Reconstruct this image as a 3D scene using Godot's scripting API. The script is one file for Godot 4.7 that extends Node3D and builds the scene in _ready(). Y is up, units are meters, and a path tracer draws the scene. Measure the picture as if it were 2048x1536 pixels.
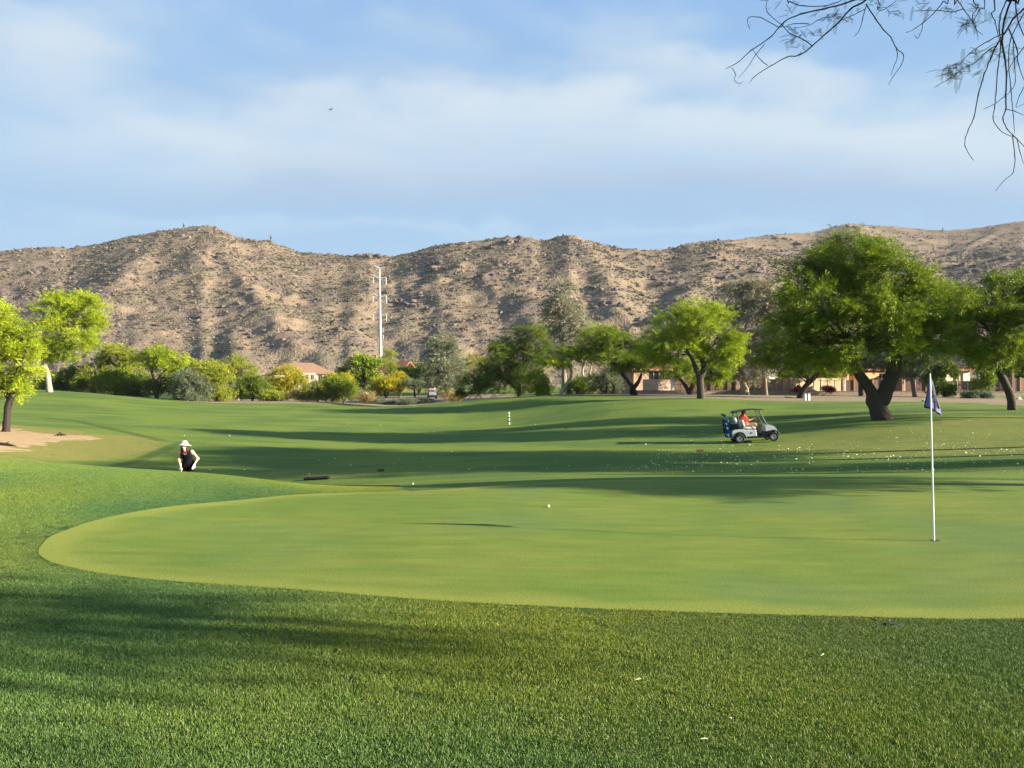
extends Node3D
# A golf green in the desert at evening, hills behind.
# Metres, y up. The camera stands at (0, EYE, 0) and looks along -z; "far" below means the distance along -z.

const FOCAL := 1539.0          # focal length in pixels of a 2048 x 1536 picture
const EYE := 1.65
const PITCH := 0.01429         # radians, looking slightly up
const SUN_AZIMUTH := 10.0      # degrees behind the camera's right
const SUN_HEIGHT := 16.0
const EXPOSURE := 4.6
const SKY_LIGHT := 1.0

var rng := RandomNumberGenerator.new()
var names := {}
var M := {}

# ---------------------------------------------------------------- geometry collector
class Geo:
	var v := PackedVector3Array()
	var n := PackedVector3Array()
	var c := PackedColorArray()
	var uv := PackedVector2Array()
	var uv2 := PackedVector2Array()
	var ix := PackedInt32Array()
	var col := Color(1, 1, 1)
	var with_uv := false
	var with_col := false

	func vert(p: Vector3, nn: Vector3, t := Vector2.ZERO) -> int:
		v.append(p); n.append(nn); c.append(col); uv.append(t)
		return v.size() - 1

	func tri(a: int, b: int, d: int) -> void:
		ix.append(a); ix.append(b); ix.append(d)

	func flat3(a: Vector3, b: Vector3, d: Vector3) -> void:
		var nn := (d - a).cross(b - a).normalized()
		var i := vert(a, nn); vert(b, nn); vert(d, nn)
		tri(i, i + 1, i + 2)

	func flat4(a: Vector3, b: Vector3, d: Vector3, e: Vector3) -> void:
		var nn := (d - a).cross(b - e).normalized()
		var i := vert(a, nn, Vector2(0, 0)); vert(b, nn, Vector2(1, 0)); vert(d, nn, Vector2(1, 1)); vert(e, nn, Vector2(0, 1))
		tri(i, i + 1, i + 2); tri(i, i + 2, i + 3)

	# box with chamfered edges
	func box(at: Vector3, size: Vector3, bevel := 0.0, b := Basis()) -> void:
		var h := size * 0.5
		var e: float = minf(bevel, minf(h.x, minf(h.y, h.z)) * 0.9)
		var faces := [[Vector3.RIGHT, Vector3.UP, Vector3.BACK], [Vector3.UP, Vector3.BACK, Vector3.RIGHT], [Vector3.BACK, Vector3.RIGHT, Vector3.UP]]
		for f in faces:
			for s: float in [-1.0, 1.0]:
				var w: Vector3 = f[0] * s
				var p: Array = []
				for q in [[-1, -1], [1, -1], [1, 1], [-1, 1]]:
					var r: Vector3 = f[1] * q[0] + f[2] * q[1] + w
					var o := Vector3(r.x * (h.x - e), r.y * (h.y - e), r.z * (h.z - e)) + w * e
					p.append(at + b * o)
				face(p, b * w)
		if e <= 0.0:
			return
		for k in 3:
			var a1: Vector3 = faces[k][0]
			var a2: Vector3 = faces[k][1]
			var a3: Vector3 = faces[k][2]
			for s: float in [-1.0, 1.0]:
				for t: float in [-1.0, 1.0]:
					var p: Array = []
					for q in [[0, -1], [0, 1], [1, 1], [1, -1]]:
						var r: Vector3 = a1 * s + a2 * t + a3 * q[1]
						var o := Vector3(r.x * (h.x - e), r.y * (h.y - e), r.z * (h.z - e)) + (a1 * s if q[0] == 0 else a2 * t) * e
						p.append(at + b * o)
					face(p, b * ((a1 * s + a2 * t).normalized()))
		for sx: float in [-1.0, 1.0]:
			for sy: float in [-1.0, 1.0]:
				for sz: float in [-1.0, 1.0]:
					var o := Vector3(sx * (h.x - e), sy * (h.y - e), sz * (h.z - e))
					face([at + b * (o + Vector3(sx * e, 0, 0)), at + b * (o + Vector3(0, sy * e, 0)), at + b * (o + Vector3(0, 0, sz * e))], b * Vector3(sx, sy, sz).normalized())

	func face(p: Array, nn: Vector3) -> void:
		var i := v.size()
		for q in p:
			vert(q, nn, Vector2(q.x + q.z, q.y))
		for k in range(1, p.size() - 1):
			tri(i, i + k, i + k + 1)

	func tube(p: PackedVector3Array, r: PackedFloat32Array, sides := 6, cap := true, ridges := 0.0) -> void:
		var count := p.size()
		var start := v.size()
		var side := Vector3.ZERO
		for i in count:
			var d: Vector3 = (p[mini(i + 1, count - 1)] - p[maxi(i - 1, 0)]).normalized()
			if side == Vector3.ZERO:
				side = d.cross(Vector3(0.31, 0.2, 0.93)).normalized()
			side = (side - d * side.dot(d)).normalized()
			var up := d.cross(side)
			for k in sides:
				var a := TAU * k / sides
				var o := side * cos(a) + up * sin(a)
				# ridges: bark that runs in uneven cords along the limb
				var lump := 1.0 + ridges * (sin(k * 2.4 + i * 0.35) + 0.7 * sin(k * 5.1 - i * 0.5 + 1.3))
				vert(p[i] + o * r[i] * lump, o if ridges == 0.0 else (o + (up * cos(a) - side * sin(a)) * ridges * 3.0 * cos(k * 2.4 + i * 0.35)).normalized(), Vector2(float(k) / sides, i))
		for i in count - 1:
			for k in sides:
				var a := start + i * sides + k
				var b := start + i * sides + (k + 1) % sides
				tri(a, b, b + sides); tri(a, b + sides, a + sides)
		if cap:
			for e in [0, count - 1]:
				var nn: Vector3 = (p[e] - p[1 if e == 0 else count - 2]).normalized()
				var m := vert(p[e], nn)
				for k in sides:
					vert(v[start + e * sides + k], nn)
				for k in sides:
					tri(m, m + 1 + k, m + 1 + (k + 1) % sides)

	# profile of (radius, height) turned about +y of xf
	func lathe(profile: PackedVector2Array, sides: int, xf := Transform3D()) -> void:
		var count := profile.size()
		for i in count - 1:
			var a := profile[i]
			var b := profile[i + 1]
			var t := (b - a).normalized()
			var start := v.size()
			for k in sides + 1:
				var w := TAU * k / sides
				var nn := xf.basis * Vector3(cos(w) * t.y, -t.x, sin(w) * t.y)
				vert(xf * Vector3(cos(w) * a.x, a.y, sin(w) * a.x), nn.normalized(), Vector2(float(k) / sides, a.y))
				vert(xf * Vector3(cos(w) * b.x, b.y, sin(w) * b.x), nn.normalized(), Vector2(float(k) / sides, b.y))
			for k in sides:
				var q := start + k * 2
				tri(q, q + 1, q + 3); tri(q, q + 3, q + 2)

	func ellip(at: Vector3, r: Vector3, rings := 8, segs := 12, b := Basis()) -> void:
		var start := v.size()
		for i in rings + 1:
			var t := PI * i / rings
			for k in segs + 1:
				var w := TAU * k / segs
				var d := Vector3(sin(t) * cos(w), cos(t), sin(t) * sin(w))
				vert(at + b * (d * r), (b * (d / r)).normalized(), Vector2(float(k) / segs, float(i) / rings))
		for i in rings:
			for k in segs:
				var q := start + i * (segs + 1) + k
				tri(q, q + 1, q + segs + 2); tri(q, q + segs + 2, q + segs + 1)

	# outline in x, y, given a thickness along z and placed with xf
	func slab(outline: PackedVector2Array, z0: float, z1: float, xf := Transform3D(), bevel := 0.0) -> void:
		var pts := outline
		if Geometry2D.is_polygon_clockwise(pts):
			pts.reverse()
		var inner := pts
		if bevel > 0.0:
			var shrunk := Geometry2D.offset_polygon(pts, -bevel, Geometry2D.JOIN_MITER)
			if shrunk.size() == 1 and shrunk[0].size() == pts.size():
				# keep the same starting corner
				var best := 0
				for k in shrunk[0].size():
					if shrunk[0][k].distance_to(pts[0]) < shrunk[0][best].distance_to(pts[0]):
						best = k
				inner = PackedVector2Array()
				for k in pts.size():
					inner.append(shrunk[0][(k + best) % pts.size()])
				if Geometry2D.is_polygon_clockwise(inner) != Geometry2D.is_polygon_clockwise(pts):
					inner = pts
		var e := bevel if inner != pts else 0.0
		var order := Geometry2D.triangulate_polygon(inner)
		for s in 2:
			var z := z0 if s == 0 else z1
			var nn := (xf.basis * Vector3(0, 0, -1 if s == 0 else 1)).normalized()
			var i := v.size()
			for q in inner:
				vert(xf * Vector3(q.x, q.y, z), nn, q)
			for k in range(0, order.size(), 3):
				tri(i + order[k], i + order[k + 1], i + order[k + 2])
		var count := pts.size()
		for k in count:
			var a := pts[k]
			var b := pts[(k + 1) % count]
			var t := (b - a).normalized()
			var nn := (xf.basis * Vector3(t.y, -t.x, 0)).normalized()
			face([xf * Vector3(a.x, a.y, z0 + e), xf * Vector3(b.x, b.y, z0 + e), xf * Vector3(b.x, b.y, z1 - e), xf * Vector3(a.x, a.y, z1 - e)], nn)
			if e > 0.0:
				var a2 := inner[k]
				var b2 := inner[(k + 1) % count]
				var front := (nn + xf.basis * Vector3(0, 0, 1)).normalized()
				var back := (nn - xf.basis * Vector3(0, 0, 1)).normalized()
				face([xf * Vector3(a.x, a.y, z1 - e), xf * Vector3(b.x, b.y, z1 - e), xf * Vector3(b2.x, b2.y, z1), xf * Vector3(a2.x, a2.y, z1)], front)
				face([xf * Vector3(a.x, a.y, z0 + e), xf * Vector3(b.x, b.y, z0 + e), xf * Vector3(b2.x, b2.y, z0), xf * Vector3(a2.x, a2.y, z0)], back)

	func mesh() -> ArrayMesh:
		for k in range(0, ix.size(), 3):
			var a := ix[k]
			var b := ix[k + 1]
			var d := ix[k + 2]
			if (v[b] - v[a]).cross(v[d] - v[a]).dot(n[a] + n[b] + n[d]) > 0.0:
				ix[k + 1] = d
				ix[k + 2] = b
		var arrays := []
		arrays.resize(Mesh.ARRAY_MAX)
		arrays[Mesh.ARRAY_VERTEX] = v
		arrays[Mesh.ARRAY_NORMAL] = n
		arrays[Mesh.ARRAY_INDEX] = ix
		if with_col:
			arrays[Mesh.ARRAY_COLOR] = c
		if with_uv:
			arrays[Mesh.ARRAY_TEX_UV] = uv
			if uv2.size() == v.size():
				arrays[Mesh.ARRAY_TEX_UV2] = uv2
		var made := ArrayMesh.new()
		made.add_surface_from_arrays(Mesh.PRIMITIVE_TRIANGLES, arrays)
		return made

# ---------------------------------------------------------------- naming and placing
func numbered(called: String) -> String:
	names[called] = names.get(called, -1) + 1
	return called if names[called] == 0 else "%s_%03d" % [called, names[called]]

func tag(o: Node, label := "", category := "", group := "", kind := "") -> Node:
	if label != "": o.set_meta("label", label)
	if category != "": o.set_meta("category", category)
	if group != "": o.set_meta("group", group)
	if kind != "": o.set_meta("kind", kind)
	elif label != "" and not o.has_meta("kind"): o.set_meta("kind", "thing")
	return o

func thing(called: String, label: String, category: String, at := Vector3.ZERO, basis := Basis(), group := "") -> Node3D:
	var o := Node3D.new()
	o.name = numbered(called)
	add_child(o)
	o.transform = Transform3D(basis, at)
	tag(o, label, category, group)
	return o

func part(called: String, shape, material: Material, parent: Node = self) -> MeshInstance3D:
	var o := MeshInstance3D.new()
	o.mesh = shape.mesh() if shape is Geo else shape
	o.material_override = material
	o.cast_shadow = GeometryInstance3D.SHADOW_CASTING_SETTING_ON
	if parent == self:
		o.name = numbered(called)
		add_child(o)
	else:
		o.name = called
		parent.add_child(o, true)
	return o

func many(called: String, mesh: Mesh, material: Material, at: Array, colors: PackedColorArray, parent: Node = self) -> MultiMeshInstance3D:
	var mm := MultiMesh.new()
	mm.transform_format = MultiMesh.TRANSFORM_3D
	mm.use_colors = colors.size() > 0
	mm.mesh = mesh
	mm.instance_count = at.size()
	for i in at.size():
		mm.set_instance_transform(i, at[i])
		if mm.use_colors:
			mm.set_instance_color(i, colors[i])
	var o := MultiMeshInstance3D.new()
	o.multimesh = mm
	o.material_override = material
	if parent == self:
		o.name = numbered(called)
		add_child(o)
	else:
		o.name = called
		parent.add_child(o, true)
	o.set_meta("kind", "stuff")
	return o

# linear base colour -> material
func mat(key: String, linear: Color, rough := 0.8, metal := 0.0) -> StandardMaterial3D:
	if M.has(key):
		return M[key]
	var m := StandardMaterial3D.new()
	m.resource_name = key
	m.albedo_color = linear.linear_to_srgb()
	m.roughness = rough
	m.metallic = metal
	m.metallic_specular = 0.12 if ("cloth" in key or "flag" in key) else 0.35
	M[key] = m
	return m

func tinted(key: String, rough := 0.8, back := Color.BLACK) -> StandardMaterial3D:
	if M.has(key):
		return M[key]
	var m := StandardMaterial3D.new()
	m.resource_name = key
	m.vertex_color_use_as_albedo = true
	m.roughness = rough
	m.metallic_specular = 0.3
	m.cull_mode = BaseMaterial3D.CULL_DISABLED
	if back != Color.BLACK:
		m.backlight_enabled = true
		m.backlight = back
	M[key] = m
	return m

# grey-scale noise as a tiling picture between two colours (linear)
func grain(seed_: int, size: int, freq: float, low: Color, high: Color, octaves := 4, stretch := 1.0) -> ImageTexture:
	var f := FastNoiseLite.new()
	f.seed = seed_
	f.noise_type = FastNoiseLite.TYPE_SIMPLEX_SMOOTH
	f.frequency = freq
	f.fractal_octaves = octaves
	f.fractal_gain = 0.6
	var im := f.get_seamless_image(size, size, false, false, 0.15)
	if stretch != 1.0:
		im.resize(int(size * stretch), size, Image.INTERPOLATE_BILINEAR)
		im.crop(size, size)
	var src := im.get_data()
	var out := PackedByteArray()
	out.resize(size * size * 3)
	var table := PackedByteArray()
	for i in 256:
		var q := low.lerp(high, smoothstep(0.1, 0.9, i / 255.0)).linear_to_srgb()
		table.append(int(q.r * 255)); table.append(int(q.g * 255)); table.append(int(q.b * 255))
	for i in size * size:
		var s := src[i] * 3
		out[i * 3] = table[s]; out[i * 3 + 1] = table[s + 1]; out[i * 3 + 2] = table[s + 2]
	return ImageTexture.create_from_image(Image.create_from_data(size, size, false, Image.FORMAT_RGB8, out))

func relief(seed_: int, size: int, freq: float, strength: float, octaves := 4) -> ImageTexture:
	var f := FastNoiseLite.new()
	f.seed = seed_
	f.noise_type = FastNoiseLite.TYPE_SIMPLEX_SMOOTH
	f.frequency = freq
	f.fractal_octaves = octaves
	f.fractal_gain = 0.65
	var im := f.get_seamless_image(size, size, false, false, 0.15)
	im.convert(Image.FORMAT_RGBA8)
	im.bump_map_to_normal_map(strength)
	return ImageTexture.create_from_image(im)

# ---------------------------------------------------------------- picture position -> place
func ray(px: float, py: float) -> Vector3:
	var x := (px - 1024.0) / FOCAL
	var y := -(py - 768.0) / FOCAL
	var r := Vector3(x, y * cos(PITCH) + sin(PITCH), y * sin(PITCH) - cos(PITCH))
	return r / -r.z

func W(px: float, py: float, far: float) -> Vector3:
	return Vector3(0, EYE, 0) + ray(px, py) * far

func per_px(far: float) -> float:
	return far / FOCAL

# first meeting of a sight line with the ground
func G(px: float, py: float, from := 2.5) -> Vector3:
	var r := ray(px, py)
	var d := from
	var last := from
	while d < 260.0:
		var y := EYE + r.y * d
		if y <= H(r.x * d, d):
			break
		last = d
		d += 0.12 + d * 0.008
	for k in 12:
		var mid := (last + d) * 0.5
		if EYE + r.y * mid <= H(r.x * mid, mid):
			d = mid
		else:
			last = mid
	return Vector3(r.x * d, H(r.x * d, d), -d)

# ---------------------------------------------------------------- shape of the ground
var ctrl_u := PackedFloat32Array()
var ctrl_v := PackedFloat32Array()
var ctrl_w := PackedFloat64Array()
var gx := PackedFloat32Array()
var gd := PackedFloat32Array()
var gh := PackedFloat32Array()

func ground_points() -> Array:
	var p := []
	# [x, far, height]
	for q in [[-5, 0, 0.0], [0, 0, 0.0], [5, 0, 0.02], [-3, 3.4, 0.0], [0, 3.4, 0.0], [3, 3.4, 0.0], [-9, 4, 0.03], [9, 4, 0.05], [-14, 8, 0.15], [14, 8, 0.1], [-25, 16, 0.6], [22, 15, 0.15], [30, 24, 0.35], [38, 34, 0.7],
			[-32, 30, 0.0], [-48, 50, 0.6], [-75, 85, 2.6], [48, 47, 1.2], [75, 66, 1.6], [90, 92, 1.9], [-110, 110, 3.2]]:
		p.append(q)
	# [px, py, height]: the distance follows
	for q in [[72, 1105, -0.10], [600, 1180, -0.12], [1300, 1222, -0.14], [2048, 1238, -0.14], [1868, 1083, -0.17], [1100, 1100, -0.17], [600, 1080, -0.15], [300, 1070, -0.12],
			[470, 1002, -0.10], [885, 980, -0.15], [1250, 960, -0.14], [1700, 958, -0.12], [2048, 962, -0.08], [1400, 1000, -0.18], [0, 1000, 0.1]]:
		var r := ray(q[0], q[1])
		var d: float = (q[2] - EYE) / r.y
		p.append([r.x * d, d, q[2]])
	# [px, py, far]: the height follows
	for q in [[0, 920, 16], [250, 938, 16], [420, 948, 16], [500, 957, 16], [620, 970, 16.3],
			[0, 905, 33], [12, 863, 41], [200, 925, 33], [400, 941, 30], [640, 953, 27.5], [826, 967, 22.5], [1000, 956, 23], [1250, 950, 23], [1500, 943, 24], [1800, 936, 24], [2048, 926, 24],
			[1000, 930, 29], [1250, 915, 31], [1500, 905, 33], [1475, 886, 38.2], [1542, 881, 38.4], [1800, 872, 36], [2048, 862, 36], [1760, 839, 42], [2022, 820, 47], [1900, 806, 60], [2048, 806, 62],
			[670, 916, 35], [400, 898, 37], [1018, 848, 60], [600, 850, 57], [250, 850, 52], [0, 845, 47], [1300, 850, 48], [1500, 840, 50], [1650, 826, 52],
			[700, 828, 70], [1000, 826, 68], [1250, 818, 60], [400, 822, 70], [150, 815, 66], [0, 812, 66],
			[100, 781, 85], [200, 788, 85], [330, 799, 85], [450, 805, 85], [600, 803, 88], [700, 808, 90], [800, 814, 90], [880, 808, 86], [950, 800, 80], [1100, 793, 76], [1250, 795, 74], [1402, 797, 68], [1500, 801, 68], [1600, 803, 66], [1750, 806, 62],
			[1300, 789, 92], [1500, 789, 92], [1700, 791, 92], [2000, 793, 90], [864, 798, 100], [735, 793, 120], [300, 800, 110], [0, 775, 110], [1100, 790, 100],
			[100, 770, 200], [600, 775, 200], [1000, 775, 200], [1500, 772, 200], [2000, 772, 200], [-400, 770, 200], [2400, 770, 200], [600, 765, 290], [1500, 765, 290], [-200, 765, 290], [2200, 765, 290]]:
		var w := W(q[0], q[1], q[2])
		p.append([w.x, q[2], w.y])
	# hollow behind the mound, where the woman stands
	p.append([W(375, 0, 23.7).x, 23.7, -1.43])
	p.append([W(180, 0, 23).x, 23.0, -0.75])
	p.append([-16.0, 23.0, -0.2])
	return p

func tps(r2: float) -> float:
	return 0.0 if r2 < 1e-9 else 0.5 * r2 * log(r2)

func solve_ground() -> void:
	var pts := ground_points()
	var n := pts.size()
	for q in pts:
		ctrl_u.append(q[0] / (q[1] + 6.0))
		ctrl_v.append(log(q[1] + 6.0))
	var size := n + 3
	var a := []
	for i in size:
		var row := PackedFloat64Array()
		row.resize(size + 1)
		a.append(row)
	for i in n:
		for k in n:
			var du := ctrl_u[i] - ctrl_u[k]
			var dv := ctrl_v[i] - ctrl_v[k]
			a[i][k] = tps(du * du + dv * dv)
		a[i][i] += 0.0004
		a[i][n] = 1.0; a[i][n + 1] = ctrl_u[i]; a[i][n + 2] = ctrl_v[i]
		a[n][i] = 1.0; a[n + 1][i] = ctrl_u[i]; a[n + 2][i] = ctrl_v[i]
		a[i][size] = pts[i][2]
	for i in size:
		var best := i
		for k in range(i, size):
			if absf(a[k][i]) > absf(a[best][i]):
				best = k
		var swap = a[i]; a[i] = a[best]; a[best] = swap
		var top: PackedFloat64Array = a[i]
		for k in range(i + 1, size):
			var row: PackedFloat64Array = a[k]
			var f := row[i] / top[i]
			if f != 0.0:
				for j in range(i, size + 1):
					row[j] -= f * top[j]
			a[k] = row
	ctrl_w.resize(size)
	for i in range(size - 1, -1, -1):
		var s: float = a[i][size]
		for k in range(i + 1, size):
			s -= a[i][k] * ctrl_w[k]
		ctrl_w[i] = s / a[i][i]

func raw_height(x: float, far: float) -> float:
	var d := clampf(far, 0.0, 300.0)
	var u := clampf(x / (d + 6.0), -1.25, 1.25)
	var v := log(d + 6.0)
	var n := ctrl_u.size()
	var s := ctrl_w[n] + ctrl_w[n + 1] * u + ctrl_w[n + 2] * v
	for k in n:
		var du := u - ctrl_u[k]
		var dv := v - ctrl_v[k]
		var r2 := du * du + dv * dv
		if r2 > 1e-9:
			s += ctrl_w[k] * 0.5 * r2 * log(r2)
	return s

func spaced(from: float, to: float, fine: float, centre: float, flat: float, growth: float) -> PackedFloat32Array:
	var up := PackedFloat32Array()
	var x := centre
	while x < to:
		up.append(x)
		x += maxf(fine, fine + (x - centre - flat) * growth)
	up.append(to)
	var down := PackedFloat32Array()
	x = centre
	while true:
		x -= maxf(fine, fine + (centre - x - flat) * growth)
		if x <= from:
			break
		down.append(x)
	down.append(from)
	down.reverse()
	down.append_array(up)
	return down

func cell(a: PackedFloat32Array, x: float) -> int:
	return clampi(a.bsearch(x) - 1, 0, a.size() - 2)

func H(x: float, far: float) -> float:
	var i := cell(gx, x)
	var j := cell(gd, far)
	var s := clampf((x - gx[i]) / (gx[i + 1] - gx[i]), 0.0, 1.0)
	var t := clampf((far - gd[j]) / (gd[j + 1] - gd[j]), 0.0, 1.0)
	var w := gx.size()
	var a := gh[j * w + i]
	var b := gh[j * w + i + 1]
	var c := gh[(j + 1) * w + i]
	var d := gh[(j + 1) * w + i + 1]
	# the same two triangles as the mesh
	if s >= t:
		return a + (b - a) * s + (d - b) * t
	return a + (c - a) * t + (d - c) * s

func normal_at(x: float, far: float) -> Vector3:
	var e := 0.15 + far * 0.004
	return Vector3(H(x - e, far) - H(x + e, far), 2.0 * e, H(x, far + e) - H(x, far - e)).normalized()

# stands on the ground below a picture position at a known distance
func stand(px: float, far: float) -> Vector3:
	var x := ray(px, 790).x * far
	return Vector3(x, H(x, far), -far)

# ---------------------------------------------------------------- sky
func noise(seed_: int, freq: float, octaves := 4, ridged := false) -> FastNoiseLite:
	var f := FastNoiseLite.new()
	f.seed = seed_
	f.noise_type = FastNoiseLite.TYPE_SIMPLEX_SMOOTH
	f.frequency = freq
	f.fractal_type = FastNoiseLite.FRACTAL_RIDGED if ridged else FastNoiseLite.FRACTAL_FBM
	f.fractal_octaves = octaves
	return f

func make_sky() -> ImageTexture:
	var w := 2048
	var h := 1024
	var wide := noise(11, 0.005, 5).get_seamless_image(w, 512, false, false, 0.1).get_data()
	var fine := noise(23, 0.014, 5).get_seamless_image(w, 512, false, false, 0.1).get_data()
	var out := PackedByteArray()
	out.resize(w * h * 3)
	# thin cloud sheets: [px, py, half width, half height, rise, share]
	var sheets := [[40, 70, 260, 70, 0.05, 1.1], [130, 180, 360, 80, 0.25, 0.5], [330, 285, 420, 60, 0.06, 0.5], [640, 240, 480, 75, -0.02, 0.5], [1010, 205, 480, 50, -0.02, 0.75], [900, 290, 700, 50, 0.0, 0.3],
		[1500, 245, 520, 55, 0.04, 1.35], [1950, 280, 340, 62, 0.03, 1.2], [1260, 70, 230, 40, 0.3, 0.55], [1380, 130, 280, 26, 0.12, 0.45], [1345, 25, 90, 40, 0.1, 0.5], [1640, 160, 260, 30, 0.15, 0.5],
		[330, 10, 160, 30, 0.0, 0.25], [1100, 455, 700, 16, 0.01, 0.4], [250, 440, 300, 22, 0.02, 0.22], [700, 90, 330, 26, 0.08, 0.2], [850, 60, 200, 30, 0.2, 0.25]]
	# greyer, lower sheets
	var greys := [[900, 340, 900, 30, 0.0, 0.75], [1500, 360, 700, 34, 0.0, 0.75], [600, 390, 500, 26, 0.02, 0.6], [1000, 290, 420, 18, 0.03, 0.45], [420, 160, 300, 26, 0.2, 0.35], [880, 150, 300, 22, 0.1, 0.4], [1150, 100, 350, 22, 0.2, 0.4], [1750, 420, 600, 26, 0.0, 0.4]]
	var top_blue := Vector3(136, 179, 233)
	var mid_blue := Vector3(156, 197, 236)
	var low_blue := Vector3(190, 213, 233)
	for y in h:
		var el := (0.5 - (y + 0.5) / h) * PI
		if el < -0.05:
			# below the horizon: the tan of the land
			for x in w:
				var o := (y * w + x) * 3
				out[o] = 120; out[o + 1] = 112; out[o + 2] = 92
			continue
		var e := clampf(el / 0.5, 0.0, 1.0)
		var base := low_blue.lerp(mid_blue, smoothstep(0.0, 0.55, e)).lerp(top_blue, smoothstep(0.45, 1.3, e))
		var ny := posmod(int(el * 620.0), 512)
		var ny2 := posmod(int(el * 900.0), 512)
		for x in w:
			var az := wrapf((x + 0.5) / w * TAU, -PI, PI)
			var n1 := wide[ny * w + x] / 255.0
			var n2 := fine[ny2 * w + x] / 255.0
			var n := n1 * 0.65 + n2 * 0.35
			var white := 0.0
			var grey := 0.0
			var inside := 0.0
			if absf(az) < 0.85 and el < 0.75:
				var vx := tan(az)
				var px := 1024.0 + FOCAL * vx + (n1 - 0.5) * 260.0
				var py := 790.0 - FOCAL * tan(el) / cos(az) + (n2 - 0.5) * 90.0 + (n1 - 0.5) * 50.0
				for s in sheets:
					var dx: float = px - s[0]
					if absf(dx) < s[2] * 2.2:
						var dy: float = (py - s[1] - dx * s[4]) / s[3]
						if absf(dy) < 2.2:
							dx /= s[2]
							white += s[5] * exp(-(dx * dx + dy * dy) * 1.1)
				for s in greys:
					var dx: float = px - s[0]
					if absf(dx) < s[2] * 2.2:
						var dy: float = (py - s[1] - dx * s[4]) / s[3]
						if absf(dy) < 2.2:
							dx /= s[2]
							grey += s[5] * exp(-(dx * dx + dy * dy) * 1.1)
				white += 0.22 * smoothstep(60.0, 200.0, py) * (1.0 - smoothstep(290.0, 400.0, py)) + 0.10
				white *= 0.35 + 1.3 * n2
				grey *= 0.6 + 0.8 * n2
				white = 1.0 - exp(-white * 0.95)
				grey = 1.0 - exp(-grey * 1.1)
				inside = (1.0 - smoothstep(0.7, 0.85, absf(az))) * (1.0 - smoothstep(0.6, 0.75, el))
			if inside < 1.0:
				white = lerpf(smoothstep(0.45, 0.85, n) * 0.75, white, inside)
				grey = lerpf(smoothstep(0.42, 0.2, n) * 0.6, grey, inside)
			var c := base.lerp(Vector3(177, 196, 222), clampf(grey, 0.0, 0.85))
			c = c.lerp(Vector3(220, 232, 241), clampf(white, 0.0, 0.92))
			var o := (y * w + x) * 3
			out[o] = int(c.x); out[o + 1] = int(c.y); out[o + 2] = int(c.z)
	return ImageTexture.create_from_image(Image.create_from_data(w, h, false, Image.FORMAT_RGB8, out))

# ---------------------------------------------------------------- ground
const MAP := 1280
const MAP_X := -64.0
const MAP_D := -10.0
const MAP_SPAN := 128.0

func fill(mask: Image, poly: PackedVector2Array, value := 1.0) -> void:
	# poly in (x, far)
	var pts := PackedVector2Array()
	for q in poly:
		pts.append((q - Vector2(MAP_X, MAP_D)) * (MAP / MAP_SPAN))
	var low := 1e9
	var high := -1e9
	for q in pts:
		low = minf(low, q.y); high = maxf(high, q.y)
	for y in range(maxi(0, int(low)), mini(MAP - 1, int(high) + 1)):
		var cuts := []
		for k in pts.size():
			var a := pts[k]
			var b := pts[(k + 1) % pts.size()]
			if (a.y <= y + 0.5) != (b.y <= y + 0.5):
				cuts.append(a.x + (b.x - a.x) * (y + 0.5 - a.y) / (b.y - a.y))
		cuts.sort()
		for k in range(0, cuts.size() - 1, 2):
			var x0 := clampi(int(cuts[k]), 0, MAP)
			var x1 := clampi(int(cuts[k + 1]), 0, MAP)
			if x1 > x0:
				mask.fill_rect(Rect2i(x0, y, x1 - x0, 1), Color(value, value, value))

func soft(mask: Image, by: int) -> PackedByteArray:
	if by > 1:
		mask.resize(MAP / by, MAP / by, Image.INTERPOLATE_BILINEAR)
		mask.resize(MAP, MAP, Image.INTERPOLATE_CUBIC)
	return mask.get_data()

func seen(points: Array) -> PackedVector2Array:
	# picture positions -> (x, far); a third number gives the distance outright
	var out := PackedVector2Array()
	for q in points:
		if q.size() > 2:
			out.append(Vector2(ray(q[0], 790).x * q[2], q[2]))
		else:
			var g := G(q[0], q[1], 17.5)
			out.append(Vector2(g.x, -g.z))
	return out

func blank() -> Image:
	return Image.create(MAP, MAP, false, Image.FORMAT_L8)

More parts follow.
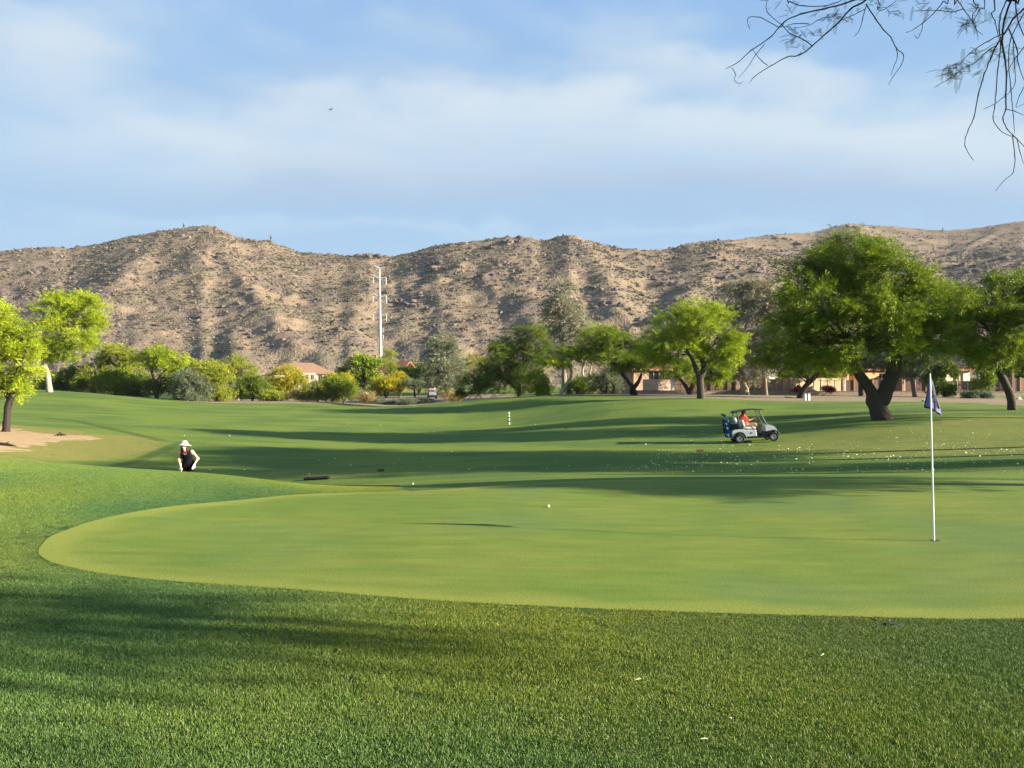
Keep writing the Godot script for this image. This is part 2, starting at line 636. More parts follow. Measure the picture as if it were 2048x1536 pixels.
func ground_map() -> ImageTexture:
	var rough := blank()
	fill(rough, PackedVector2Array([Vector2(-64, -10), Vector2(64, -10), Vector2(64, 8), Vector2(9, 9), Vector2(3, 8), Vector2(-1.5, 14.6), Vector2(-3.2, 16.3), Vector2(-6, 17.2), Vector2(-14, 17.5), Vector2(-64, 19)]))
	var dirt := blank()
	fill(dirt, seen([[-500, 0, 36], [-300, 0, 44], [0, 852], [60, 864], [128, 868], [205, 874], [150, 881], [110, 884], [60, 893], [30, 905], [-40, 0, 32], [-400, 0, 30]]))
	var dry := blank()
	fill(dry, seen([[-500, 0, 34], [0, 846], [90, 856], [200, 866], [300, 874], [340, 884], [300, 905], [230, 918], [120, 921], [-10, 917], [-300, 0, 29]]))
	fill(dry, seen([[540, 944], [600, 941], [690, 942], [760, 950], [690, 955], [580, 955]]), 0.55)
	fill(dry, seen([[1500, 906], [1560, 884], [1650, 868], [1800, 852], [2048, 848], [2300, 0, 38], [2300, 0, 30], [2048, 905], [1800, 912], [1650, 905]]), 0.42)
	fill(dry, seen([[1800, 848], [1900, 838], [2048, 832], [2300, 0, 44], [2300, 0, 40], [2048, 846]]), 0.5)
	var desert := blank()
	fill(desert, PackedVector2Array([Vector2(-64, 118), Vector2(-64, 88), seen([[60, 0, 88]])[0], seen([[180, 0, 87]])[0], seen([[330, 0, 85]])[0], seen([[450, 0, 82.5]])[0], seen([[600, 0, 84.5]])[0], seen([[720, 0, 88]])[0], seen([[800, 0, 91]])[0], seen([[900, 0, 87]])[0],
		seen([[950, 0, 83]])[0], seen([[1100, 0, 78.5]])[0], seen([[1250, 0, 76.5]])[0], seen([[1370, 0, 70]])[0], seen([[1470, 0, 69.5]])[0], seen([[1560, 0, 67]])[0], seen([[1700, 0, 66]])[0], seen([[1850, 0, 64]])[0], seen([[1950, 0, 60]])[0], seen([[2048, 0, 52]])[0], seen([[2300, 0, 50]])[0], Vector2(64, 118)]))
	var line := blank()
	# the edge of the first cut, where the mower turned
	for e in [[[372, 884], [330, 900], [285, 918], [235, 932]], [[0, 832], [80, 834], [160, 843], [260, 866], [330, 882]]]:
		var w := seen(e)
		for k in w.size() - 1:
			var t := (w[k + 1] - w[k]).normalized().orthogonal() * 0.35
			fill(line, PackedVector2Array([w[k] - t, w[k] + t, w[k + 1] + t, w[k + 1] - t]), 0.8)
	var m_rough := soft(rough, 4)
	var m_dirt := soft(dirt, 5)
	var m_dry := soft(dry, 10)
	var m_desert := soft(desert, 4)
	var m_line := soft(line, 2)
	var n1 := noise(5, 0.012, 5).get_image(MAP, MAP, false, false, false).get_data()
	var n2 := noise(6, 0.09, 4).get_image(MAP, MAP, false, false, false).get_data()
	var n3i := noise(7, 0.03, 4).get_image(MAP / 4, MAP, false, false, false)
	n3i.resize(MAP, MAP, Image.INTERPOLATE_BILINEAR)
	var n3 := n3i.get_data()
	var out := PackedByteArray()
	out.resize(MAP * MAP * 3)
	var c_fair := Color(0.150, 0.205, 0.038)
	var c_fair2 := Color(0.098, 0.158, 0.036)
	var c_rough := Color(0.045, 0.080, 0.018)
	var c_dirt := Color(0.52, 0.365, 0.205)
	var c_dirt2 := Color(0.36, 0.245, 0.14)
	var c_dry := Color(0.24, 0.215, 0.060)
	var c_desert := Color(0.35, 0.265, 0.165)
	var c_desert2 := Color(0.22, 0.175, 0.125)
	var table := PackedByteArray()
	for i in 1025:
		table.append(int(round(Color(i / 1024.0, 0, 0).linear_to_srgb().r * 255.0)))
	for y in MAP:
		for x in MAP:
			var i := y * MAP + x
			var a := n1[i] / 255.0
			var b := n2[i] / 255.0
			var s := n3[i] / 255.0
			var c := c_fair.lerp(c_fair2, clampf((a - 0.5) * 2.6 + (s - 0.5) * 2.6 + 0.45, 0.0, 1.0))
			var jx := clampi(x + int((b - 0.5) * 22.0 + (a - 0.5) * 20.0), 0, MAP - 1)
			var jy := clampi(y + int((s - 0.5) * 14.0), 0, MAP - 1)
			var j := jy * MAP + jx
			var w := m_dry[j] / 255.0
			if w > 0.01:
				c = c.lerp(c_dry, clampf(w * 1.3 * (b * 1.5 + (s - 0.5) * 1.2), 0.0, 0.9))
			w = m_line[i] / 255.0
			if w > 0.01:
				c = c.lerp(c_fair2 * 0.55, w * 0.8)
			w = m_dirt[j] / 255.0
			if w > 0.01:
				c = c.lerp(c_dirt.lerp(c_dirt2, b), smoothstep(0.25, 0.75, w + (s - 0.5) * 0.9))
			w = m_rough[y * MAP + x] / 255.0
			if w > 0.01:
				c = c.lerp(c_rough.lerp(c_fair2 * 0.55, b * 0.6), w)
			w = m_desert[j] / 255.0
			if w > 0.01:
				c = c.lerp(c_desert.lerp(c_desert2, clampf(a * 0.8 + b * 0.5 - 0.1, 0, 1)), smoothstep(0.3, 0.7, w))
			var o := i * 3
			out[o] = table[int(c.r * 1024.0)]; out[o + 1] = table[int(c.g * 1024.0)]; out[o + 2] = table[int(c.b * 1024.0)]
	return ImageTexture.create_from_image(Image.create_from_data(MAP, MAP, false, Image.FORMAT_RGB8, out))

func make_ground() -> void:
	solve_ground()
	gx = spaced(-420.0, 420.0, 0.32, 0.0, 7.0, 0.028)
	gd = spaced(-60.0, 300.0, 0.28, 10.0, 8.0, 0.022)
	gh.resize(gx.size() * gd.size())
	for j in gd.size():
		for i in gx.size():
			gh[j * gx.size() + i] = raw_height(gx[i], gd[j])
	var g := Geo.new()
	g.with_uv = true
	for j in gd.size():
		for i in gx.size():
			var x := gx[i]
			var d := gd[j]
			var i0 := maxi(i - 1, 0)
			var i1 := mini(i + 1, gx.size() - 1)
			var j0 := maxi(j - 1, 0)
			var j1 := mini(j + 1, gd.size() - 1)
			var sx := (gh[j * gx.size() + i1] - gh[j * gx.size() + i0]) / (gx[i1] - gx[i0])
			var sd := (gh[j1 * gx.size() + i] - gh[j0 * gx.size() + i]) / (gd[j1] - gd[j0])
			g.vert(Vector3(x, gh[j * gx.size() + i], -d), Vector3(-sx, 1, sd).normalized(), Vector2(x, d) / 2.6)
			g.uv2.append(Vector2((x - MAP_X) / MAP_SPAN, (d - MAP_D) / MAP_SPAN))
	var w := gx.size()
	for j in gd.size() - 1:
		for i in w - 1:
			var a := j * w + i
			g.tri(a, a + 1, a + w + 1); g.tri(a, a + w + 1, a + w)
	var m := StandardMaterial3D.new()
	m.resource_name = "turf_and_desert_ground"
	m.albedo_texture = grain(31, 512, 0.045, Color(0.62, 0.64, 0.6), Color(1.0, 1.0, 1.0), 5)
	m.normal_enabled = true
	m.normal_texture = relief(32, 512, 0.06, 5.0, 5)
	m.normal_scale = 0.5
	m.detail_enabled = true
	m.detail_albedo = ground_map()
	m.detail_blend_mode = BaseMaterial3D.BLEND_MODE_MUL
	m.detail_uv_layer = BaseMaterial3D.DETAIL_UV_2
	m.roughness = 0.9
	m.metallic_specular = 0.2
	m.uv2_scale = Vector3.ONE
	tag(part("ground", g, m), "", "", "", "structure")

# ---------------------------------------------------------------- the putting green
var green_edge := PackedVector2Array()   # (x, far)

func green_outline() -> void:
	var corner := []
	for q in [[72, 1105], [84, 1117], [110, 1128], [200, 1147], [350, 1163], [600, 1180], [900, 1203], [1300, 1222], [1700, 1234], [2048, 1238]]:
		var g := G(q[0], q[1], 3.0)
		corner.append(Vector2(g.x, -g.z))
	for q in [[6.0, 6.4], [8.5, 7.4], [10.8, 9.4], [12.2, 11.8], [12.6, 14.2], [11.6, 15.4]]:
		corner.append(Vector2(q[0], q[1]))
	for q in [[2048, -0.08, 962], [1800, -0.11, 958.5], [1500, -0.13, 958], [1250, -0.14, 960], [1060, -0.145, 965], [960, -0.15, 971], [885, -0.15, 979.5], [720, -0.14, 985], [600, -0.13, 991], [470, -0.11, 1003], [330, -0.11, 1021], [200, -0.11, 1046], [105, -0.1, 1074], [80, -0.1, 1090]]:
		var r := ray(q[0], q[2])
		var d: float = (q[1] - EYE) / r.y
		corner.append(Vector2(r.x * d, d))
	# a smooth closed curve through the corners
	var n := corner.size()
	for k in n:
		var a: Vector2 = corner[(k + n - 1) % n]
		var b: Vector2 = corner[k]
		var c: Vector2 = corner[(k + 1) % n]
		var d: Vector2 = corner[(k + 2) % n]
		for t in 8:
			green_edge.append(b.cubic_interpolate(c, a, d, t / 8.0))

func on_green(x: float, d: float) -> bool:
	return Geometry2D.is_point_in_polygon(Vector2(x, d), green_edge)

func make_green() -> void:
	green_outline()
	var mid := Vector2(3.6, 10.6)
	var g := Geo.new()
	g.with_uv = true
	g.with_col = true
	var rings := 90
	var n := green_edge.size()
	var blotch := noise(41, 0.35, 4)
	var streak := noise(42, 0.9, 3)
	for r in rings + 1:
		var t := 1.0 - pow(1.0 - float(r) / rings, 1.25)
		for k in n:
			var q := mid.lerp(green_edge[k], t)
			var nn := normal_at(q.x, q.y)
			# mown turf: paler collar of a few decimetres, blotches, faint passes of the mower
			var edge := green_edge[k].distance_to(mid) * (1.0 - t)
			var ring := (1.0 - smoothstep(0.12, 0.5, edge + blotch.get_noise_2d(q.x * 2, q.y * 2) * 0.2))
			var c := Color(0.130, 0.190, 0.030).lerp(Color(0.180, 0.215, 0.038), clampf(0.45 + blotch.get_noise_2d(q.x, q.y * 0.8) * 1.1 + streak.get_noise_2d(q.x * 0.3 + q.y * 0.12, q.y * 2.2) * 0.8, 0, 1))
			c = c.lerp(Color(0.125, 0.185, 0.050), clampf(blotch.get_noise_2d(q.x * 0.6 + 40.0, q.y * 0.6) * 1.6, 0.0, 0.7))
			c *= 1.0 + 0.16 * streak.get_noise_2d(q.x * 1.2, q.y * 3.5)
			g.col = c.lerp(Color(0.235, 0.255, 0.050), ring * 0.75)
			g.vert(Vector3(q.x, H(q.x, q.y) + (0.010 if r < rings else -0.025), -q.y), nn, q * 1.4)
	for r in rings:
		for k in n:
			var a := r * n + k
			var b := r * n + (k + 1) % n
			g.tri(a, b, b + n); g.tri(a, b + n, a + n)
	var m := StandardMaterial3D.new()
	m.resource_name = "mown_green"
	m.vertex_color_use_as_albedo = true
	m.albedo_texture = grain(51, 512, 0.05, Color(0.60, 0.64, 0.56), Color(1, 1, 1), 5)
	m.normal_enabled = true
	m.normal_texture = relief(52, 512, 0.12, 4.0, 4)
	m.normal_scale = 0.35
	m.roughness = 0.85
	m.metallic_specular = 0.25
	tag(part("putting_green", g, m), "", "", "", "structure")

# ---------------------------------------------------------------- rough grass, blade by blade
func blade_patch(seed_: int, side: float, count: int) -> ArrayMesh:
	var r := RandomNumberGenerator.new()
	r.seed = seed_
	var g := Geo.new()
	g.with_col = true
	for k in count:
		var p := Vector3(r.randf_range(-side, side) * 0.5, -0.006, r.randf_range(-side, side) * 0.5)
		var lean := Vector3(r.randfn(0, 0.5), 1.0, r.randfn(0, 0.5)).normalized()
		var tall := r.randf_range(0.012, 0.031)
		var a := r.randf() * TAU
		var across := Vector3(cos(a), 0, sin(a)) * r.randf_range(0.0008, 0.0015)
		var tip := p + lean * tall
		var bend := p + (lean * 0.55 + Vector3.UP * 0.15) * tall
		var t := r.randf()
		g.col = Color(0.085, 0.140, 0.022).lerp(Color(0.200, 0.250, 0.060), t * t)
		if r.randf() < 0.05:
			g.col = Color(0.30, 0.28, 0.13)
		var nn := across.cross(lean).normalized()
		if nn.y < 0.0:
			nn = -nn
		var i := g.vert(p - across, nn); g.vert(p + across, nn); g.vert(bend + across * 0.9, nn); g.vert(bend - across * 0.9, nn); g.vert(tip, nn)
		g.tri(i, i + 1, i + 2); g.tri(i, i + 2, i + 3); g.tri(i + 3, i + 2, i + 4)
	return g.mesh()

func make_rough() -> void:
	var r := RandomNumberGenerator.new()
	r.seed = 77
	var kinds := [[], [], [], []]
	var tints := [PackedColorArray(), PackedColorArray(), PackedColorArray(), PackedColorArray()]
	var patches := noise(78, 0.22, 4)
	var moist := noise(79, 0.07, 3)
	var step := 0.30
	var d := 0.6
	while d < 17.6:
		var half := 0.72 * d + 4.0
		var x := -half
		while x < half:
			var q := Vector2(x + r.randf_range(-0.06, 0.06), d + r.randf_range(-0.06, 0.06))
			x += step
			var rough := q.y < 8.0 or (q.x < -2.6 + (16.5 - q.y) * 0.25 and q.y < 17.3)
			if not rough:
				continue
			var on := on_green(q.x, q.y)
			if on:
				# patches hang a few blades over the edge, no further
				var near := 9.0
				for e in range(0, green_edge.size(), 3):
					near = minf(near, q.distance_to(green_edge[e]))
				if near > 0.03:
					continue
			var nn := normal_at(q.x, q.y)
			var b := Basis(Quaternion(Vector3.UP, nn)) * Basis(Vector3.UP, r.randf() * TAU)
			var s := r.randf_range(0.9, 1.15)
			var near_edge := 9.0
			for e in range(0, green_edge.size(), 4):
				near_edge = minf(near_edge, q.distance_to(green_edge[e]))
			var tall := 0.55 if near_edge < 0.45 else (0.8 if near_edge < 0.9 else 1.0)
			var k := r.randi() % 4
			kinds[k].append(Transform3D(b.scaled_local(Vector3(s, s * tall * r.randf_range(0.85, 1.2), s)), Vector3(q.x, H(q.x, q.y), -q.y)))
			var p := patches.get_noise_2d(q.x, q.y)
			var w := moist.get_noise_2d(q.x * 1.0, q.y * 1.0)
			tints[k].append(Color(1.0 + p * 0.45 - w * 0.5, 1.0 + p * 0.28, 0.95 - p * 0.2 + w * 0.8) * 0.95)
		d += step
	var m := tinted("grass_blades", 0.6, Color(0.55, 0.6, 0.35))
	for k in 4:
		var o := many("rough_grass", blade_patch(900 + k, 0.42, 3600), m, kinds[k], tints[k])
		tag(o, "", "", "", "stuff")
		o.set_meta("label", "tufty dark green rough in front of and beside the putting green")
		o.set_meta("category", "grass")

# ---------------------------------------------------------------- hills
var skyline := [[-900, 560], [-600, 530], [-300, 512], [-100, 505], [0, 502], [60, 497], [100, 495], [135, 498], [200, 486], [260, 472], [300, 466], [340, 459], [375, 453], [400, 451], [432, 455], [452, 464], [475, 477], [530, 480], [565, 492], [600, 504], [650, 509], [690, 512], [715, 509], [740, 507], [760, 513], [790, 514], [830, 506], [870, 493], [900, 487], [950, 482], [1000, 475], [1040, 472], [1062, 474], [1080, 480], [1110, 475], [1140, 470], [1170, 480], [1205, 489], [1250, 498], [1300, 500], [1345, 497], [1380, 486], [1420, 481], [1480, 478], [1540, 470], [1580, 467], [1630, 463], [1660, 455], [1700, 447], [1745, 450], [1790, 452], [1850, 459], [1900, 461], [1950, 456], [2000, 449], [2048, 443], [2150, 448], [2350, 455], [2700, 490], [3000, 530]]
var spurs := [
	[[408, 453, 520, 0.40], [450, 510, 455, 0.40], [515, 598, 365, 0.36], [590, 692, 285, 0.30]],
	[[330, 462, 520, 0.36], [275, 520, 440, 0.36], [190, 610, 350, 0.26]],
	[[690, 652, 330, 0.42], [672, 668, 308, 0.4]],
	[[1020, 476, 520, 0.27], [1000, 560, 430, 0.22], [955, 655, 330, 0.2]],
	[[1140, 472, 520, 0.36], [1200, 535, 430, 0.38], [1240, 630, 335, 0.3]],
	[[880, 492, 520, 0.25], [850, 580, 420, 0.2], [800, 670, 320, 0.2]],
	[[1560, 468, 640, 0.40], [1470, 508, 540, 0.50], [1405, 552, 430, 0.46], [1350, 630, 330, 0.34]],
	[[1700, 449, 680, 0.3], [1630, 520, 560, 0.33], [1560, 600, 420, 0.3]],
	[[2030, 446, 690, 0.36], [1935, 494, 590, 0.46], [1850, 560, 460, 0.40]],
]
var hill_rough := noise(61, 0.055, 4)
var hill_ridge := noise(62, 0.012, 4, true)
var hill_mask := noise(63, 0.022, 4)

func skyline_at(px: float) -> float:
	for k in skyline.size() - 1:
		if px <= skyline[k + 1][0] or k == skyline.size() - 2:
			var t: float = clampf((px - skyline[k][0]) / (skyline[k + 1][0] - skyline[k][0]), 0.0, 1.0)
			return lerpf(skyline[k][1], skyline[k + 1][1], t)
	return 500.0

func spine_far(px: float) -> float:
	return lerpf(520.0, 690.0, smoothstep(1280.0, 1800.0, px))

var spur_world := []

func hill_height(x: float, d: float) -> float:
	var u := x / d
	var px := 1024.0 + u * FOCAL
	var far := spine_far(px)
	var top := W(px, skyline_at(px), far).y
	var foot := 236.0 + 18.0 * hill_mask.get_noise_2d(u * 300.0, 7.0)
	var h: float
	if d > far:
		h = top - (d - far) * 0.30
	else:
		var t := (d - foot) / (far - foot)
		h = lerpf(1.5, top, pow(maxf(t, 0.0), 1.12)) if t > 0.0 else 1.5 + t * 40.0
		if t > 0.0:
			var swell := 4.0 * t * (1.0 - t)
			h += (hill_ridge.get_noise_2d(u * 420.0 + hill_mask.get_noise_2d(u * 90.0, d * 0.3) * 40.0, d * 0.30) - 0.15) * 2.2 * swell * smoothstep(0.05, 0.5, t)
			h += hill_mask.get_noise_2d(x * 0.32 + d * 0.1, d * 0.22) * 7.0 * swell
			h += hill_rough.get_noise_2d(x * 0.5, d * 0.4) * 0.8 * minf(1.0, 3.0 * t)
	for s in spur_world:
		for k in s.size() - 1:
			var a: Vector3 = s[k][0]
			var b: Vector3 = s[k + 1][0]
			if d <= a.z and d >= b.z:
				var w := (d - b.z) / (a.z - b.z)
				var line := b.lerp(a, w)
				var slope: float = lerpf(s[k + 1][1], s[k][1], w)
				var away := absf(x - line.x)
				if away < 90.0:
					var y := line.y - slope * (sqrt(away * away + 9.0) - 3.0) + hill_rough.get_noise_2d(x, d) * 1.4
					if y > h - 4.0:
						var mixed := clampf(0.5 + 0.5 * (y - h) / 4.0, 0.0, 1.0)
						h = lerpf(h, y, mixed) + 4.0 * mixed * (1.0 - mixed) * 0.5
	return h + 0.7 * hill_rough.get_noise_2d(x * 2.3, d * 2.3) * clampf((d - 240.0) / 40.0, 0.0, 1.0)

func rock_shape(seed_: int) -> ArrayMesh:
	var f := noise(seed_, 0.9, 3)
	var g := Geo.new()
	var ball := []
	var rings := 5
	var segs := 8
	for i in rings + 1:
		var row := []
		for k in segs:
			var t := PI * i / rings
			var w := TAU * (k + 0.5 * (i % 2)) / segs
			var q := Vector3(sin(t) * cos(w), cos(t), sin(t) * sin(w))
			row.append(q * (0.72 + 0.75 * absf(f.get_noise_3dv(q * 1.3))) * Vector3(1.0, 0.8, 1.0))
		ball.append(row)
	for i in rings:
		for k in segs:
			var a: Vector3 = ball[i][k]
			var b: Vector3 = ball[i][(k + 1) % segs]
			var c: Vector3 = ball[i + 1][(k + 1) % segs]
			var d: Vector3 = ball[i + 1][k]
			for t in [[a, b, c], [a, c, d]]:
				var nn: Vector3 = (t[1] - t[0]).cross(t[2] - t[0])
				if nn.length() < 1e-6:
					continue
				nn = nn.normalized()
				if nn.dot(t[0] + t[1] + t[2]) < 0.0:
					nn = -nn
				var j := g.vert(t[0], nn); g.vert(t[1], nn); g.vert(t[2], nn)
				g.tri(j, j + 1, j + 2)
	return g.mesh()

func scrub_shape(seed_: int, leaves: int) -> ArrayMesh:
	var r := RandomNumberGenerator.new()
	r.seed = seed_
	var g := Geo.new()
	g.with_col = true
	for k in leaves:
		var q := Vector3(r.randfn(0, 1), absf(r.randfn(0, 1)) * 0.9, r.randfn(0, 1)).normalized()
		var p := q * r.randf_range(0.35, 1.0) * Vector3(1, 0.85, 1)
		var a := Vector3(r.randfn(0, 1), r.randfn(0, 1), r.randfn(0, 1)).normalized() * 0.34
		var b := a.cross(q + Vector3(0.01, 0.2, 0.3)).normalized() * 0.20
		g.col = Color(1, 1, 1) * r.randf_range(0.7, 1.15)
		g.flat4(p - a, p + b, p + a, p - b)
	return g.mesh()

func make_hills() -> void:
	for s in spurs:
		var line := []
		for q in s:
			var w := W(q[0], q[1], q[2])
			line.append([Vector3(w.x, w.y, q[2]), q[3]])
		spur_world.append(line)
	var g := Geo.new()
	g.with_col = true
	var cols := 440
	var far := PackedFloat32Array()
	var d := 205.0
	while d < 900.0:
		far.append(d)
		d += 2.6 if d < 560.0 else (4.0 if d < 720.0 else 20.0)
	var tone := noise(64, 0.03, 5)
	var tone2 := noise(65, 0.2, 3)
	var tall := PackedFloat32Array()
	tall.resize(far.size() * (cols + 1))
	for j in far.size():
		for i in cols + 1:
			tall[j * (cols + 1) + i] = hill_height((-1.0 + 2.0 * i / cols) * far[j] * 0.92, far[j])
	for j in far.size():
		for i in cols + 1:
			var x := (-1.0 + 2.0 * i / cols) * far[j] * 0.92
			var i0 := maxi(i - 1, 0)
			var i1 := mini(i + 1, cols)
			var j1 := mini(j + 1, far.size() - 1)
			var j0 := maxi(j - 1, 0)
			var at := Vector3(x, tall[j * (cols + 1) + i], -far[j])
			var across := Vector3((-1.0 + 2.0 * i1 / cols) * far[j] * 0.92, tall[j * (cols + 1) + i1], -far[j]) - Vector3((-1.0 + 2.0 * i0 / cols) * far[j] * 0.92, tall[j * (cols + 1) + i0], -far[j])
			var along := Vector3((-1.0 + 2.0 * i / cols) * far[j1] * 0.92, tall[j1 * (cols + 1) + i], -far[j1]) - Vector3((-1.0 + 2.0 * i / cols) * far[j0] * 0.92, tall[j0 * (cols + 1) + i], -far[j0])
			var t := tone.get_noise_2d(x, far[j])
			var s := tone2.get_noise_2d(x, far[j])
			var c := Color(0.208, 0.162, 0.118).lerp(Color(0.268, 0.202, 0.132), clampf(0.5 + t * 1.6, 0, 1))
			c = c.lerp(Color(0.150, 0.115, 0.100), clampf(hill_mask.get_noise_2d(x, far[j]) * 2.0 + s * 0.9, 0.0, 0.75))
			c = c.lerp(Color(0.185, 0.165, 0.098), clampf(-t * 1.8 + s * 0.4 - 0.1, 0.0, 0.6))
			g.col = c
			g.vert(at, across.cross(along).normalized())
	for j in far.size() - 1:
		for i in cols:
			var a := j * (cols + 1) + i
			g.tri(a, a + 1, a + cols + 2); g.tri(a, a + cols + 2, a + cols + 1)
	var m := StandardMaterial3D.new()
	m.resource_name = "desert_hillside"
	m.vertex_color_use_as_albedo = true
	m.albedo_texture = grain(66, 512, 0.06, Color(0.5, 0.5, 0.52), Color(1, 1, 1), 5)
	m.uv1_triplanar = true
	m.uv1_world_triplanar = true
	m.uv1_scale = Vector3.ONE / 45.0
	m.normal_enabled = true
	m.normal_texture = relief(67, 512, 0.06, 10.0, 5)
	m.normal_scale = 0.8
	m.roughness = 0.95
	m.metallic_specular = 0.15
	var hill := part("hills", g, m)
	tag(hill, "", "", "", "structure")
	# rock and scrub
	var r := RandomNumberGenerator.new()
	r.seed = 99
	var rocks := []
	for k in 5:
		rocks.append(rock_shape(120 + k))
	var tones := []
	for k in 3:
		tones.append(mat("hill_rock_%d" % k, [Color(0.105, 0.085, 0.080), Color(0.135, 0.105, 0.09), Color(0.085, 0.072, 0.074)][k], 0.9))
	var outcrops := [[440, 515, 6], [432, 527, 5], [452, 540, 5], [390, 640, 5], [418, 636, 6], [330, 660, 4], [372, 668, 4], [495, 672, 7], [488, 662, 5], [690, 655, 8], [676, 660, 5], [1010, 490, 7], [1022, 485, 6], [985, 497, 5], [1040, 478, 5], [950, 497, 4], [1080, 480, 4], [880, 535, 7], [868, 530, 5], [1150, 513, 8], [1128, 514, 6], [1105, 545, 4], [735, 512, 7], [722, 512, 5], [790, 513, 5], [655, 510, 4], [1060, 500, 5], [1070, 560, 5], [965, 550, 5], [1500, 545, 7], [1490, 555, 6], [1450, 560, 7], [1530, 530, 6], [1440, 520, 6], [1425, 510, 6], [1340, 570, 7], [1320, 560, 6], [1590, 490, 6], [1570, 480, 6], [1700, 455, 5], [1390, 600, 6], [1280, 590, 6], [1230, 580, 6], [1250, 545, 6], [1960, 545, 6], [1920, 535, 6], [1880, 560, 5], [2000, 520, 6], [1225, 610, 7], [1190, 620, 6], [1150, 600, 4], [860, 620, 4], [820, 610, 6], [790, 606, 6], [840, 640, 5], [600, 560, 4], [640, 600, 4], [560, 520, 4], [270, 560, 4], [240, 520, 3], [60, 545, 5], [20, 540, 4], [300, 590, 4], [350, 590, 4], [210, 640, 5], [225, 668, 5], [1310, 640, 6], [1350, 650, 6], [540, 700, 4], [520, 560, 6], [470, 590, 5]]
	for q in outcrops:
		var rr := ray(q[0], q[1])
		var dd := 215.0
		while dd < 720.0 and EYE + rr.y * dd > hill_height(rr.x * dd, dd):
			dd += 2.0
		for k in 3:
			var x := rr.x * dd + r.randfn(0, q[2] * 0.6)
			var d2 := dd + r.randfn(0, q[2] * 0.4)
			var s: float = q[2] * r.randf_range(0.28, 0.6) * dd / 520.0
			var o := part("rock_outcrop", rocks[r.randi() % 5], tones[r.randi() % 3], hill)
			o.transform = Transform3D(Basis.from_euler(Vector3(r.randf_range(-0.4, 0.4), r.randf() * TAU, r.randf_range(-0.4, 0.4))).scaled_local(Vector3(s * r.randf_range(0.9, 1.7), s * r.randf_range(0.45, 0.85), s)), Vector3(x, hill_height(x, d2) + s * 0.05, -d2))
	var at := [[], [], [], [], []]
	var tint := [PackedColorArray(), PackedColorArray(), PackedColorArray(), PackedColorArray(), PackedColorArray()]
	for k in 16000:
		var d2 := 232.0 + 330.0 * sqrt(r.randf()) + (150.0 * r.randf() if r.randf() < 0.25 else 0.0)
		var x := r.randf_range(-0.85, 0.85) * d2
		if hill_mask.get_noise_2d(x, d2) + r.randfn(0, 0.22) < 0.0:
			continue
		var s := r.randf_range(0.3, 0.75) if r.randf() < 0.88 else r.randf_range(0.75, 1.6)
		var which := r.randi() % 5
		at[which].append(Transform3D(Basis.from_euler(Vector3(r.randf_range(-0.5, 0.5), r.randf() * TAU, 0)).scaled_local(Vector3(s * r.randf_range(0.8, 1.5), s, s)), Vector3(x, hill_height(x, d2) + s * 0.15, -d2)))
		tint[which].append(Color(0.085, 0.070, 0.066).lerp(Color(0.17, 0.13, 0.10), r.randf()))
	for k in 5:
		many("boulder_scatter", rocks[k], tinted("scattered_rock", 0.9), at[k], tint[k], hill)
	var shrub := [scrub_shape(140, 46), scrub_shape(141, 46), scrub_shape(142, 60)]
	var sat := [[], [], []]
	var stint := [PackedColorArray(), PackedColorArray(), PackedColorArray()]
	for k in 42000:
		var d2 := 228.0 + 330.0 * sqrt(r.randf()) + (160.0 * r.randf() if r.randf() < 0.3 else 0.0)
		var x := r.randf_range(-0.85, 0.85) * d2
		var green := -tone.get_noise_2d(x, d2) + r.randfn(0, 0.3)
		if green < -0.12:
			continue
		var s := r.randf_range(0.4, 0.95) if r.randf() < 0.93 else r.randf_range(0.9, 1.7)
		var which := r.randi() % 3
		sat[which].append(Transform3D(Basis(Vector3.UP, r.randf() * TAU).scaled_local(Vector3(s, s * r.randf_range(0.7, 1.1), s)), Vector3(x, hill_height(x, d2), -d2)))
		stint[which].append(Color(0.110, 0.096, 0.058).lerp(Color(0.165, 0.150, 0.090), r.randf()).lerp(Color(0.19, 0.150, 0.095), r.randf() * 0.6))
	for k in 3:
		many("desert_scrub", shrub[k], tinted("scrub_leaves", 0.8, Color(0.4, 0.4, 0.3)), sat[k], stint[k], hill)

# ---------------------------------------------------------------- trees
var sprays := {}

# a leafy twig one metre long along +z, with narrow leaflets to both sides
func spray_shape(seed_: int, leaflets: int, long: float, wide: float, hang: float, spread := 0.9) -> ArrayMesh:
	var r := RandomNumberGenerator.new()
	r.seed = seed_
	var g := Geo.new()
	g.with_col = true
	var bow := r.randf_range(-0.12, 0.12)
	for k in leaflets:
		var t := (k + r.randf()) / leaflets
		var at := Vector3(bow * t * t, -hang * t * t, t) + Vector3(r.randfn(0, 0.05), r.randfn(0, 0.05), 0)
		var a := r.randf() * TAU
		var out := (Vector3(cos(a), sin(a) * 0.7, 0) * spread + Vector3(0, -hang * 0.7, 0.75)).normalized()
		var l := long * r.randf_range(0.6, 1.25)
		var across := out.cross(Vector3(r.randfn(0, 1), r.randfn(0, 1), r.randfn(0, 1))).normalized() * wide * r.randf_range(0.7, 1.2)
		g.col = Color(1, 1, 1) * r.randf_range(0.75, 1.15)
		var mid := at + out * l * 0.5
		g.flat4(at, mid + across, at + out * l, mid - across)
	return g.mesh()

func spray_kinds() -> void:
	for k in 3:
		sprays["mesquite%d" % k] = spray_shape(200 + k, 54, 0.19, 0.013, 0.34, 0.7)
		sprays["gum%d" % k] = spray_shape(210 + k, 24, 0.26, 0.024, 0.75, 0.5)
		sprays["bush%d" % k] = spray_shape(220 + k, 30, 0.20, 0.036, 0.05, 1.1)
		sprays["broad%d" % k] = spray_shape(230 + k, 26, 0.20, 0.055, 0.12, 1.1)
		sprays["straw%d" % k] = spray_shape(240 + k, 14, 0.55, 0.012, -0.05, 0.3)

var clump := noise(301, 0.42, 3)

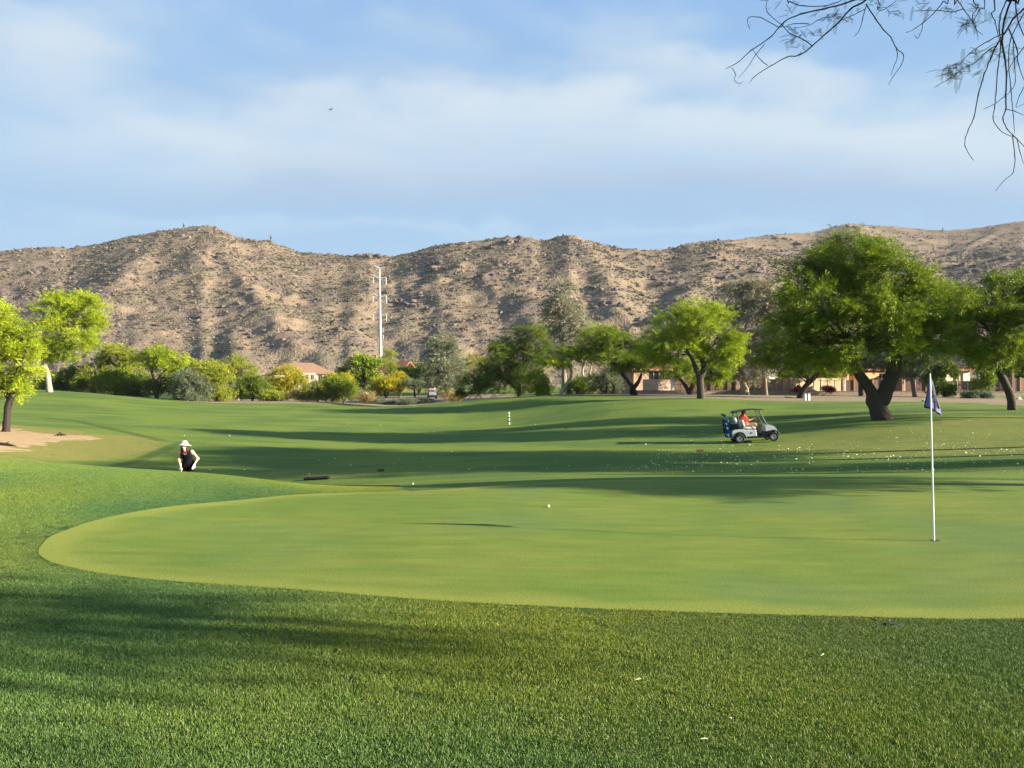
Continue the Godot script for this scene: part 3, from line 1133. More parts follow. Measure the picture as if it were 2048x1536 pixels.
# colours of leaves: dark, mid, light (linear)
var tones_of := {
	"lime": [Color(0.150, 0.215, 0.008), Color(0.270, 0.345, 0.012), Color(0.400, 0.455, 0.022)],
	"green": [Color(0.085, 0.140, 0.008), Color(0.160, 0.225, 0.010), Color(0.270, 0.330, 0.018)],
	"deep": [Color(0.060, 0.105, 0.008), Color(0.110, 0.170, 0.012), Color(0.190, 0.255, 0.020)],
	"olive": [Color(0.145, 0.180, 0.016), Color(0.245, 0.280, 0.024), Color(0.350, 0.370, 0.042)],
	"yellow": [Color(0.190, 0.200, 0.012), Color(0.360, 0.320, 0.014), Color(0.560, 0.450, 0.018)],
	"grey": [Color(0.170, 0.170, 0.125), Color(0.280, 0.270, 0.205), Color(0.410, 0.375, 0.300)],
	"sage": [Color(0.095, 0.125, 0.070), Color(0.150, 0.180, 0.105), Color(0.230, 0.250, 0.160)],
	"straw": [Color(0.240, 0.180, 0.060), Color(0.330, 0.250, 0.090), Color(0.420, 0.330, 0.140)],
	"bare": [Color(0.170, 0.150, 0.110), Color(0.210, 0.190, 0.140), Color(0.260, 0.235, 0.180)],
	"crimson": [Color(0.220, 0.012, 0.030), Color(0.400, 0.020, 0.060), Color(0.090, 0.130, 0.030)],
}

func bark(kind: String) -> StandardMaterial3D:
	if M.has("bark_" + kind):
		return M["bark_" + kind]
	var c: Color = {"dark": Color(0.040, 0.031, 0.026), "brown": Color(0.075, 0.060, 0.048), "pale": Color(0.36, 0.30, 0.22), "tan": Color(0.22, 0.17, 0.12)}[kind]
	var m := mat("bark_" + kind, Color(1, 1, 1), 0.95)
	m.albedo_texture = grain(70 + kind.length(), 256, 0.05, c * 0.4, c * 1.5, 4)
	m.uv1_triplanar = true
	m.uv1_scale = Vector3(3.5, 0.9, 3.5)
	m.normal_enabled = true
	m.normal_texture = relief(75, 256, 0.06, 9.0, 4)
	m.normal_scale = 1.0
	return m

func bent(g: Geo, a: Vector3, b: Vector3, ra: float, rb: float, r: RandomNumberGenerator, sides := 5, wander := 0.12) -> PackedVector3Array:
	var p := PackedVector3Array()
	var w := PackedFloat32Array()
	var n := 6
	var off := Vector3.ZERO
	var len := a.distance_to(b)
	for k in n + 1:
		var t := float(k) / n
		var q := a.lerp(b, t)
		q.y += sin(t * PI) * len * 0.10
		if k > 0 and k < n:
			off += Vector3(r.randfn(0, 1), r.randfn(0, 0.7), r.randfn(0, 1)) * len * wander * 0.35
		elif k == n:
			off *= 0.4
		p.append(q + off)
		w.append(lerpf(ra, rb, t))
	g.tube(p, w, sides, false)
	return p

# base: [px, far]; trunks: lists of [px, py, half width in px, (metres nearer)]; lobes: [px, py, half width, half height in px, (metres nearer)]
func tree(called: String, label: String, category: String, group: String, base: Array, trunks: Array, lobes: Array, o := {}) -> Node3D:
	var far: float = base[1]
	var at := stand(base[0], far)
	var root := thing(called, label, category, at, Basis(), group)
	var r := RandomNumberGenerator.new()
	r.seed = int(base[0] * 7 + far * 31 + lobes.size() * 3)
	var m := per_px(far)
	var kind: String = o.get("leaf", "mesquite")
	var tone: Array = tones_of[o.get("tone", "green")]
	var dens: float = o.get("dens", 18.0)
	var size: float = o.get("size", 0.8)
	var wood := Geo.new()
	var tips := []       # [place, radius]
	for line in trunks:
		var p := PackedVector3Array()
		var w := PackedFloat32Array()
		for q in line:
			p.append(W(q[0], q[1], far - (q[3] if q.size() > 3 else 0.0)) - at)
			w.append(q[2] * m * 0.88)
		if line == trunks[0]:
			# roots spread a little and run into the soil
			p[0].y = 0.0
			p.insert(0, p[0] + Vector3(0, -0.25, 0)); w.insert(0, w[0] * 1.25)
			w[1] *= 1.05
		# round the corners
		var p2 := PackedVector3Array()
		var w2 := PackedFloat32Array()
		for k in p.size() - 1:
			var a := p[maxi(k - 1, 0)]
			var d := p[mini(k + 2, p.size() - 1)]
			for t in 3:
				p2.append(p[k].cubic_interpolate(p[k + 1], a, d, t / 3.0)); w2.append(lerpf(w[k], w[k + 1], t / 3.0) * r.randf_range(0.93, 1.07))
		p2.append(p[-1]); w2.append(w[-1])
		wood.tube(p2, w2, 18, true, 0.07)
		for k in p2.size():
			if p2[k].y > 0.0 and k >= p2.size() / 2:
				tips.append([p2[k], w2[k]])
	var where := [[], [], []]
	var tint := [PackedColorArray(), PackedColorArray(), PackedColorArray()]
	var dry: float = o.get("dry", 0.03)
	for q in lobes:
		var c := W(q[0], q[1], far - (q[4] if q.size() > 4 else r.randf_range(-0.5, 0.5) * q[2] * m)) - at
		var rad: Vector3 = Vector3(q[2] * m, q[3] * m, (q[2] * 0.6 + q[3] * 0.4) * m) * o.get("swell", 1.04)
		if tips.size() > 0:
			var best = tips[0]
			for t in tips:
				if t[0].distance_to(c) + t[1] * -4.0 < best[0].distance_to(c) + best[1] * -4.0:
					best = t
			var thick: float = minf(best[1] * 0.55, 0.022 * rad.length() + 0.02)
			var end := c + Vector3(r.randfn(0, 0.15), 0.1, r.randfn(0, 0.15)) * rad
			var limb := bent(wood, best[0], end, thick, thick * 0.4, r, 6)
			for k in 7:
				var s: Vector3 = limb[r.randi_range(2, limb.size() - 1)]
				var dir := Vector3(r.randfn(0, 1), r.randf_range(-0.25, 1.0), r.randfn(0, 1)).normalized()
				var tip := c + dir * rad * 0.85
				var twig := bent(wood, s, tip, thick * 0.38, thick * 0.10, r, 4, 0.2)
				for j in 3:
					var s2: Vector3 = twig[r.randi_range(2, 5)]
					bent(wood, s2, s2 + (dir + Vector3(r.randfn(0, 0.8), r.randfn(0, 0.6), r.randfn(0, 0.8))) * rad * 0.35, thick * 0.15, 0.004, r, 3, 0.2)
		var count := int(dens * lerpf(1.5, 2.6, smoothstep(45.0, 95.0, far)) * 4.2 * pow((rad.x * rad.x + rad.x * rad.y + rad.y * rad.y) / 3.0, 0.85) / (size * size) * 0.75)
		var made := 0
		for k in count * 5:
			if made >= count:
				break
			var dir := Vector3(r.randfn(0, 1), r.randfn(0, 1), r.randfn(0, 1)).normalized()
			if dir.y < -0.25 and r.randf() < o.get("open_below", 0.55):
				continue
			var p := c + dir * rad * pow(r.randf_range(0.12, 1.0), 0.45) * (r.randf_range(0.85, 1.1) if r.randf() < 0.9 else r.randf_range(1.05, 1.35))
			var n := clump.get_noise_3dv((p + at) * o.get("clump", 1.0))
			if n < -0.03 + r.randf_range(-0.12, 0.12) + o.get("gaps", 0.0):
				continue
			if p.y < 0.05:
				continue
			made += 1
			var sweep := Vector3(clump.get_noise_3dv(p * 0.9 + Vector3(50, 0, 0)) * 1.6 - 0.25, clump.get_noise_3dv(p * 0.9 + Vector3(0, 50, 0)) * 0.8, clump.get_noise_3dv(p * 0.9 + Vector3(0, 0, 50)) * 1.6)
			var out := (dir * Vector3(0.8, 0.6, 0.8) + sweep + Vector3(r.randfn(0, 0.4), r.randfn(0, 0.25) + o.get("rise", 0.05), r.randfn(0, 0.4))).normalized()
			var up := Vector3.UP if absf(out.y) < 0.95 else Vector3.RIGHT
			var s := size * r.randf_range(0.6, 1.35)
			var b := Basis.looking_at(-out, up) * Basis(Vector3.BACK, r.randfn(0, 0.5))
			var which := r.randi() % 3
			where[which].append(Transform3D(b.scaled(Vector3.ONE * s), p - out * s * 0.5))
			var t := clampf(r.randf() * 0.8 + n * 0.9 - 0.05, 0.0, 1.0)
			var tc: Color = tone[0].lerp(tone[1], t * 2.0) if t < 0.5 else tone[1].lerp(tone[2], t * 2.0 - 1.0)
			if r.randf() < dry:
				tc = tc.lerp(Color(0.24, 0.19, 0.09), 0.7)
			tint[which].append(tc)
	if wood.v.size() > 0:
		part(o.get("wood_name", "trunk"), wood, bark(o.get("bark", "brown")), root)
	var leafy := tinted("leaves_" + kind, 0.55, Color(0.62, 0.66, 0.42) if kind != "straw" else Color(0.4, 0.38, 0.25))
	for k in 3:
		if where[k].size() > 0:
			many(o.get("crown_name", "crown"), sprays["%s%d" % [kind, k]], leafy, where[k], tint[k], root)
	return root

func bush(called: String, label: String, far: float, lobes: Array, o := {}) -> Node3D:
	var opts := {"leaf": "bush", "open_below": 0.15, "crown_name": "foliage", "wood_name": "stem", "size": 0.55, "dens": 14.0, "gaps": -0.05, "swell": 1.25, "bark": "brown"}
	opts.merge(o, true)
	var base: float = lobes[0][0]
	var stems := []
	var ground := stand(base, far)
	var low := 790.0 - (ground.y - EYE) / per_px(far)
	if not o.get("no_stem", false):
		stems = [[[base, low, 2.2], [base - 3, lerpf(low, lobes[0][1], 0.5), 1.8], [base - 6, lobes[0][1], 1.0]], [[base, low, 2.0], [base + 5, lerpf(low, lobes[0][1], 0.5), 1.5], [base + 9, lobes[0][1], 0.8]]]
	return tree(called, label, o.get("category", "bush"), o.get("group", "desert bushes along the fairway edge"), [base, far], stems, lobes, opts)

func make_trees() -> void:
	spray_kinds()
	var row := "mesquite trees beside the fairway"
	tree("mesquite_tree", "large twin-trunked mesquite with dense green crown right of the golf cart", "tree", row, [1763, 42], [
		[[1764, 839, 21], [1758, 822, 19], [1752, 803, 19], [1747, 790, 16]],
		[[1750, 802, 15], [1738, 776, 12], [1718, 748, 11], [1704, 722, 9, 0.5], [1692, 680, 7, 0.8]],
		[[1760, 806, 17], [1772, 780, 16], [1785, 752, 15], [1793, 715, 12], [1790, 668, 9], [1775, 620, 6]]],
		[[1690, 497, 62, 38], [1645, 540, 70, 42], [1735, 520, 55, 40], [1610, 592, 52, 36, 1.0], [1700, 570, 95, 52], [1780, 560, 75, 42], [1840, 590, 62, 36], [1660, 632, 72, 46, 1.5], [1750, 622, 85, 48, 1.5], [1835, 635, 62, 40], [1880, 650, 34, 26], [1640, 682, 55, 38], [1720, 672, 60, 34, -1.5], [1810, 680, 60, 38], [1690, 600, 90, 60, -2.5], [1790, 600, 90, 60, -2.5], [1620, 700, 46, 30, 1.0], [1700, 698, 40, 30, 2.0], [1770, 690, 44, 30, 2.0], [1850, 692, 46, 32, 1.0], [1895, 672, 34, 26], [1580, 640, 36, 28]],
		{"tone": "green", "dens": 27.0, "bark": "brown", "size": 1.05})
	tree("mesquite_tree", "leaning mesquite with dark drooping crown beside the white utility boxes", "tree", row, [1600, 75], [
		[[1600, 793, 8], [1608, 778, 6.5], [1620, 763, 5.5], [1633, 750, 4.5], [1640, 725, 3.5]]],
		[[1570, 660, 42, 28], [1620, 650, 48, 30], [1550, 700, 36, 28], [1600, 700, 48, 34], [1650, 690, 45, 34], [1575, 730, 42, 20], [1640, 728, 44, 22], [1680, 715, 24, 22], [1530, 720, 26, 22], [1590, 745, 34, 12], [1660, 745, 30, 12]],
		{"tone": "green", "dens": 17.0, "bark": "dark", "size": 1.15})
	tree("mesquite_tree", "mesquite with curved trunk and spreading crown at the right edge", "tree", row, [2024, 47], [
		[[2024, 820, 9], [2021, 792, 8.5], [2010, 765, 8], [1998, 742, 7.5], [1990, 715, 7], [1990, 680, 5]]],
		[[1905, 592, 50, 28], [1960, 585, 55, 32], [2030, 575, 70, 32], [2100, 580, 60, 36], [1925, 635, 60, 34], [2000, 630, 75, 42], [2075, 640, 70, 46], [1935, 680, 45, 26], [1995, 690, 55, 38], [2070, 700, 60, 40], [1900, 700, 30, 22], [2130, 650, 50, 50], [1930, 712, 36, 22, 1.0], [1990, 722, 40, 18, -1.0], [1880, 640, 34, 26]],
		{"tone": "green", "dens": 25.0, "bark": "brown", "size": 1.05})
	tree("mesquite_tree", "round bright mesquite with pale lower trunk in the middle of the row", "tree", row, [1402, 68], [
		[[1402, 797, 8.5], [1401, 775, 8], [1400, 757, 8], [1401, 750, 7]],
		[[1400, 756, 6], [1391, 735, 5], [1384, 718, 4], [1375, 705, 3]],
		[[1401, 756, 7], [1408, 738, 6.5], [1405, 722, 5], [1392, 706, 4]]],
		[[1395, 625, 55, 28], [1440, 632, 32, 24], [1352, 652, 55, 32], [1408, 655, 62, 34], [1452, 672, 38, 30], [1315, 682, 42, 26], [1365, 690, 58, 30], [1425, 695, 55, 30], [1290, 705, 30, 16], [1470, 705, 26, 20], [1340, 718, 40, 16], [1440, 722, 30, 14]],
		{"tone": "lime", "dens": 19.0, "bark": "brown", "size": 1.15})
	tree("mesquite_tree", "fork-trunked dark mesquite left of the round bright one", "tree", row, [1269, 80], [
		[[1268, 791, 8], [1266, 780, 7], [1266, 774, 6]],
		[[1266, 776, 5], [1254, 758, 4.2], [1240, 742, 3.6], [1225, 722, 2.5]],
		[[1267, 776, 5], [1278, 762, 4], [1283, 748, 3]]],
		[[1205, 672, 42, 24], [1240, 690, 40, 24], [1185, 700, 34, 24], [1225, 712, 46, 24], [1268, 705, 32, 24], [1275, 730, 26, 18], [1250, 735, 28, 14], [1290, 690, 22, 18]],
		{"tone": "green", "dens": 17.0, "bark": "dark", "size": 1.15})
	tree("mesquite_tree", "low leafy two-stemmed mesquite in front of the iron fence", "tree", row, [1380, 86], [
		[[1381, 790, 6], [1383, 776, 5], [1388, 762, 3]], [[1379, 788, 5], [1371, 772, 4], [1360, 758, 3]]],
		[[1352, 742, 30, 16], [1385, 735, 34, 20], [1425, 745, 30, 20], [1445, 755, 20, 14], [1405, 758, 24, 12]],
		{"tone": "lime", "dens": 11.0, "bark": "dark", "size": 0.95})
	tree("gum_tree", "tall grey gum with pale split trunks behind the round bright mesquite", "tree", "pale gum trees", [1488, 89], [
		[[1490, 788, 10], [1488, 772, 8], [1482, 758, 6], [1470, 735, 4.5], [1462, 712, 3.5]], [[1489, 770, 5], [1487, 750, 4], [1481, 728, 3.5], [1484, 690, 3], [1495, 640, 2.5]]],
		[[1475, 585, 40, 26], [1520, 580, 42, 30], [1550, 610, 30, 30], [1490, 625, 46, 34], [1530, 650, 40, 34], [1480, 675, 36, 32], [1510, 700, 40, 34], [1545, 690, 26, 30], [1460, 720, 22, 26], [1500, 740, 30, 24]],
		{"tone": "grey", "leaf": "gum", "dens": 16.0, "bark": "pale", "size": 1.3, "gaps": 0.08, "dry": 0.25})
	tree("gum_tree", "slender gum with peeling tan trunk right of the split-trunked gum", "tree", "pale gum trees", [1531, 87], [
		[[1531, 787, 5.5], [1530, 768, 4.5], [1528, 745, 3.5], [1526, 715, 3], [1530, 680, 2.4]]],
		[[1525, 690, 24, 24], [1540, 660, 26, 26], [1515, 720, 20, 20], [1540, 715, 18, 20]],
		{"tone": "grey", "leaf": "gum", "dens": 14.0, "bark": "tan", "size": 1.2, "gaps": 0.08, "dry": 0.2})
	tree("gum_tree", "tall grey conical gum standing above the middle trees", "tree", "pale gum trees", [1128, 135], [
		[[1128, 790, 6], [1128, 740, 5], [1127, 680, 4], [1125, 620, 3], [1125, 580, 2]]],
		[[1126, 577, 18, 18], [1118, 605, 28, 24], [1140, 615, 24, 22], [1108, 630, 24, 22], [1140, 645, 38, 24], [1170, 652, 22, 16], [1120, 660, 36, 20], [1150, 670, 34, 18]],
		{"tone": "grey", "leaf": "gum", "dens": 17.0, "bark": "tan", "size": 1.7, "gaps": 0.02, "dry": 0.15})
	tree("mesquite_tree", "wide shaggy mesquite clump with dark shaded underside right of the grey weeping tree", "tree", row, [1040, 85], [
		[[1040, 792, 5], [1038, 775, 4.5], [1044, 755, 3.5], [1055, 730, 3]], [[1040, 785, 4], [1020, 765, 3], [1000, 745, 2.5]]],
		[[1058, 665, 38, 20], [1030, 690, 34, 22], [1078, 690, 32, 22], [1000, 695, 28, 16], [1050, 720, 48, 26], [1005, 725, 40, 22], [970, 748, 38, 22], [945, 770, 28, 22], [1000, 765, 42, 24], [1045, 765, 34, 24], [930, 785, 18, 12]],
		{"tone": "deep", "dens": 15.0, "bark": "dark", "size": 1.0, "open_below": 0.2, "dry": 0.12})
	tree("mesquite_tree", "small lime mesquite on a bowed pale trunk in front of the shaggy clump", "tree", row, [1124, 80], [
		[[1121, 792, 4], [1128, 775, 3.2], [1140, 757, 2.8], [1143, 742, 2.4], [1136, 728, 1.8]]],
		[[1125, 708, 32, 16], [1100, 722, 24, 14], [1145, 722, 22, 15], [1122, 728, 26, 10]],
		{"tone": "lime", "dens": 14.0, "bark": "pale", "size": 0.85})
	tree("mesquite_tree", "tan-topped half bare mesquite behind the fork-trunked one", "tree", row, [1172, 104], [
		[[1172, 792, 3.5], [1170, 765, 3], [1165, 740, 2.6], [1180, 700, 2]], [[1171, 770, 2.5], [1180, 745, 2], [1185, 720, 1.6]]],
		[[1205, 663, 34, 18], [1172, 690, 30, 22], [1150, 705, 26, 22], [1195, 695, 28, 20]],
		{"tone": "olive", "dens": 9.0, "bark": "pale", "size": 1.1, "dry": 0.3, "gaps": 0.05})
	tree("weeping_tree", "grey weeping tree with hanging foliage left of the shaggy mesquite clump", "tree", "", [893, 122], [
		[[894, 796, 4], [893, 770, 3.4], [888, 735, 2.8], [890, 700, 2]]],
		[[892, 680, 26, 22], [872, 700, 26, 24], [908, 705, 24, 28], [880, 735, 30, 30], [910, 745, 26, 34], [868, 755, 20, 22], [895, 775, 26, 18]],
		{"tone": "sage", "leaf": "gum", "dens": 10.0, "bark": "tan", "size": 1.4, "dry": 0.2, "open_below": 0.2})
	tree("mesquite_tree", "pale dusty mesquite just right of the grey weeping tree", "tree", row, [952, 128], [
		[[952, 795, 3], [950, 765, 2.4], [948, 735, 2]]],
		[[950, 722, 24, 20], [935, 742, 18, 18], [965, 745, 18, 20]],
		{"tone": "olive", "dens": 9.0, "bark": "tan", "size": 1.2, "dry": 0.35})
	tree("mesquite_tree", "bright lime mesquite on bare sand at the left edge", "tree", row, [12, 41], [
		[[12, 864, 8], [14, 838, 7.5], [16, 815, 7.5], [22, 795, 7], [30, 775, 5]], [[20, 800, 5], [5, 780, 4], [-15, 760, 3]]],
		[[25, 635, 55, 30], [-40, 640, 60, 36], [46, 665, 34, 34], [5, 680, 66, 40], [-60, 700, 70, 50], [36, 705, 36, 34], [0, 725, 58, 32], [38, 738, 32, 22], [12, 755, 44, 22], [-40, 755, 50, 26], [30, 775, 30, 14]],
		{"tone": "lime", "dens": 22.0, "bark": "dark", "size": 0.95, "open_below": 0.3})
	tree("mesquite_tree", "tall lime mesquite with white leaning trunk behind the left sandy patch", "tree", row, [98, 82], [
		[[99, 779, 6.5], [97, 762, 6], [94, 745, 5.5], [88, 728, 5], [82, 705, 4]]],
		[[140, 600, 48, 22], [175, 612, 36, 24], [110, 620, 38, 26], [150, 640, 52, 28], [190, 645, 24, 26], [100, 660, 44, 28], [145, 680, 46, 24], [95, 695, 38, 24], [180, 680, 18, 16], [120, 715, 32, 12]],
		{"tone": "lime", "dens": 17.0, "bark": "pale", "size": 1.15})
	tree("mesquite_tree", "mesquite with crooked brown trunk standing at the left end of the fairway bushes", "tree", row, [312, 86], [
		[[313, 799, 4.2], [312, 782, 3.6], [314, 768, 3.4], [307, 754, 3], [303, 740, 2.6]]],
		[[320, 708, 34, 18], [348, 716, 26, 18], [292, 720, 26, 16], [315, 730, 38, 14], [352, 735, 20, 12]],
		{"tone": "lime", "dens": 14.0, "bark": "dark", "size": 0.85})
	tree("mesquite_tree", "dome-shaped mesquite left of the crooked brown trunk", "tree", row, [245, 92], [
		[[246, 796, 3], [244, 770, 2.5], [240, 740, 2]]],
		[[235, 705, 30, 18], [258, 715, 30, 20], [218, 722, 22, 18], [245, 735, 36, 18], [275, 735, 18, 16]],
		{"tone": "olive", "dens": 14.0, "bark": "dark", "size": 0.95})
	# bushes between the fairway and the hills, from the left
	bush("desert_bush", "dark green bush right of the white leaning trunk", 93, [[150, 758, 32, 20], [128, 766, 22, 16]], {"tone": "deep", "leaf": "broad"})
	bush("desert_bush", "yellow-green feathery bush second right of the white leaning trunk", 92, [[188, 752, 24, 22], [178, 770, 26, 16]], {"tone": "olive"})
	bush("desert_bush", "low lime bush at the foot of the white leaning trunk", 96, [[112, 765, 18, 13], [85, 768, 18, 12]], {"tone": "lime"})
	bush("desert_bush", "dark rounded bush below the dome-shaped mesquite", 89, [[232, 765, 30, 26], [258, 775, 24, 20]], {"tone": "green", "leaf": "broad"})
	bush("desert_bush", "shaded deep green bush behind the crooked brown trunk", 90, [[282, 772, 26, 22], [335, 770, 22, 22]], {"tone": "deep", "leaf": "broad"})
	bush("desert_bush", "grey-green sage bush right of the crooked brown trunk", 86, [[378, 770, 26, 26], [398, 780, 22, 20], [360, 784, 18, 14]], {"tone": "sage"})
	bush("desert_bush", "yellow-green bush right of the grey-green sage bush", 88, [[432, 768, 30, 26], [420, 745, 30, 20], [450, 785, 22, 16]], {"tone": "olive"})
	bush("desert_bush", "feathery bush rising behind the grey-green sage bush", 96, [[395, 738, 30, 18], [365, 735, 24, 16]], {"tone": "olive"})
	tree("mesquite_tree", "pale tufted mesquite behind the bushes left of the tile-roofed house", "tree", row, [475, 104], [[[476, 796, 2.6], [475, 770, 2.2], [474, 740, 1.8]]],
		[[472, 722, 24, 16], [460, 738, 24, 18], [495, 742, 22, 18], [475, 755, 32, 18]], {"tone": "olive", "dens": 11.0, "bark": "tan", "size": 1.0})
	bush("desert_bush", "dark spreading bush on the sand left of the yellow bush", 93, [[505, 772, 26, 18], [488, 782, 22, 12], [528, 785, 18, 10]], {"tone": "deep"})
	bush("palo_verde_bush", "round bush in yellow bloom in front of the tile-roofed house", 97, [[574, 757, 32, 20], [560, 772, 28, 16], [596, 768, 18, 18]], {"tone": "yellow", "group": "bushes in yellow bloom"})
	bush("desert_bush", "low green bush on the sand below the yellow bush", 90, [[540, 792, 22, 9], [556, 794, 14, 7]], {"tone": "olive", "no_stem": true})
	bush("desert_bush", "wide untidy bush with pale stems below the house gable", 91, [[635, 778, 32, 18], [660, 786, 26, 16], [610, 788, 22, 12]], {"tone": "olive", "dry": 0.25})
	bush("desert_bush", "dark green bush at the right end of the untidy bush", 92, [[688, 778, 22, 18], [672, 770, 18, 14]], {"tone": "green"})
	bush("palo_verde_bush", "small yellow blooming bush right under the house gable", 101, [[665, 757, 16, 10], [690, 758, 12, 10]], {"tone": "yellow", "group": "bushes in yellow bloom"})
	tree("mesquite_tree", "full green mesquite just left of the steel pylon's foot", "tree", row, [728, 118], [[[729, 788, 4], [728, 770, 3], [726, 745, 2.4]]],
		[[722, 728, 28, 16], [745, 732, 22, 18], [700, 745, 22, 20], [735, 752, 32, 18], [715, 768, 18, 12]], {"tone": "green", "dens": 13.0, "bark": "dark", "size": 1.1, "leaf": "broad"})
	tree("mesquite_tree", "yellowish feathery mesquite right behind the steel pylon's foot", "tree", row, [778, 150], [[[778, 785, 2.5], [778, 760, 2], [776, 730, 1.6]]],
		[[776, 712, 14, 14], [770, 730, 18, 16], [785, 738, 16, 14]], {"tone": "olive", "dens": 12.0, "bark": "tan", "size": 1.3})
	bush("palo_verde_bush", "yellow blooming bush right of the pylon's foot", 108, [[772, 768, 26, 14], [790, 775, 20, 12], [755, 776, 18, 12]], {"tone": "yellow", "group": "bushes in yellow bloom"})
	bush("palo_verde_bush", "brighter yellow blooming bush farther right of the pylon's foot", 113, [[800, 758, 16, 11], [808, 766, 12, 10]], {"tone": "yellow", "group": "bushes in yellow bloom"})
	tree("ironwood_tree", "small dark flat-topped tree between the yellow bushes and the distant cart", "tree", "", [830, 108], [[[830, 796, 2.2], [829, 785, 1.8], [829, 775, 1.5]]],
		[[828, 766, 22, 8], [815, 770, 14, 7], [843, 771, 15, 7]], {"tone": "sage", "dens": 15.0, "bark": "dark", "size": 0.8})
	bush("desert_bush", "dark hedge-like bush behind the small flat-topped tree", 128, [[838, 748, 24, 18], [812, 752, 20, 16], [860, 752, 18, 18]], {"tone": "deep", "leaf": "broad", "size": 0.9})
	bush("straw_clump", "straw-coloured desert clump in front of the distant white cart", 95, [[722, 797, 20, 9], [738, 798, 14, 7]], {"tone": "straw", "leaf": "straw", "no_stem": true, "size": 0.7, "rise": 0.7, "group": "dry straw clumps", "category": "shrub"})
	bush("straw_clump", "straw-coloured desert clump right of the distant parked cart", 90, [[898, 795, 18, 9], [912, 797, 14, 7]], {"tone": "straw", "leaf": "straw", "no_stem": true, "size": 0.7, "rise": 0.7, "group": "dry straw clumps", "category": "shrub"})
	bush("straw_clump", "dry straw tuft on the sand below the tile-roofed house", 95, [[586, 792, 16, 8], [572, 795, 10, 6]], {"tone": "straw", "leaf": "straw", "no_stem": true, "size": 0.6, "rise": 0.7, "group": "dry straw clumps", "category": "shrub"})
	bush("desert_bush", "low dry grey bush by the dark water's edge", 94, [[772, 803, 16, 6], [810, 804, 20, 6], [848, 803, 18, 6]], {"tone": "sage", "no_stem": true, "size": 0.5})
	bush("desert_bush", "lime bush under the small lime mesquite", 82, [[1075, 762, 20, 20], [1092, 778, 18, 14]], {"tone": "lime"})
	bush("desert_bush", "pale feathery bush left of the fork-trunked mesquite", 84, [[1216, 762, 20, 22], [1202, 778, 18, 14], [1232, 780, 14, 12]], {"tone": "sage", "rise": 0.4})
	bush("desert_bush", "dark bush in the shade between the bowed trunk and the pale bush", 100, [[1178, 770, 26, 20], [1148, 778, 20, 14]], {"tone": "deep"})
	tree("olive_tree", "grey-leaved tree with short tan trunk behind the big twin-trunked mesquite", "tree", "", [1828, 87], [[[1829, 788, 4.5], [1826, 770, 4], [1823, 752, 3], [1830, 735, 2.2]]],
		[[1835, 715, 38, 24], [1868, 700, 28, 24], [1800, 722, 28, 22], [1850, 738, 34, 18], [1820, 748, 26, 12]], {"tone": "sage", "leaf": "broad", "dens": 11.0, "bark": "tan", "size": 0.9})
	tree("olive_tree", "grey-leaved tree glimpsed between the forks of the big mesquite", "tree", "", [1722, 90], [[[1722, 792, 5], [1721, 775, 4.5], [1720, 755, 3], [1724, 735, 2]]],
		[[1720, 728, 28, 20], [1748, 718, 28, 18], [1700, 738, 18, 14], [1765, 735, 20, 14]], {"tone": "sage", "leaf": "broad", "dens": 11.0, "bark": "brown", "size": 0.9})
	bush("shade_shrub", "dark leafy shrub against the wall behind the flag", 86, [[1872, 765, 22, 22], [1890, 745, 22, 18], [1895, 778, 16, 12]], {"tone": "deep", "leaf": "broad", "group": "garden shrubs by the walls"})
	bush("shade_shrub", "bright green shrub by the fence post left of the curved trunk", 84, [[1965, 770, 16, 18], [1975, 755, 12, 12]], {"tone": "green", "leaf": "broad", "group": "garden shrubs by the walls"})
	bush("shade_shrub", "grey low shrub at the foot of the low wall left of the curved trunk", 80, [[1952, 790, 20, 9], [1970, 794, 12, 6]], {"tone": "sage", "no_stem": true, "group": "garden shrubs by the walls"})
	tree("dark_tree", "dense shadowy tree behind the curved trunk at the right edge", "tree", "", [2010, 96], [[[2010, 790, 5], [2010, 750, 4], [2008, 715, 3]]],
		[[1960, 715, 34, 26], [2010, 705, 40, 30], [2060, 720, 40, 34], [2035, 750, 34, 24], [1985, 742, 26, 20]], {"tone": "deep", "leaf": "broad", "dens": 13.0, "bark": "dark", "size": 1.1})
	bush("bougainvillea", "crimson bougainvillea spilling over the sunlit tan wall", 95, [[1668, 745, 12, 9], [1676, 752, 10, 7], [1655, 750, 9, 6]], {"tone": "crimson", "size": 0.45, "dens": 16.0, "group": "crimson bougainvillea", "no_stem": true})
	bush("bougainvillea", "low crimson flowering bush at the foot of the wall behind the leaning trunk", 90.5, [[1592, 777, 9, 5]], {"tone": "crimson", "size": 0.4, "dens": 14.0, "group": "crimson bougainvillea", "no_stem": true})
	bush("bougainvillea", "low flowering bush below the crimson bougainvillea on the wall", 90.5, [[1662, 780, 9, 5], [1652, 777, 8, 5]], {"tone": "crimson", "size": 0.4, "dens": 12.0, "group": "crimson bougainvillea", "no_stem": true})
	tree("garden_tree", "dark garden tree between the tan wall and the white house", "tree", "", [1440, 100], [[[1440, 790, 4], [1440, 765, 3.5], [1440, 742, 3]]],
		[[1440, 735, 26, 18], [1455, 752, 22, 16], [1425, 755, 20, 16], [1462, 765, 16, 14]], {"tone": "deep", "leaf": "broad", "dens": 12.0, "bark": "dark", "size": 1.0})
	tree("garden_tree", "dark garden tree filling the gap right of the fork-trunked mesquite", "tree", "", [1325, 108], [[[1325, 792, 4], [1325, 760, 3], [1325, 735, 2.5]]],
		[[1310, 722, 26, 16], [1345, 728, 24, 14], [1370, 735, 20, 14]], {"tone": "deep", "leaf": "broad", "dens": 11.0, "bark": "dark", "size": 1.0})
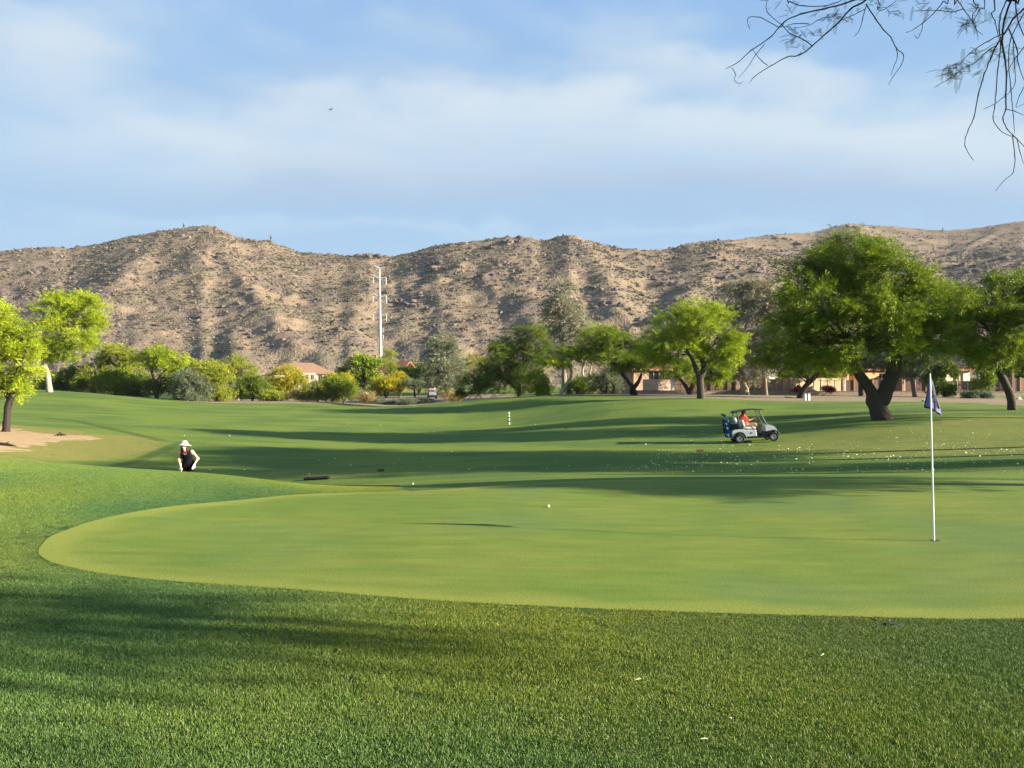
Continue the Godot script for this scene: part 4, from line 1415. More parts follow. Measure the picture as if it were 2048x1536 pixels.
	# trees beyond the right edge, whose shadows cross the grass
	tall_tree_at(Vector2(26.5, 26.0), 11.4, 5.6, "tall mesquite outside the right edge shading the hollow", 1)
	tall_tree_at(Vector2(31.0, 28.2), 12.0, 4.8, "second tall mesquite outside the right edge shading the hollow", 2)
	tall_tree_at(Vector2(19.0, 13.0), 8.4, 3.6, "mesquite outside the right edge shading the back of the green", 3)
	tall_tree_at(Vector2(35.0, 39.8), 9.5, 4.0, "broad mesquite outside the right edge shading the slope right of the cart", 5)
	tall_tree_at(Vector2(29.0, 20.5), 7.4, 3.4, "low mesquite outside the right edge shading the petal-strewn slope", 4)

func tall_tree_at(xd: Vector2, tall: float, wide: float, label: String, seed_: int) -> void:
	# built in metres: lobes round the top of a forked trunk
	var far := xd.y
	var k := 1.0 / per_px(far)
	var ground := Vector3(xd.x, H(xd.x, far), -far)
	var px := 1024.0 + xd.x * k
	var py := 790.0 - (ground.y - EYE) * k
	var r := RandomNumberGenerator.new()
	r.seed = 500 + seed_
	var lobes := []
	for q in [[0, 0.85, 0.6, 0.16], [-0.55, 0.72, 0.5, 0.16], [0.55, 0.74, 0.5, 0.17], [0.1, 0.66, 0.62, 0.15], [-0.7, 0.55, 0.4, 0.12], [0.7, 0.56, 0.42, 0.13], [0.0, 0.5, 0.6, 0.12]]:
		lobes.append([px + q[0] * wide * k, py - q[1] * tall * k, q[2] * wide * k, q[3] * tall * k, r.randf_range(-0.4, 0.4) * wide])
	tree("mesquite_tree", label, "tree", "mesquite trees beside the fairway", [px, far], [
		[[px, py, 0.28 * k], [px - 0.1 * k, py - 0.12 * tall * k, 0.25 * k], [px, py - 0.22 * tall * k, 0.24 * k]],
		[[px, py - 0.2 * tall * k, 0.2 * k], [px - 0.2 * wide * k, py - 0.4 * tall * k, 0.15 * k], [px - 0.3 * wide * k, py - 0.6 * tall * k, 0.1 * k]],
		[[px, py - 0.2 * tall * k, 0.2 * k], [px + 0.15 * wide * k, py - 0.42 * tall * k, 0.15 * k], [px + 0.1 * wide * k, py - 0.66 * tall * k, 0.1 * k]]],
		lobes, {"tone": "green", "dens": 24.0, "size": 0.9, "gaps": -0.03})

# ---------------------------------------------------------------- bodies: tapered bones joined into one skin
# bones: [a, b, radius at a, radius at b]
func skin(bones: Array, cell_size: float, blend: float, into: Geo) -> void:
	var lo := Vector3.ONE * 1e9
	var hi := Vector3.ONE * -1e9
	for q in bones:
		var r: float = maxf(q[2], q[3]) + blend + cell_size * 2.0
		lo = lo.min(q[0] - Vector3.ONE * r).min(q[1] - Vector3.ONE * r)
		hi = hi.max(q[0] + Vector3.ONE * r).max(q[1] + Vector3.ONE * r)
	var nx := int((hi.x - lo.x) / cell_size) + 2
	var ny := int((hi.y - lo.y) / cell_size) + 2
	var nz := int((hi.z - lo.z) / cell_size) + 2
	var f := PackedFloat32Array()
	f.resize(nx * ny * nz)
	f.fill(1.0)
	for q in bones:
		var a: Vector3 = q[0]
		var b: Vector3 = q[1]
		var ra: float = q[2]
		var rb: float = q[3]
		var pad: float = maxf(ra, rb) + blend + cell_size * 2.0
		var l := ((a.min(b) - Vector3.ONE * pad - lo) / cell_size).floor()
		var h := ((a.max(b) + Vector3.ONE * pad - lo) / cell_size).ceil()
		var ab := b - a
		var len2: float = maxf(ab.length_squared(), 1e-8)
		for k in range(maxi(0, int(l.z)), mini(nz - 1, int(h.z)) + 1):
			for j in range(maxi(0, int(l.y)), mini(ny - 1, int(h.y)) + 1):
				for i in range(maxi(0, int(l.x)), mini(nx - 1, int(h.x)) + 1):
					var p := lo + Vector3(i, j, k) * cell_size
					var t := clampf((p - a).dot(ab) / len2, 0.0, 1.0)
					var d := p.distance_to(a + ab * t) - lerpf(ra, rb, t)
					var at := (k * ny + j) * nx + i
					var o := f[at]
					var m := maxf(blend - absf(o - d), 0.0) / blend
					f[at] = minf(o, d) - m * m * blend * 0.25
	var where := {}
	for k in nz - 1:
		for j in ny - 1:
			for i in nx - 1:
				var at := (k * ny + j) * nx + i
				var inside := 0
				for c in 8:
					if f[at + (c & 1) + ((c >> 1) & 1) * nx + ((c >> 2) & 1) * nx * ny] < 0.0:
						inside += 1
				if inside == 0 or inside == 8:
					continue
				var sum := Vector3.ZERO
				var cuts := 0
				for c in 8:
					for axis in 3:
						if (c >> axis) & 1:
							continue
						var c2 := c | (1 << axis)
						var v0 := f[at + (c & 1) + ((c >> 1) & 1) * nx + ((c >> 2) & 1) * nx * ny]
						var v1 := f[at + (c2 & 1) + ((c2 >> 1) & 1) * nx + ((c2 >> 2) & 1) * nx * ny]
						if (v0 < 0.0) != (v1 < 0.0):
							var t := v0 / (v0 - v1)
							sum += Vector3(c & 1, (c >> 1) & 1, (c >> 2) & 1).lerp(Vector3(c2 & 1, (c2 >> 1) & 1, (c2 >> 2) & 1), t)
							cuts += 1
				var p := lo + (Vector3(i, j, k) + sum / cuts) * cell_size
				var s := nx * ny
				var nn := Vector3(f[at + 1] - f[at] + f[at + 1 + nx + s] - f[at + nx + s], f[at + nx] - f[at] + f[at + 1 + nx + s] - f[at + 1 + s], f[at + s] - f[at] + f[at + 1 + nx + s] - f[at + 1 + nx])
				where[at] = into.vert(p, nn.normalized())
	for at in where:
		var k: int = at / (nx * ny)
		var j: int = (at / nx) % ny
		var i: int = at % nx
		var s := nx * ny
		if j > 0 and k > 0 and (f[at] < 0.0) != (f[at + 1] < 0.0):
			square(into, where, at, at - nx, at - nx - s, at - s)
		if i > 0 and k > 0 and (f[at] < 0.0) != (f[at + nx] < 0.0):
			square(into, where, at, at - 1, at - 1 - s, at - s)
		if i > 0 and j > 0 and (f[at] < 0.0) != (f[at + s] < 0.0):
			square(into, where, at, at - 1, at - 1 - nx, at - nx)

func square(g: Geo, where: Dictionary, a: int, b: int, c: int, d: int) -> void:
	if where.has(a) and where.has(b) and where.has(c) and where.has(d):
		g.tri(where[a], where[b], where[c]); g.tri(where[a], where[c], where[d])

# a hand: wrist place, direction of the fingers, direction of the back of the hand, how far the fingers curl, side of the thumb
func hand_bones(wrist: Vector3, along: Vector3, back: Vector3, curl: float, thumb: float) -> Array:
	var side := along.cross(back).normalized() * thumb
	var palm := wrist + along * 0.045
	var out := [[wrist, wrist + along * 0.06, 0.022, 0.026], [palm - side * 0.018, palm + along * 0.035 - side * 0.024, 0.016, 0.013], [palm + side * 0.018, palm + along * 0.038 + side * 0.022, 0.016, 0.013]]
	var long := [0.068, 0.075, 0.070, 0.055]
	for k in 4:
		var root := wrist + along * 0.088 + side * (0.030 - 0.020 * k)
		var dir := along
		var p := root
		for j in 3:
			dir = (dir * cos(curl) - back * sin(curl)).normalized()
			var up := dir.cross(side).normalized()
			back = (up if up.dot(back) > 0.0 else -up)
			var e: Vector3 = p + dir * long[k] * [0.45, 0.32, 0.23][j]
			out.append([p, e, 0.0088 - 0.0007 * j, 0.0084 - 0.0008 * j])
			p = e
	var t0 := wrist + along * 0.025 + side * 0.022
	var t1 := t0 + (side * 0.7 + along * 0.7).normalized() * 0.036
	out.append([t0, t1, 0.012, 0.0105])
	out.append([t1, t1 + (side * 0.15 + along * 0.9 - back * curl * 0.5).normalized() * 0.032, 0.0105, 0.0085])
	return out

func head_bones(at: Vector3, face: Vector3, up: Vector3) -> Array:
	# at: middle of the head
	var s := face.cross(up).normalized()
	return [[at + up * 0.035 - face * 0.015, at + up * 0.02 + face * 0.01, 0.088, 0.084], [at - up * 0.03 + face * 0.02, at - up * 0.075 + face * 0.045, 0.068, 0.045],
		[at + face * 0.085 + up * 0.012, at + face * 0.108 - up * 0.022, 0.010, 0.015], [at + s * 0.083 + up * 0.02, at + s * 0.083 - up * 0.025, 0.016, 0.012], [at - s * 0.083 + up * 0.02, at - s * 0.083 - up * 0.025, 0.016, 0.012]]

func face_details(root: Node3D, at: Vector3, face: Vector3, up: Vector3) -> void:
	var s := face.cross(up).normalized()
	for k: float in [-1.0, 1.0]:
		var e := Geo.new()
		e.ellip(at + face * 0.088 + s * 0.032 * k + up * 0.012, Vector3(0.013, 0.009, 0.008), 6, 8)
		part("eye", e, mat("eye", Color(0.03, 0.02, 0.015), 0.3), root)
	var m := Geo.new()
	m.ellip(at + face * 0.088 - up * 0.055, Vector3(0.024, 0.007, 0.010), 6, 10)
	part("mouth", m, mat("lips", Color(0.30, 0.10, 0.08), 0.6), root)

# ---------------------------------------------------------------- woman with a club in the hollow
func make_woman() -> void:
	var at := stand(375, 23.7)
	var root := thing("person", "woman in white sun hat and black sleeveless top holding a club in the hollow", "person", at, Basis(Vector3.UP, 0.10))
	var hip := Vector3(0.03, 0.93, -0.03)
	var chest := Vector3(-0.01, 1.23, 0.03)
	var neck := Vector3(-0.04, 1.37, 0.06)
	var head := Vector3(-0.055, 1.50, 0.085)
	var face := Vector3(-0.10, -0.18, 1.0).normalized()
	var up := Vector3(-0.06, 1.0, 0.16).normalized()
	var sr := Vector3(0.155, 1.335, 0.03)
	var sl := Vector3(-0.185, 1.315, 0.045)
	var er := Vector3(0.315, 1.11, 0.0)
	var el := Vector3(-0.215, 1.07, 0.10)
	var wr := Vector3(0.255, 0.945, 0.13)
	var wl := Vector3(-0.125, 0.90, 0.24)
	var body := Geo.new()
	var torso := [[hip + Vector3(-0.075, 0, 0), hip + Vector3(0.075, 0, 0), 0.125, 0.125], [hip + Vector3(0, 0.05, 0), chest, 0.125, 0.122], [chest + Vector3(-0.06, 0, 0.02), chest + Vector3(0.06, 0, 0.02), 0.105, 0.105], [chest + Vector3(-0.09, 0.09, 0), chest + Vector3(0.10, 0.09, 0), 0.055, 0.055]]
	var arms := [[sr, er, 0.050, 0.038], [er, wr, 0.038, 0.026], [sl, el, 0.050, 0.038], [el, wl, 0.038, 0.026]]
	var legs := []
	for s: float in [-1.0, 1.0]:
		var h := hip + Vector3(0.085 * s, -0.06, 0)
		var knee := Vector3(0.115 * s + 0.02, 0.49, 0.03)
		var ankle := Vector3(0.125 * s + 0.02, 0.085, -0.03)
		legs.append([h, knee, 0.098, 0.062])
		legs.append([knee, ankle, 0.062, 0.040])
		legs.append([ankle, ankle + Vector3(0.01 * s, -0.045, 0.15), 0.038, 0.030])
	skin(torso + arms + legs + [[chest + Vector3(0, 0.08, 0.01), neck, 0.065, 0.050], [neck, head - up * 0.04, 0.050, 0.052]], 0.017, 0.05, body)
	skin(head_bones(head, face, up), 0.009, 0.02, body)
	skin(hand_bones(wl, Vector3(0.25, -0.75, 0.45).normalized(), Vector3(-0.8, -0.1, 0.4).normalized(), 0.75, 1.0), 0.005, 0.008, body)
	skin(hand_bones(wr, Vector3(-0.15, -0.9, 0.35).normalized(), Vector3(0.85, 0.0, 0.4).normalized(), 0.35, -1.0), 0.005, 0.008, body)
	part("body", body, mat("skin_light", Color(0.52, 0.33, 0.22), 0.55), root)
	face_details(root, head, face, up)
	var top := Geo.new()
	var fat := []
	for q in torso:
		fat.append([q[0], q[1], q[2] + 0.014, q[3] + 0.014])
	skin(fat, 0.016, 0.05, top)
	var shirt := part("sleeveless_top", top, mat("black_cloth", Color(0.007, 0.007, 0.009), 0.85), root)
	# red and white lettering across the chest, too small to read: bars of print
	for q in [[-0.075, 0.028, 0.045, "red"], [-0.02, 0.034, 0.05, "red"], [0.035, 0.036, 0.045, "red"], [-0.045, -0.012, 0.05, "white"], [0.02, -0.016, 0.055, "white"], [0.075, -0.012, 0.04, "white"]]:
		var b := Geo.new()
		b.box(chest + Vector3(q[0] - 0.01, q[1] + 0.03, 0.148 - absf(q[0]) * 0.25), Vector3(q[2], 0.036, 0.008), 0.003, Basis(Vector3.FORWARD, -0.12) * Basis(Vector3.UP, q[0] * 3.0))
		part("chest_print", b, mat("print_" + q[3], Color(0.42, 0.05, 0.08) if q[3] == "red" else Color(0.72, 0.70, 0.68), 0.8), shirt)
	var trousers := Geo.new()
	var cloth := [[hip + Vector3(-0.075, -0.01, 0), hip + Vector3(0.075, -0.01, 0), 0.136, 0.136]]
	for k in [0, 1, 3, 4]:
		var q: Array = legs[k]
		cloth.append([q[0], q[1] if k in [0, 3] else q[0].lerp(q[1], 0.9), q[2] + 0.018, q[3] + 0.026])
	skin(cloth, 0.018, 0.05, trousers)
	part("trousers", trousers, mat("charcoal_cloth", Color(0.008, 0.008, 0.009), 0.9), root)
	var hair := Geo.new()
	var s := face.cross(up).normalized()
	skin([[head + up * 0.05 - face * 0.025, head - up * 0.02 - face * 0.04, 0.094, 0.088], [head + s * 0.075 + up * 0.03, head + s * 0.10 - up * 0.19 + face * 0.03, 0.032, 0.028], [head - s * 0.075 + up * 0.03, head - s * 0.10 - up * 0.17 + face * 0.03, 0.034, 0.030], [head - up * 0.02 - face * 0.06, head - up * 0.20 - face * 0.06, 0.075, 0.06]], 0.011, 0.03, hair)
	part("hair", hair, mat("hair_brown", Color(0.045, 0.022, 0.015), 0.6), root)
	var hat := Geo.new()
	var xf := Transform3D(Basis(Quaternion(Vector3.UP, (up + Vector3(0.05, 0, -0.32)).normalized())), head + up * 0.062 - face * 0.012)
	hat.lathe(PackedVector2Array([Vector2(0.001, 0.105), Vector2(0.055, 0.100), Vector2(0.088, 0.075), Vector2(0.102, 0.03), Vector2(0.108, 0.008), Vector2(0.150, -0.018), Vector2(0.205, -0.052), Vector2(0.203, -0.058), Vector2(0.148, -0.026), Vector2(0.104, 0.0)]), 28, xf)
	part("sun_hat", hat, mat("white_cloth", Color(0.62, 0.615, 0.60), 0.85), root)
	var glove := Geo.new()
	var gl := []
	for q in hand_bones(wr, Vector3(-0.15, -0.9, 0.35).normalized(), Vector3(0.85, 0.0, 0.4).normalized(), 0.35, -1.0):
		gl.append([q[0], q[1], q[2] + 0.004, q[3] + 0.004])
	skin(gl, 0.006, 0.012, glove)
	part("glove", glove, mat("white_leather", Color(0.78, 0.77, 0.75), 0.6), root)
	for k in [2, 5]:
		var shoe := Geo.new()
		var q: Array = legs[k]
		skin([[q[0] + Vector3(0, -0.045, -0.02), q[1] + Vector3(0, -0.005, 0.02), 0.044, 0.036]], 0.012, 0.02, shoe)
		part("shoe", shoe, mat("white_leather", Color(0.78, 0.77, 0.75), 0.6), root)
	# the club, upright in her right hand
	var grip := wl + Vector3(0.045, -0.03, 0.06)
	var low := Vector3(0.04, 0.03, 0.50)
	var dir := (grip - low).normalized()
	var club := thing("golf_club", "steel iron club held upright by the woman in the sun hat", "golf club", at, Basis(Vector3.UP, 0.10))
	var shaft := Geo.new()
	shaft.tube(PackedVector3Array([low, grip + dir * 0.10]), PackedFloat32Array([0.005, 0.0075]), 8)
	part("shaft", shaft, mat("club_steel", Color(0.75, 0.75, 0.74), 0.25, 0.8), club)
	var g := Geo.new()
	g.tube(PackedVector3Array([grip - dir * 0.13, grip + dir * 0.13]), PackedFloat32Array([0.011, 0.0135]), 8)
	part("grip", g, mat("grip_white", Color(0.7, 0.7, 0.68), 0.7), club)
	var ironhead := Geo.new()
	ironhead.slab(PackedVector2Array([Vector2(-0.01, 0.0), Vector2(0.075, -0.005), Vector2(0.085, 0.045), Vector2(0.0, 0.022)]), -0.008, 0.008, Transform3D(Basis(), low - Vector3(0, 0.02, 0)), 0.003)
	part("club_head", ironhead, mat("club_steel", Color(0.75, 0.75, 0.74), 0.25, 0.8), club)

# ---------------------------------------------------------------- golf carts
func wheel(root: Node3D, at: Vector3, r: float) -> void:
	var lay := Basis(Vector3.RIGHT, PI / 2)
	var w := Geo.new()
	w.lathe(PackedVector2Array([Vector2(r * 0.55, -0.09), Vector2(r * 0.85, -0.105), Vector2(r * 0.97, -0.085), Vector2(r, -0.05), Vector2(r, 0.05), Vector2(r * 0.97, 0.085), Vector2(r * 0.85, 0.105), Vector2(r * 0.55, 0.09)]), 28, Transform3D(lay, at))
	var tyre := part("wheel", w, mat("tyre_rubber", Color(0.02, 0.02, 0.021), 0.85), root)
	var rim := Geo.new()
	for s: float in [-1.0, 1.0]:
		rim.lathe(PackedVector2Array([Vector2(r * 0.58, 0.092 * s), Vector2(r * 0.56, 0.075 * s), Vector2(r * 0.40, 0.055 * s), Vector2(r * 0.30, 0.07 * s), Vector2(0.001, 0.072 * s)]), 24, Transform3D(lay, at))
	part("rim", rim, mat("wheel_paint", Color(0.66, 0.67, 0.67), 0.35), tyre)
	var hub := Geo.new()
	for s: float in [-1.0, 1.0]:
		hub.lathe(PackedVector2Array([Vector2(r * 0.26, 0.074 * s), Vector2(r * 0.22, 0.088 * s), Vector2(0.001, 0.092 * s)]), 14, Transform3D(lay, at))
		for k in 5:
			var a := TAU * k / 5.0
			hub.box(at + Vector3(cos(a), sin(a), 0) * r * 0.44 + Vector3(0, 0, 0.062 * s), Vector3(0.035, 0.02, 0.012), 0.004, Basis(Vector3.BACK, a))
	part("hub", hub, mat("wheel_dark", Color(0.10, 0.10, 0.105), 0.5), tyre)

func bar(root: Node3D, called: String, p: Array, r: float, m: Material) -> void:
	var g := Geo.new()
	var w := PackedFloat32Array()
	for k in p.size():
		w.append(r)
	g.tube(PackedVector3Array(p), w, 8)
	part(called, g, m, root)

# x forward, z to the right of the driver, rear axle above the origin
func cart(root: Node3D, far := false) -> void:
	var paint := mat("cart_paint", Color(0.50, 0.54, 0.56), 0.28)
	paint.clearcoat_enabled = true
	paint.clearcoat = 0.6
	paint.clearcoat_roughness = 0.1
	var black := mat("cart_plastic", Color(0.022, 0.022, 0.024), 0.5)
	var seat := mat("cart_seat", Color(0.60, 0.58, 0.54), 0.55)
	if far:
		paint = mat("cart_paint_grey", Color(0.26, 0.29, 0.34), 0.4)
		seat = mat("cart_seat_dark", Color(0.05, 0.05, 0.055), 0.6)
	var R := 0.225
	for q in [[0.0, 0.50], [0.0, -0.50], [1.64, 0.50], [1.64, -0.50]]:
		wheel(root, Vector3(q[0], R, q[1]), R)
	# rear body with the arch cut out, a shell as wide as the cart
	var arch := PackedVector2Array()
	for k in 9:
		var a := PI - PI * k / 8.0
		arch.append(Vector2(cos(a) * 0.29, 0.24 + sin(a) * 0.27))
	var side := PackedVector2Array([Vector2(-0.36, 0.42), Vector2(-0.34, 0.62), Vector2(-0.26, 0.67), Vector2(0.10, 0.68), Vector2(0.24, 0.66), Vector2(0.30, 0.62), Vector2(0.66, 0.61), Vector2(0.80, 0.63), Vector2(0.82, 0.55), Vector2(0.83, 0.30), Vector2(0.34, 0.30)])
	var hole := arch
	hole.reverse()
	side.append_array(hole)
	var b := Geo.new()
	b.slab(side, -0.56, 0.56, Transform3D(), 0.02)
	part("rear_body", b, paint, root)
	for s: float in [-1.0, 1.0]:
		var badge := Geo.new()
		badge.ellip(Vector3(0.56, 0.47, 0.562 * s), Vector3(0.075, 0.032, 0.006), 6, 14)
		part("badge", badge, mat("badge_dark", Color(0.03, 0.04, 0.045), 0.4), root)
		var trim := Geo.new()
		var tp := PackedVector3Array()
		var tr := PackedFloat32Array()
		for k in 11:
			var a := PI * 1.02 - PI * 1.04 * k / 10.0
			tp.append(Vector3(cos(a) * 0.30, 0.25 + sin(a) * 0.285, 0.545 * s)); tr.append(0.036)
		trim.tube(tp, tr, 8)
		part("wheel_arch", trim, black, root)
		var trim2 := Geo.new()
		var tp2 := PackedVector3Array()
		for k in 11:
			var a := PI * 1.08 - PI * 1.0 * k / 10.0
			tp2.append(Vector3(1.64 + cos(a) * 0.29, 0.26 + sin(a) * 0.27, 0.53 * s))
		trim2.tube(tp2, tr, 8)
		part("wheel_arch", trim2, black, root)
	# floor and running board
	var fl := Geo.new()
	fl.slab(PackedVector2Array([Vector2(0.30, 0.22), Vector2(0.36, 0.30), Vector2(1.10, 0.28), Vector2(1.30, 0.33), Vector2(1.38, 0.52), Vector2(1.44, 0.52), Vector2(1.40, 0.24), Vector2(1.30, 0.20)]), -0.52, 0.52, Transform3D(), 0.012)
	part("floor_pan", fl, black, root)
	# front cowl
	var cowl := Geo.new()
	cowl.slab(PackedVector2Array([Vector2(1.30, 0.50), Vector2(1.30, 0.80), Vector2(1.36, 0.84), Vector2(1.56, 0.80), Vector2(1.72, 0.72), Vector2(1.83, 0.58), Vector2(1.86, 0.44), Vector2(1.80, 0.40), Vector2(1.70, 0.52), Vector2(1.50, 0.54)]), -0.46, 0.46, Transform3D(), 0.05)
	part("front_cowl", cowl, paint, root)
	var bumper := Geo.new()
	bumper.slab(PackedVector2Array([Vector2(1.84, 0.24), Vector2(1.92, 0.26), Vector2(1.93, 0.40), Vector2(1.86, 0.44)]), -0.44, 0.44, Transform3D(), 0.01)
	part("bumper", bumper, black, root)
	var inner := Geo.new()
	inner.box(Vector3(1.62, 0.36, 0), Vector3(0.42, 0.26, 0.74), 0.03)
	part("front_chassis", inner, black, root)
	for s: float in [-1.0, 1.0]:
		var lamp := Geo.new()
		lamp.ellip(Vector3(1.80, 0.57, 0.30 * s), Vector3(0.04, 0.045, 0.09), 8, 12)
		part("headlight", lamp, mat("lamp_glass", Color(0.75, 0.77, 0.78), 0.1), root)
	# bench, backrest, arm rests
	var cushion := Geo.new()
	cushion.box(Vector3(0.56, 0.70, 0), Vector3(0.50, 0.13, 1.02), 0.04, Basis(Vector3.BACK, 0.06))
	part("seat_cushion", cushion, seat, root)
	var back := Geo.new()
	back.box(Vector3(0.24, 0.94, 0), Vector3(0.10, 0.40, 1.00), 0.04, Basis(Vector3.BACK, 0.22))
	part("backrest", back, seat, root)
	for s: float in [-1.0, 1.0]:
		bar(root, "arm_rest", [Vector3(0.26, 0.80, 0.55 * s), Vector3(0.40, 0.83, 0.56 * s), Vector3(0.58, 0.80, 0.56 * s), Vector3(0.68, 0.68, 0.55 * s)], 0.022, black)
		# roof posts
		bar(root, "roof_post", [Vector3(0.10, 0.66, 0.50 * s), Vector3(0.02, 1.10, 0.50 * s), Vector3(-0.04, 1.50, 0.50 * s)], 0.024, black)
		bar(root, "roof_post", [Vector3(1.38, 0.82, 0.45 * s), Vector3(1.22, 1.16, 0.46 * s), Vector3(1.06, 1.56, 0.47 * s)], 0.022, mat("post_grey", Color(0.06, 0.06, 0.06), 0.4))
	var screen := Geo.new()
	screen.box(Vector3(1.20, 1.20, 0), Vector3(0.008, 0.74, 0.86), 0.0, Basis(Vector3.BACK, 0.40))
	var glass := mat("windscreen_glass", Color(0.04, 0.05, 0.05), 0.05)
	glass.transparency = BaseMaterial3D.TRANSPARENCY_ALPHA
	glass.albedo_color.a = 0.06
	part("windscreen", screen, glass, root)
	var roof := Geo.new()
	roof.slab(PackedVector2Array([Vector2(-0.14, 1.49), Vector2(-0.02, 1.53), Vector2(0.30, 1.585), Vector2(0.70, 1.605), Vector2(1.10, 1.585), Vector2(1.26, 1.55), Vector2(1.26, 1.575), Vector2(1.10, 1.625), Vector2(0.70, 1.65), Vector2(0.30, 1.63), Vector2(-0.04, 1.58), Vector2(-0.15, 1.53)]), -0.58, 0.58, Transform3D(), 0.008)
	part("roof", roof, black, root)
	# steering
	bar(root, "steering_column", [Vector3(1.32, 0.72, -0.26), Vector3(0.98, 1.02, -0.26)], 0.02, black)
	var sw := Geo.new()
	var ring := PackedVector3Array()
	var rr := PackedFloat32Array()
	var tilt := Basis(Vector3.BACK, -0.75)
	for k in 19:
		var a := TAU * k / 18.0
		ring.append(Vector3(0.96, 1.04, -0.26) + tilt * Vector3(0, sin(a) * 0.17, cos(a) * 0.17)); rr.append(0.014)
	sw.tube(ring, rr, 6, false)
	for k in 3:
		var a := TAU * k / 3.0
		sw.tube(PackedVector3Array([Vector3(0.97, 1.03, -0.26), Vector3(0.96, 1.04, -0.26) + tilt * Vector3(0, sin(a) * 0.17, cos(a) * 0.17)]), PackedFloat32Array([0.012, 0.010]), 5)
	part("steering_wheel", sw, black, root)
	# rear bag well
	var well := Geo.new()
	well.box(Vector3(-0.16, 0.80, 0), Vector3(0.34, 0.32, 0.90), 0.02)
	part("bag_well", well, black, root)
	var strut := Geo.new()
	strut.box(Vector3(-0.34, 0.36, 0), Vector3(0.16, 0.10, 0.86), 0.02)
	part("bag_shelf", strut, black, root)

func golf_bag(label: String, at: Vector3, turn: Basis, cloth: Color, key: String) -> void:
	var root := thing("golf_bag", label, "golf bag", at, turn, "golf bags strapped to the cart")
	var b := Geo.new()
	b.lathe(PackedVector2Array([Vector2(0.001, 0.0), Vector2(0.13, 0.0), Vector2(0.145, 0.03), Vector2(0.135, 0.30), Vector2(0.14, 0.60), Vector2(0.15, 0.82), Vector2(0.155, 0.88), Vector2(0.14, 0.89), Vector2(0.12, 0.84), Vector2(0.001, 0.80)]), 20)
	part("bag_body", b, mat(key, cloth, 0.75), root)
	for q in [[0.36, 0.30, 0.10], [0.64, 0.20, 0.085]]:
		var p := Geo.new()
		p.box(Vector3(-0.13, q[0], 0), Vector3(0.08, q[1], 0.20), 0.03)
		part("pocket", p, mat(key + "_dark", cloth * 0.45, 0.8), root)
	for q in [[-0.09, 0.12, 0.16], [-0.11, 0.48, 0.12], [-0.10, 0.70, 0.12]]:
		var p := Geo.new()
		p.box(Vector3(-0.06, q[1], 0.125), Vector3(0.09, q[2], 0.02), 0.006, Basis(Vector3.BACK, 0.4))
		part("white_panel", p, mat("bag_white", Color(0.62, 0.66, 0.70), 0.7), root)
	for k in 4:
		var q: Vector3 = [Vector3(-0.07, 0.8, -0.05), Vector3(-0.02, 0.8, 0.06), Vector3(0.05, 0.8, -0.03), Vector3(0.06, 0.8, 0.07)][k]
		var tall: float = [0.36, 0.30, 0.24, 0.27][k]
		var c := Geo.new()
		c.tube(PackedVector3Array([q, q + Vector3(-0.02 + 0.01 * k, tall, 0)]), PackedFloat32Array([0.007, 0.007]), 6)
		var club := part("club", c, mat("club_steel", Color(0.75, 0.75, 0.74), 0.25, 0.8), root)
		var h := Geo.new()
		h.ellip(q + Vector3(-0.05 + 0.01 * k, tall, 0), Vector3(0.065, 0.04, 0.05), 8, 10, Basis(Vector3.BACK, 0.3))
		part("head_cover" if k < 2 else "club_head", h, mat("cover_black", Color(0.02, 0.02, 0.022), 0.7) if k < 2 else mat("club_steel", Color(0.75, 0.75, 0.74), 0.25, 0.8), club)

func make_cart() -> void:
	var rear := stand(1475, 38.4)
	var front := stand(1541, 38.3)
	var dir := (front - rear).normalized()
	dir = (dir + Vector3(0, 0.012, 0)).normalized()
	var b := Basis(dir, dir.cross(Vector3(-dir.z, 0, dir.x).normalized()).normalized() * -1.0, Vector3(-dir.z, 0, dir.x).normalized())
	b = Basis(dir, Vector3(-dir.z, 0, dir.x).normalized().cross(dir), Vector3(-dir.z, 0, dir.x).normalized())
	rear.y = H(rear.x, 38.4) - 0.01
	var root := thing("golf_cart", "white golf cart with black roof driven by a man in coral", "golf cart", rear, b)
	cart(root)
	golf_bag("blue and black golf bag on the back of the white cart", rear + b * Vector3(-0.42, 0.30, 0.26), b * Basis(Vector3.BACK, 0.10), Color(0.020, 0.075, 0.17), "bag_blue")
	golf_bag("black golf bag on the far rear side of the white cart", rear + b * Vector3(-0.40, 0.30, -0.26), b * Basis(Vector3.BACK, 0.08), Color(0.02, 0.02, 0.022), "bag_black")
	var towel := Geo.new()
	towel.box(Vector3.ZERO, Vector3(0.12, 0.34, 0.20), 0.03, Basis(Vector3.BACK, 0.25))
	towel.box(Vector3(0.03, -0.14, 0.02), Vector3(0.09, 0.22, 0.22), 0.03, Basis(Vector3.BACK, 0.1))
	var tw := part("towel", towel, mat("white_cloth", Color(0.62, 0.615, 0.60), 0.85))
	tag(tw, "white towel draped over the golf bags behind the cart seat", "towel")
	tw.transform = Transform3D(b, rear + b * Vector3(-0.13, 1.18, 0.32))
	make_driver(rear, b)

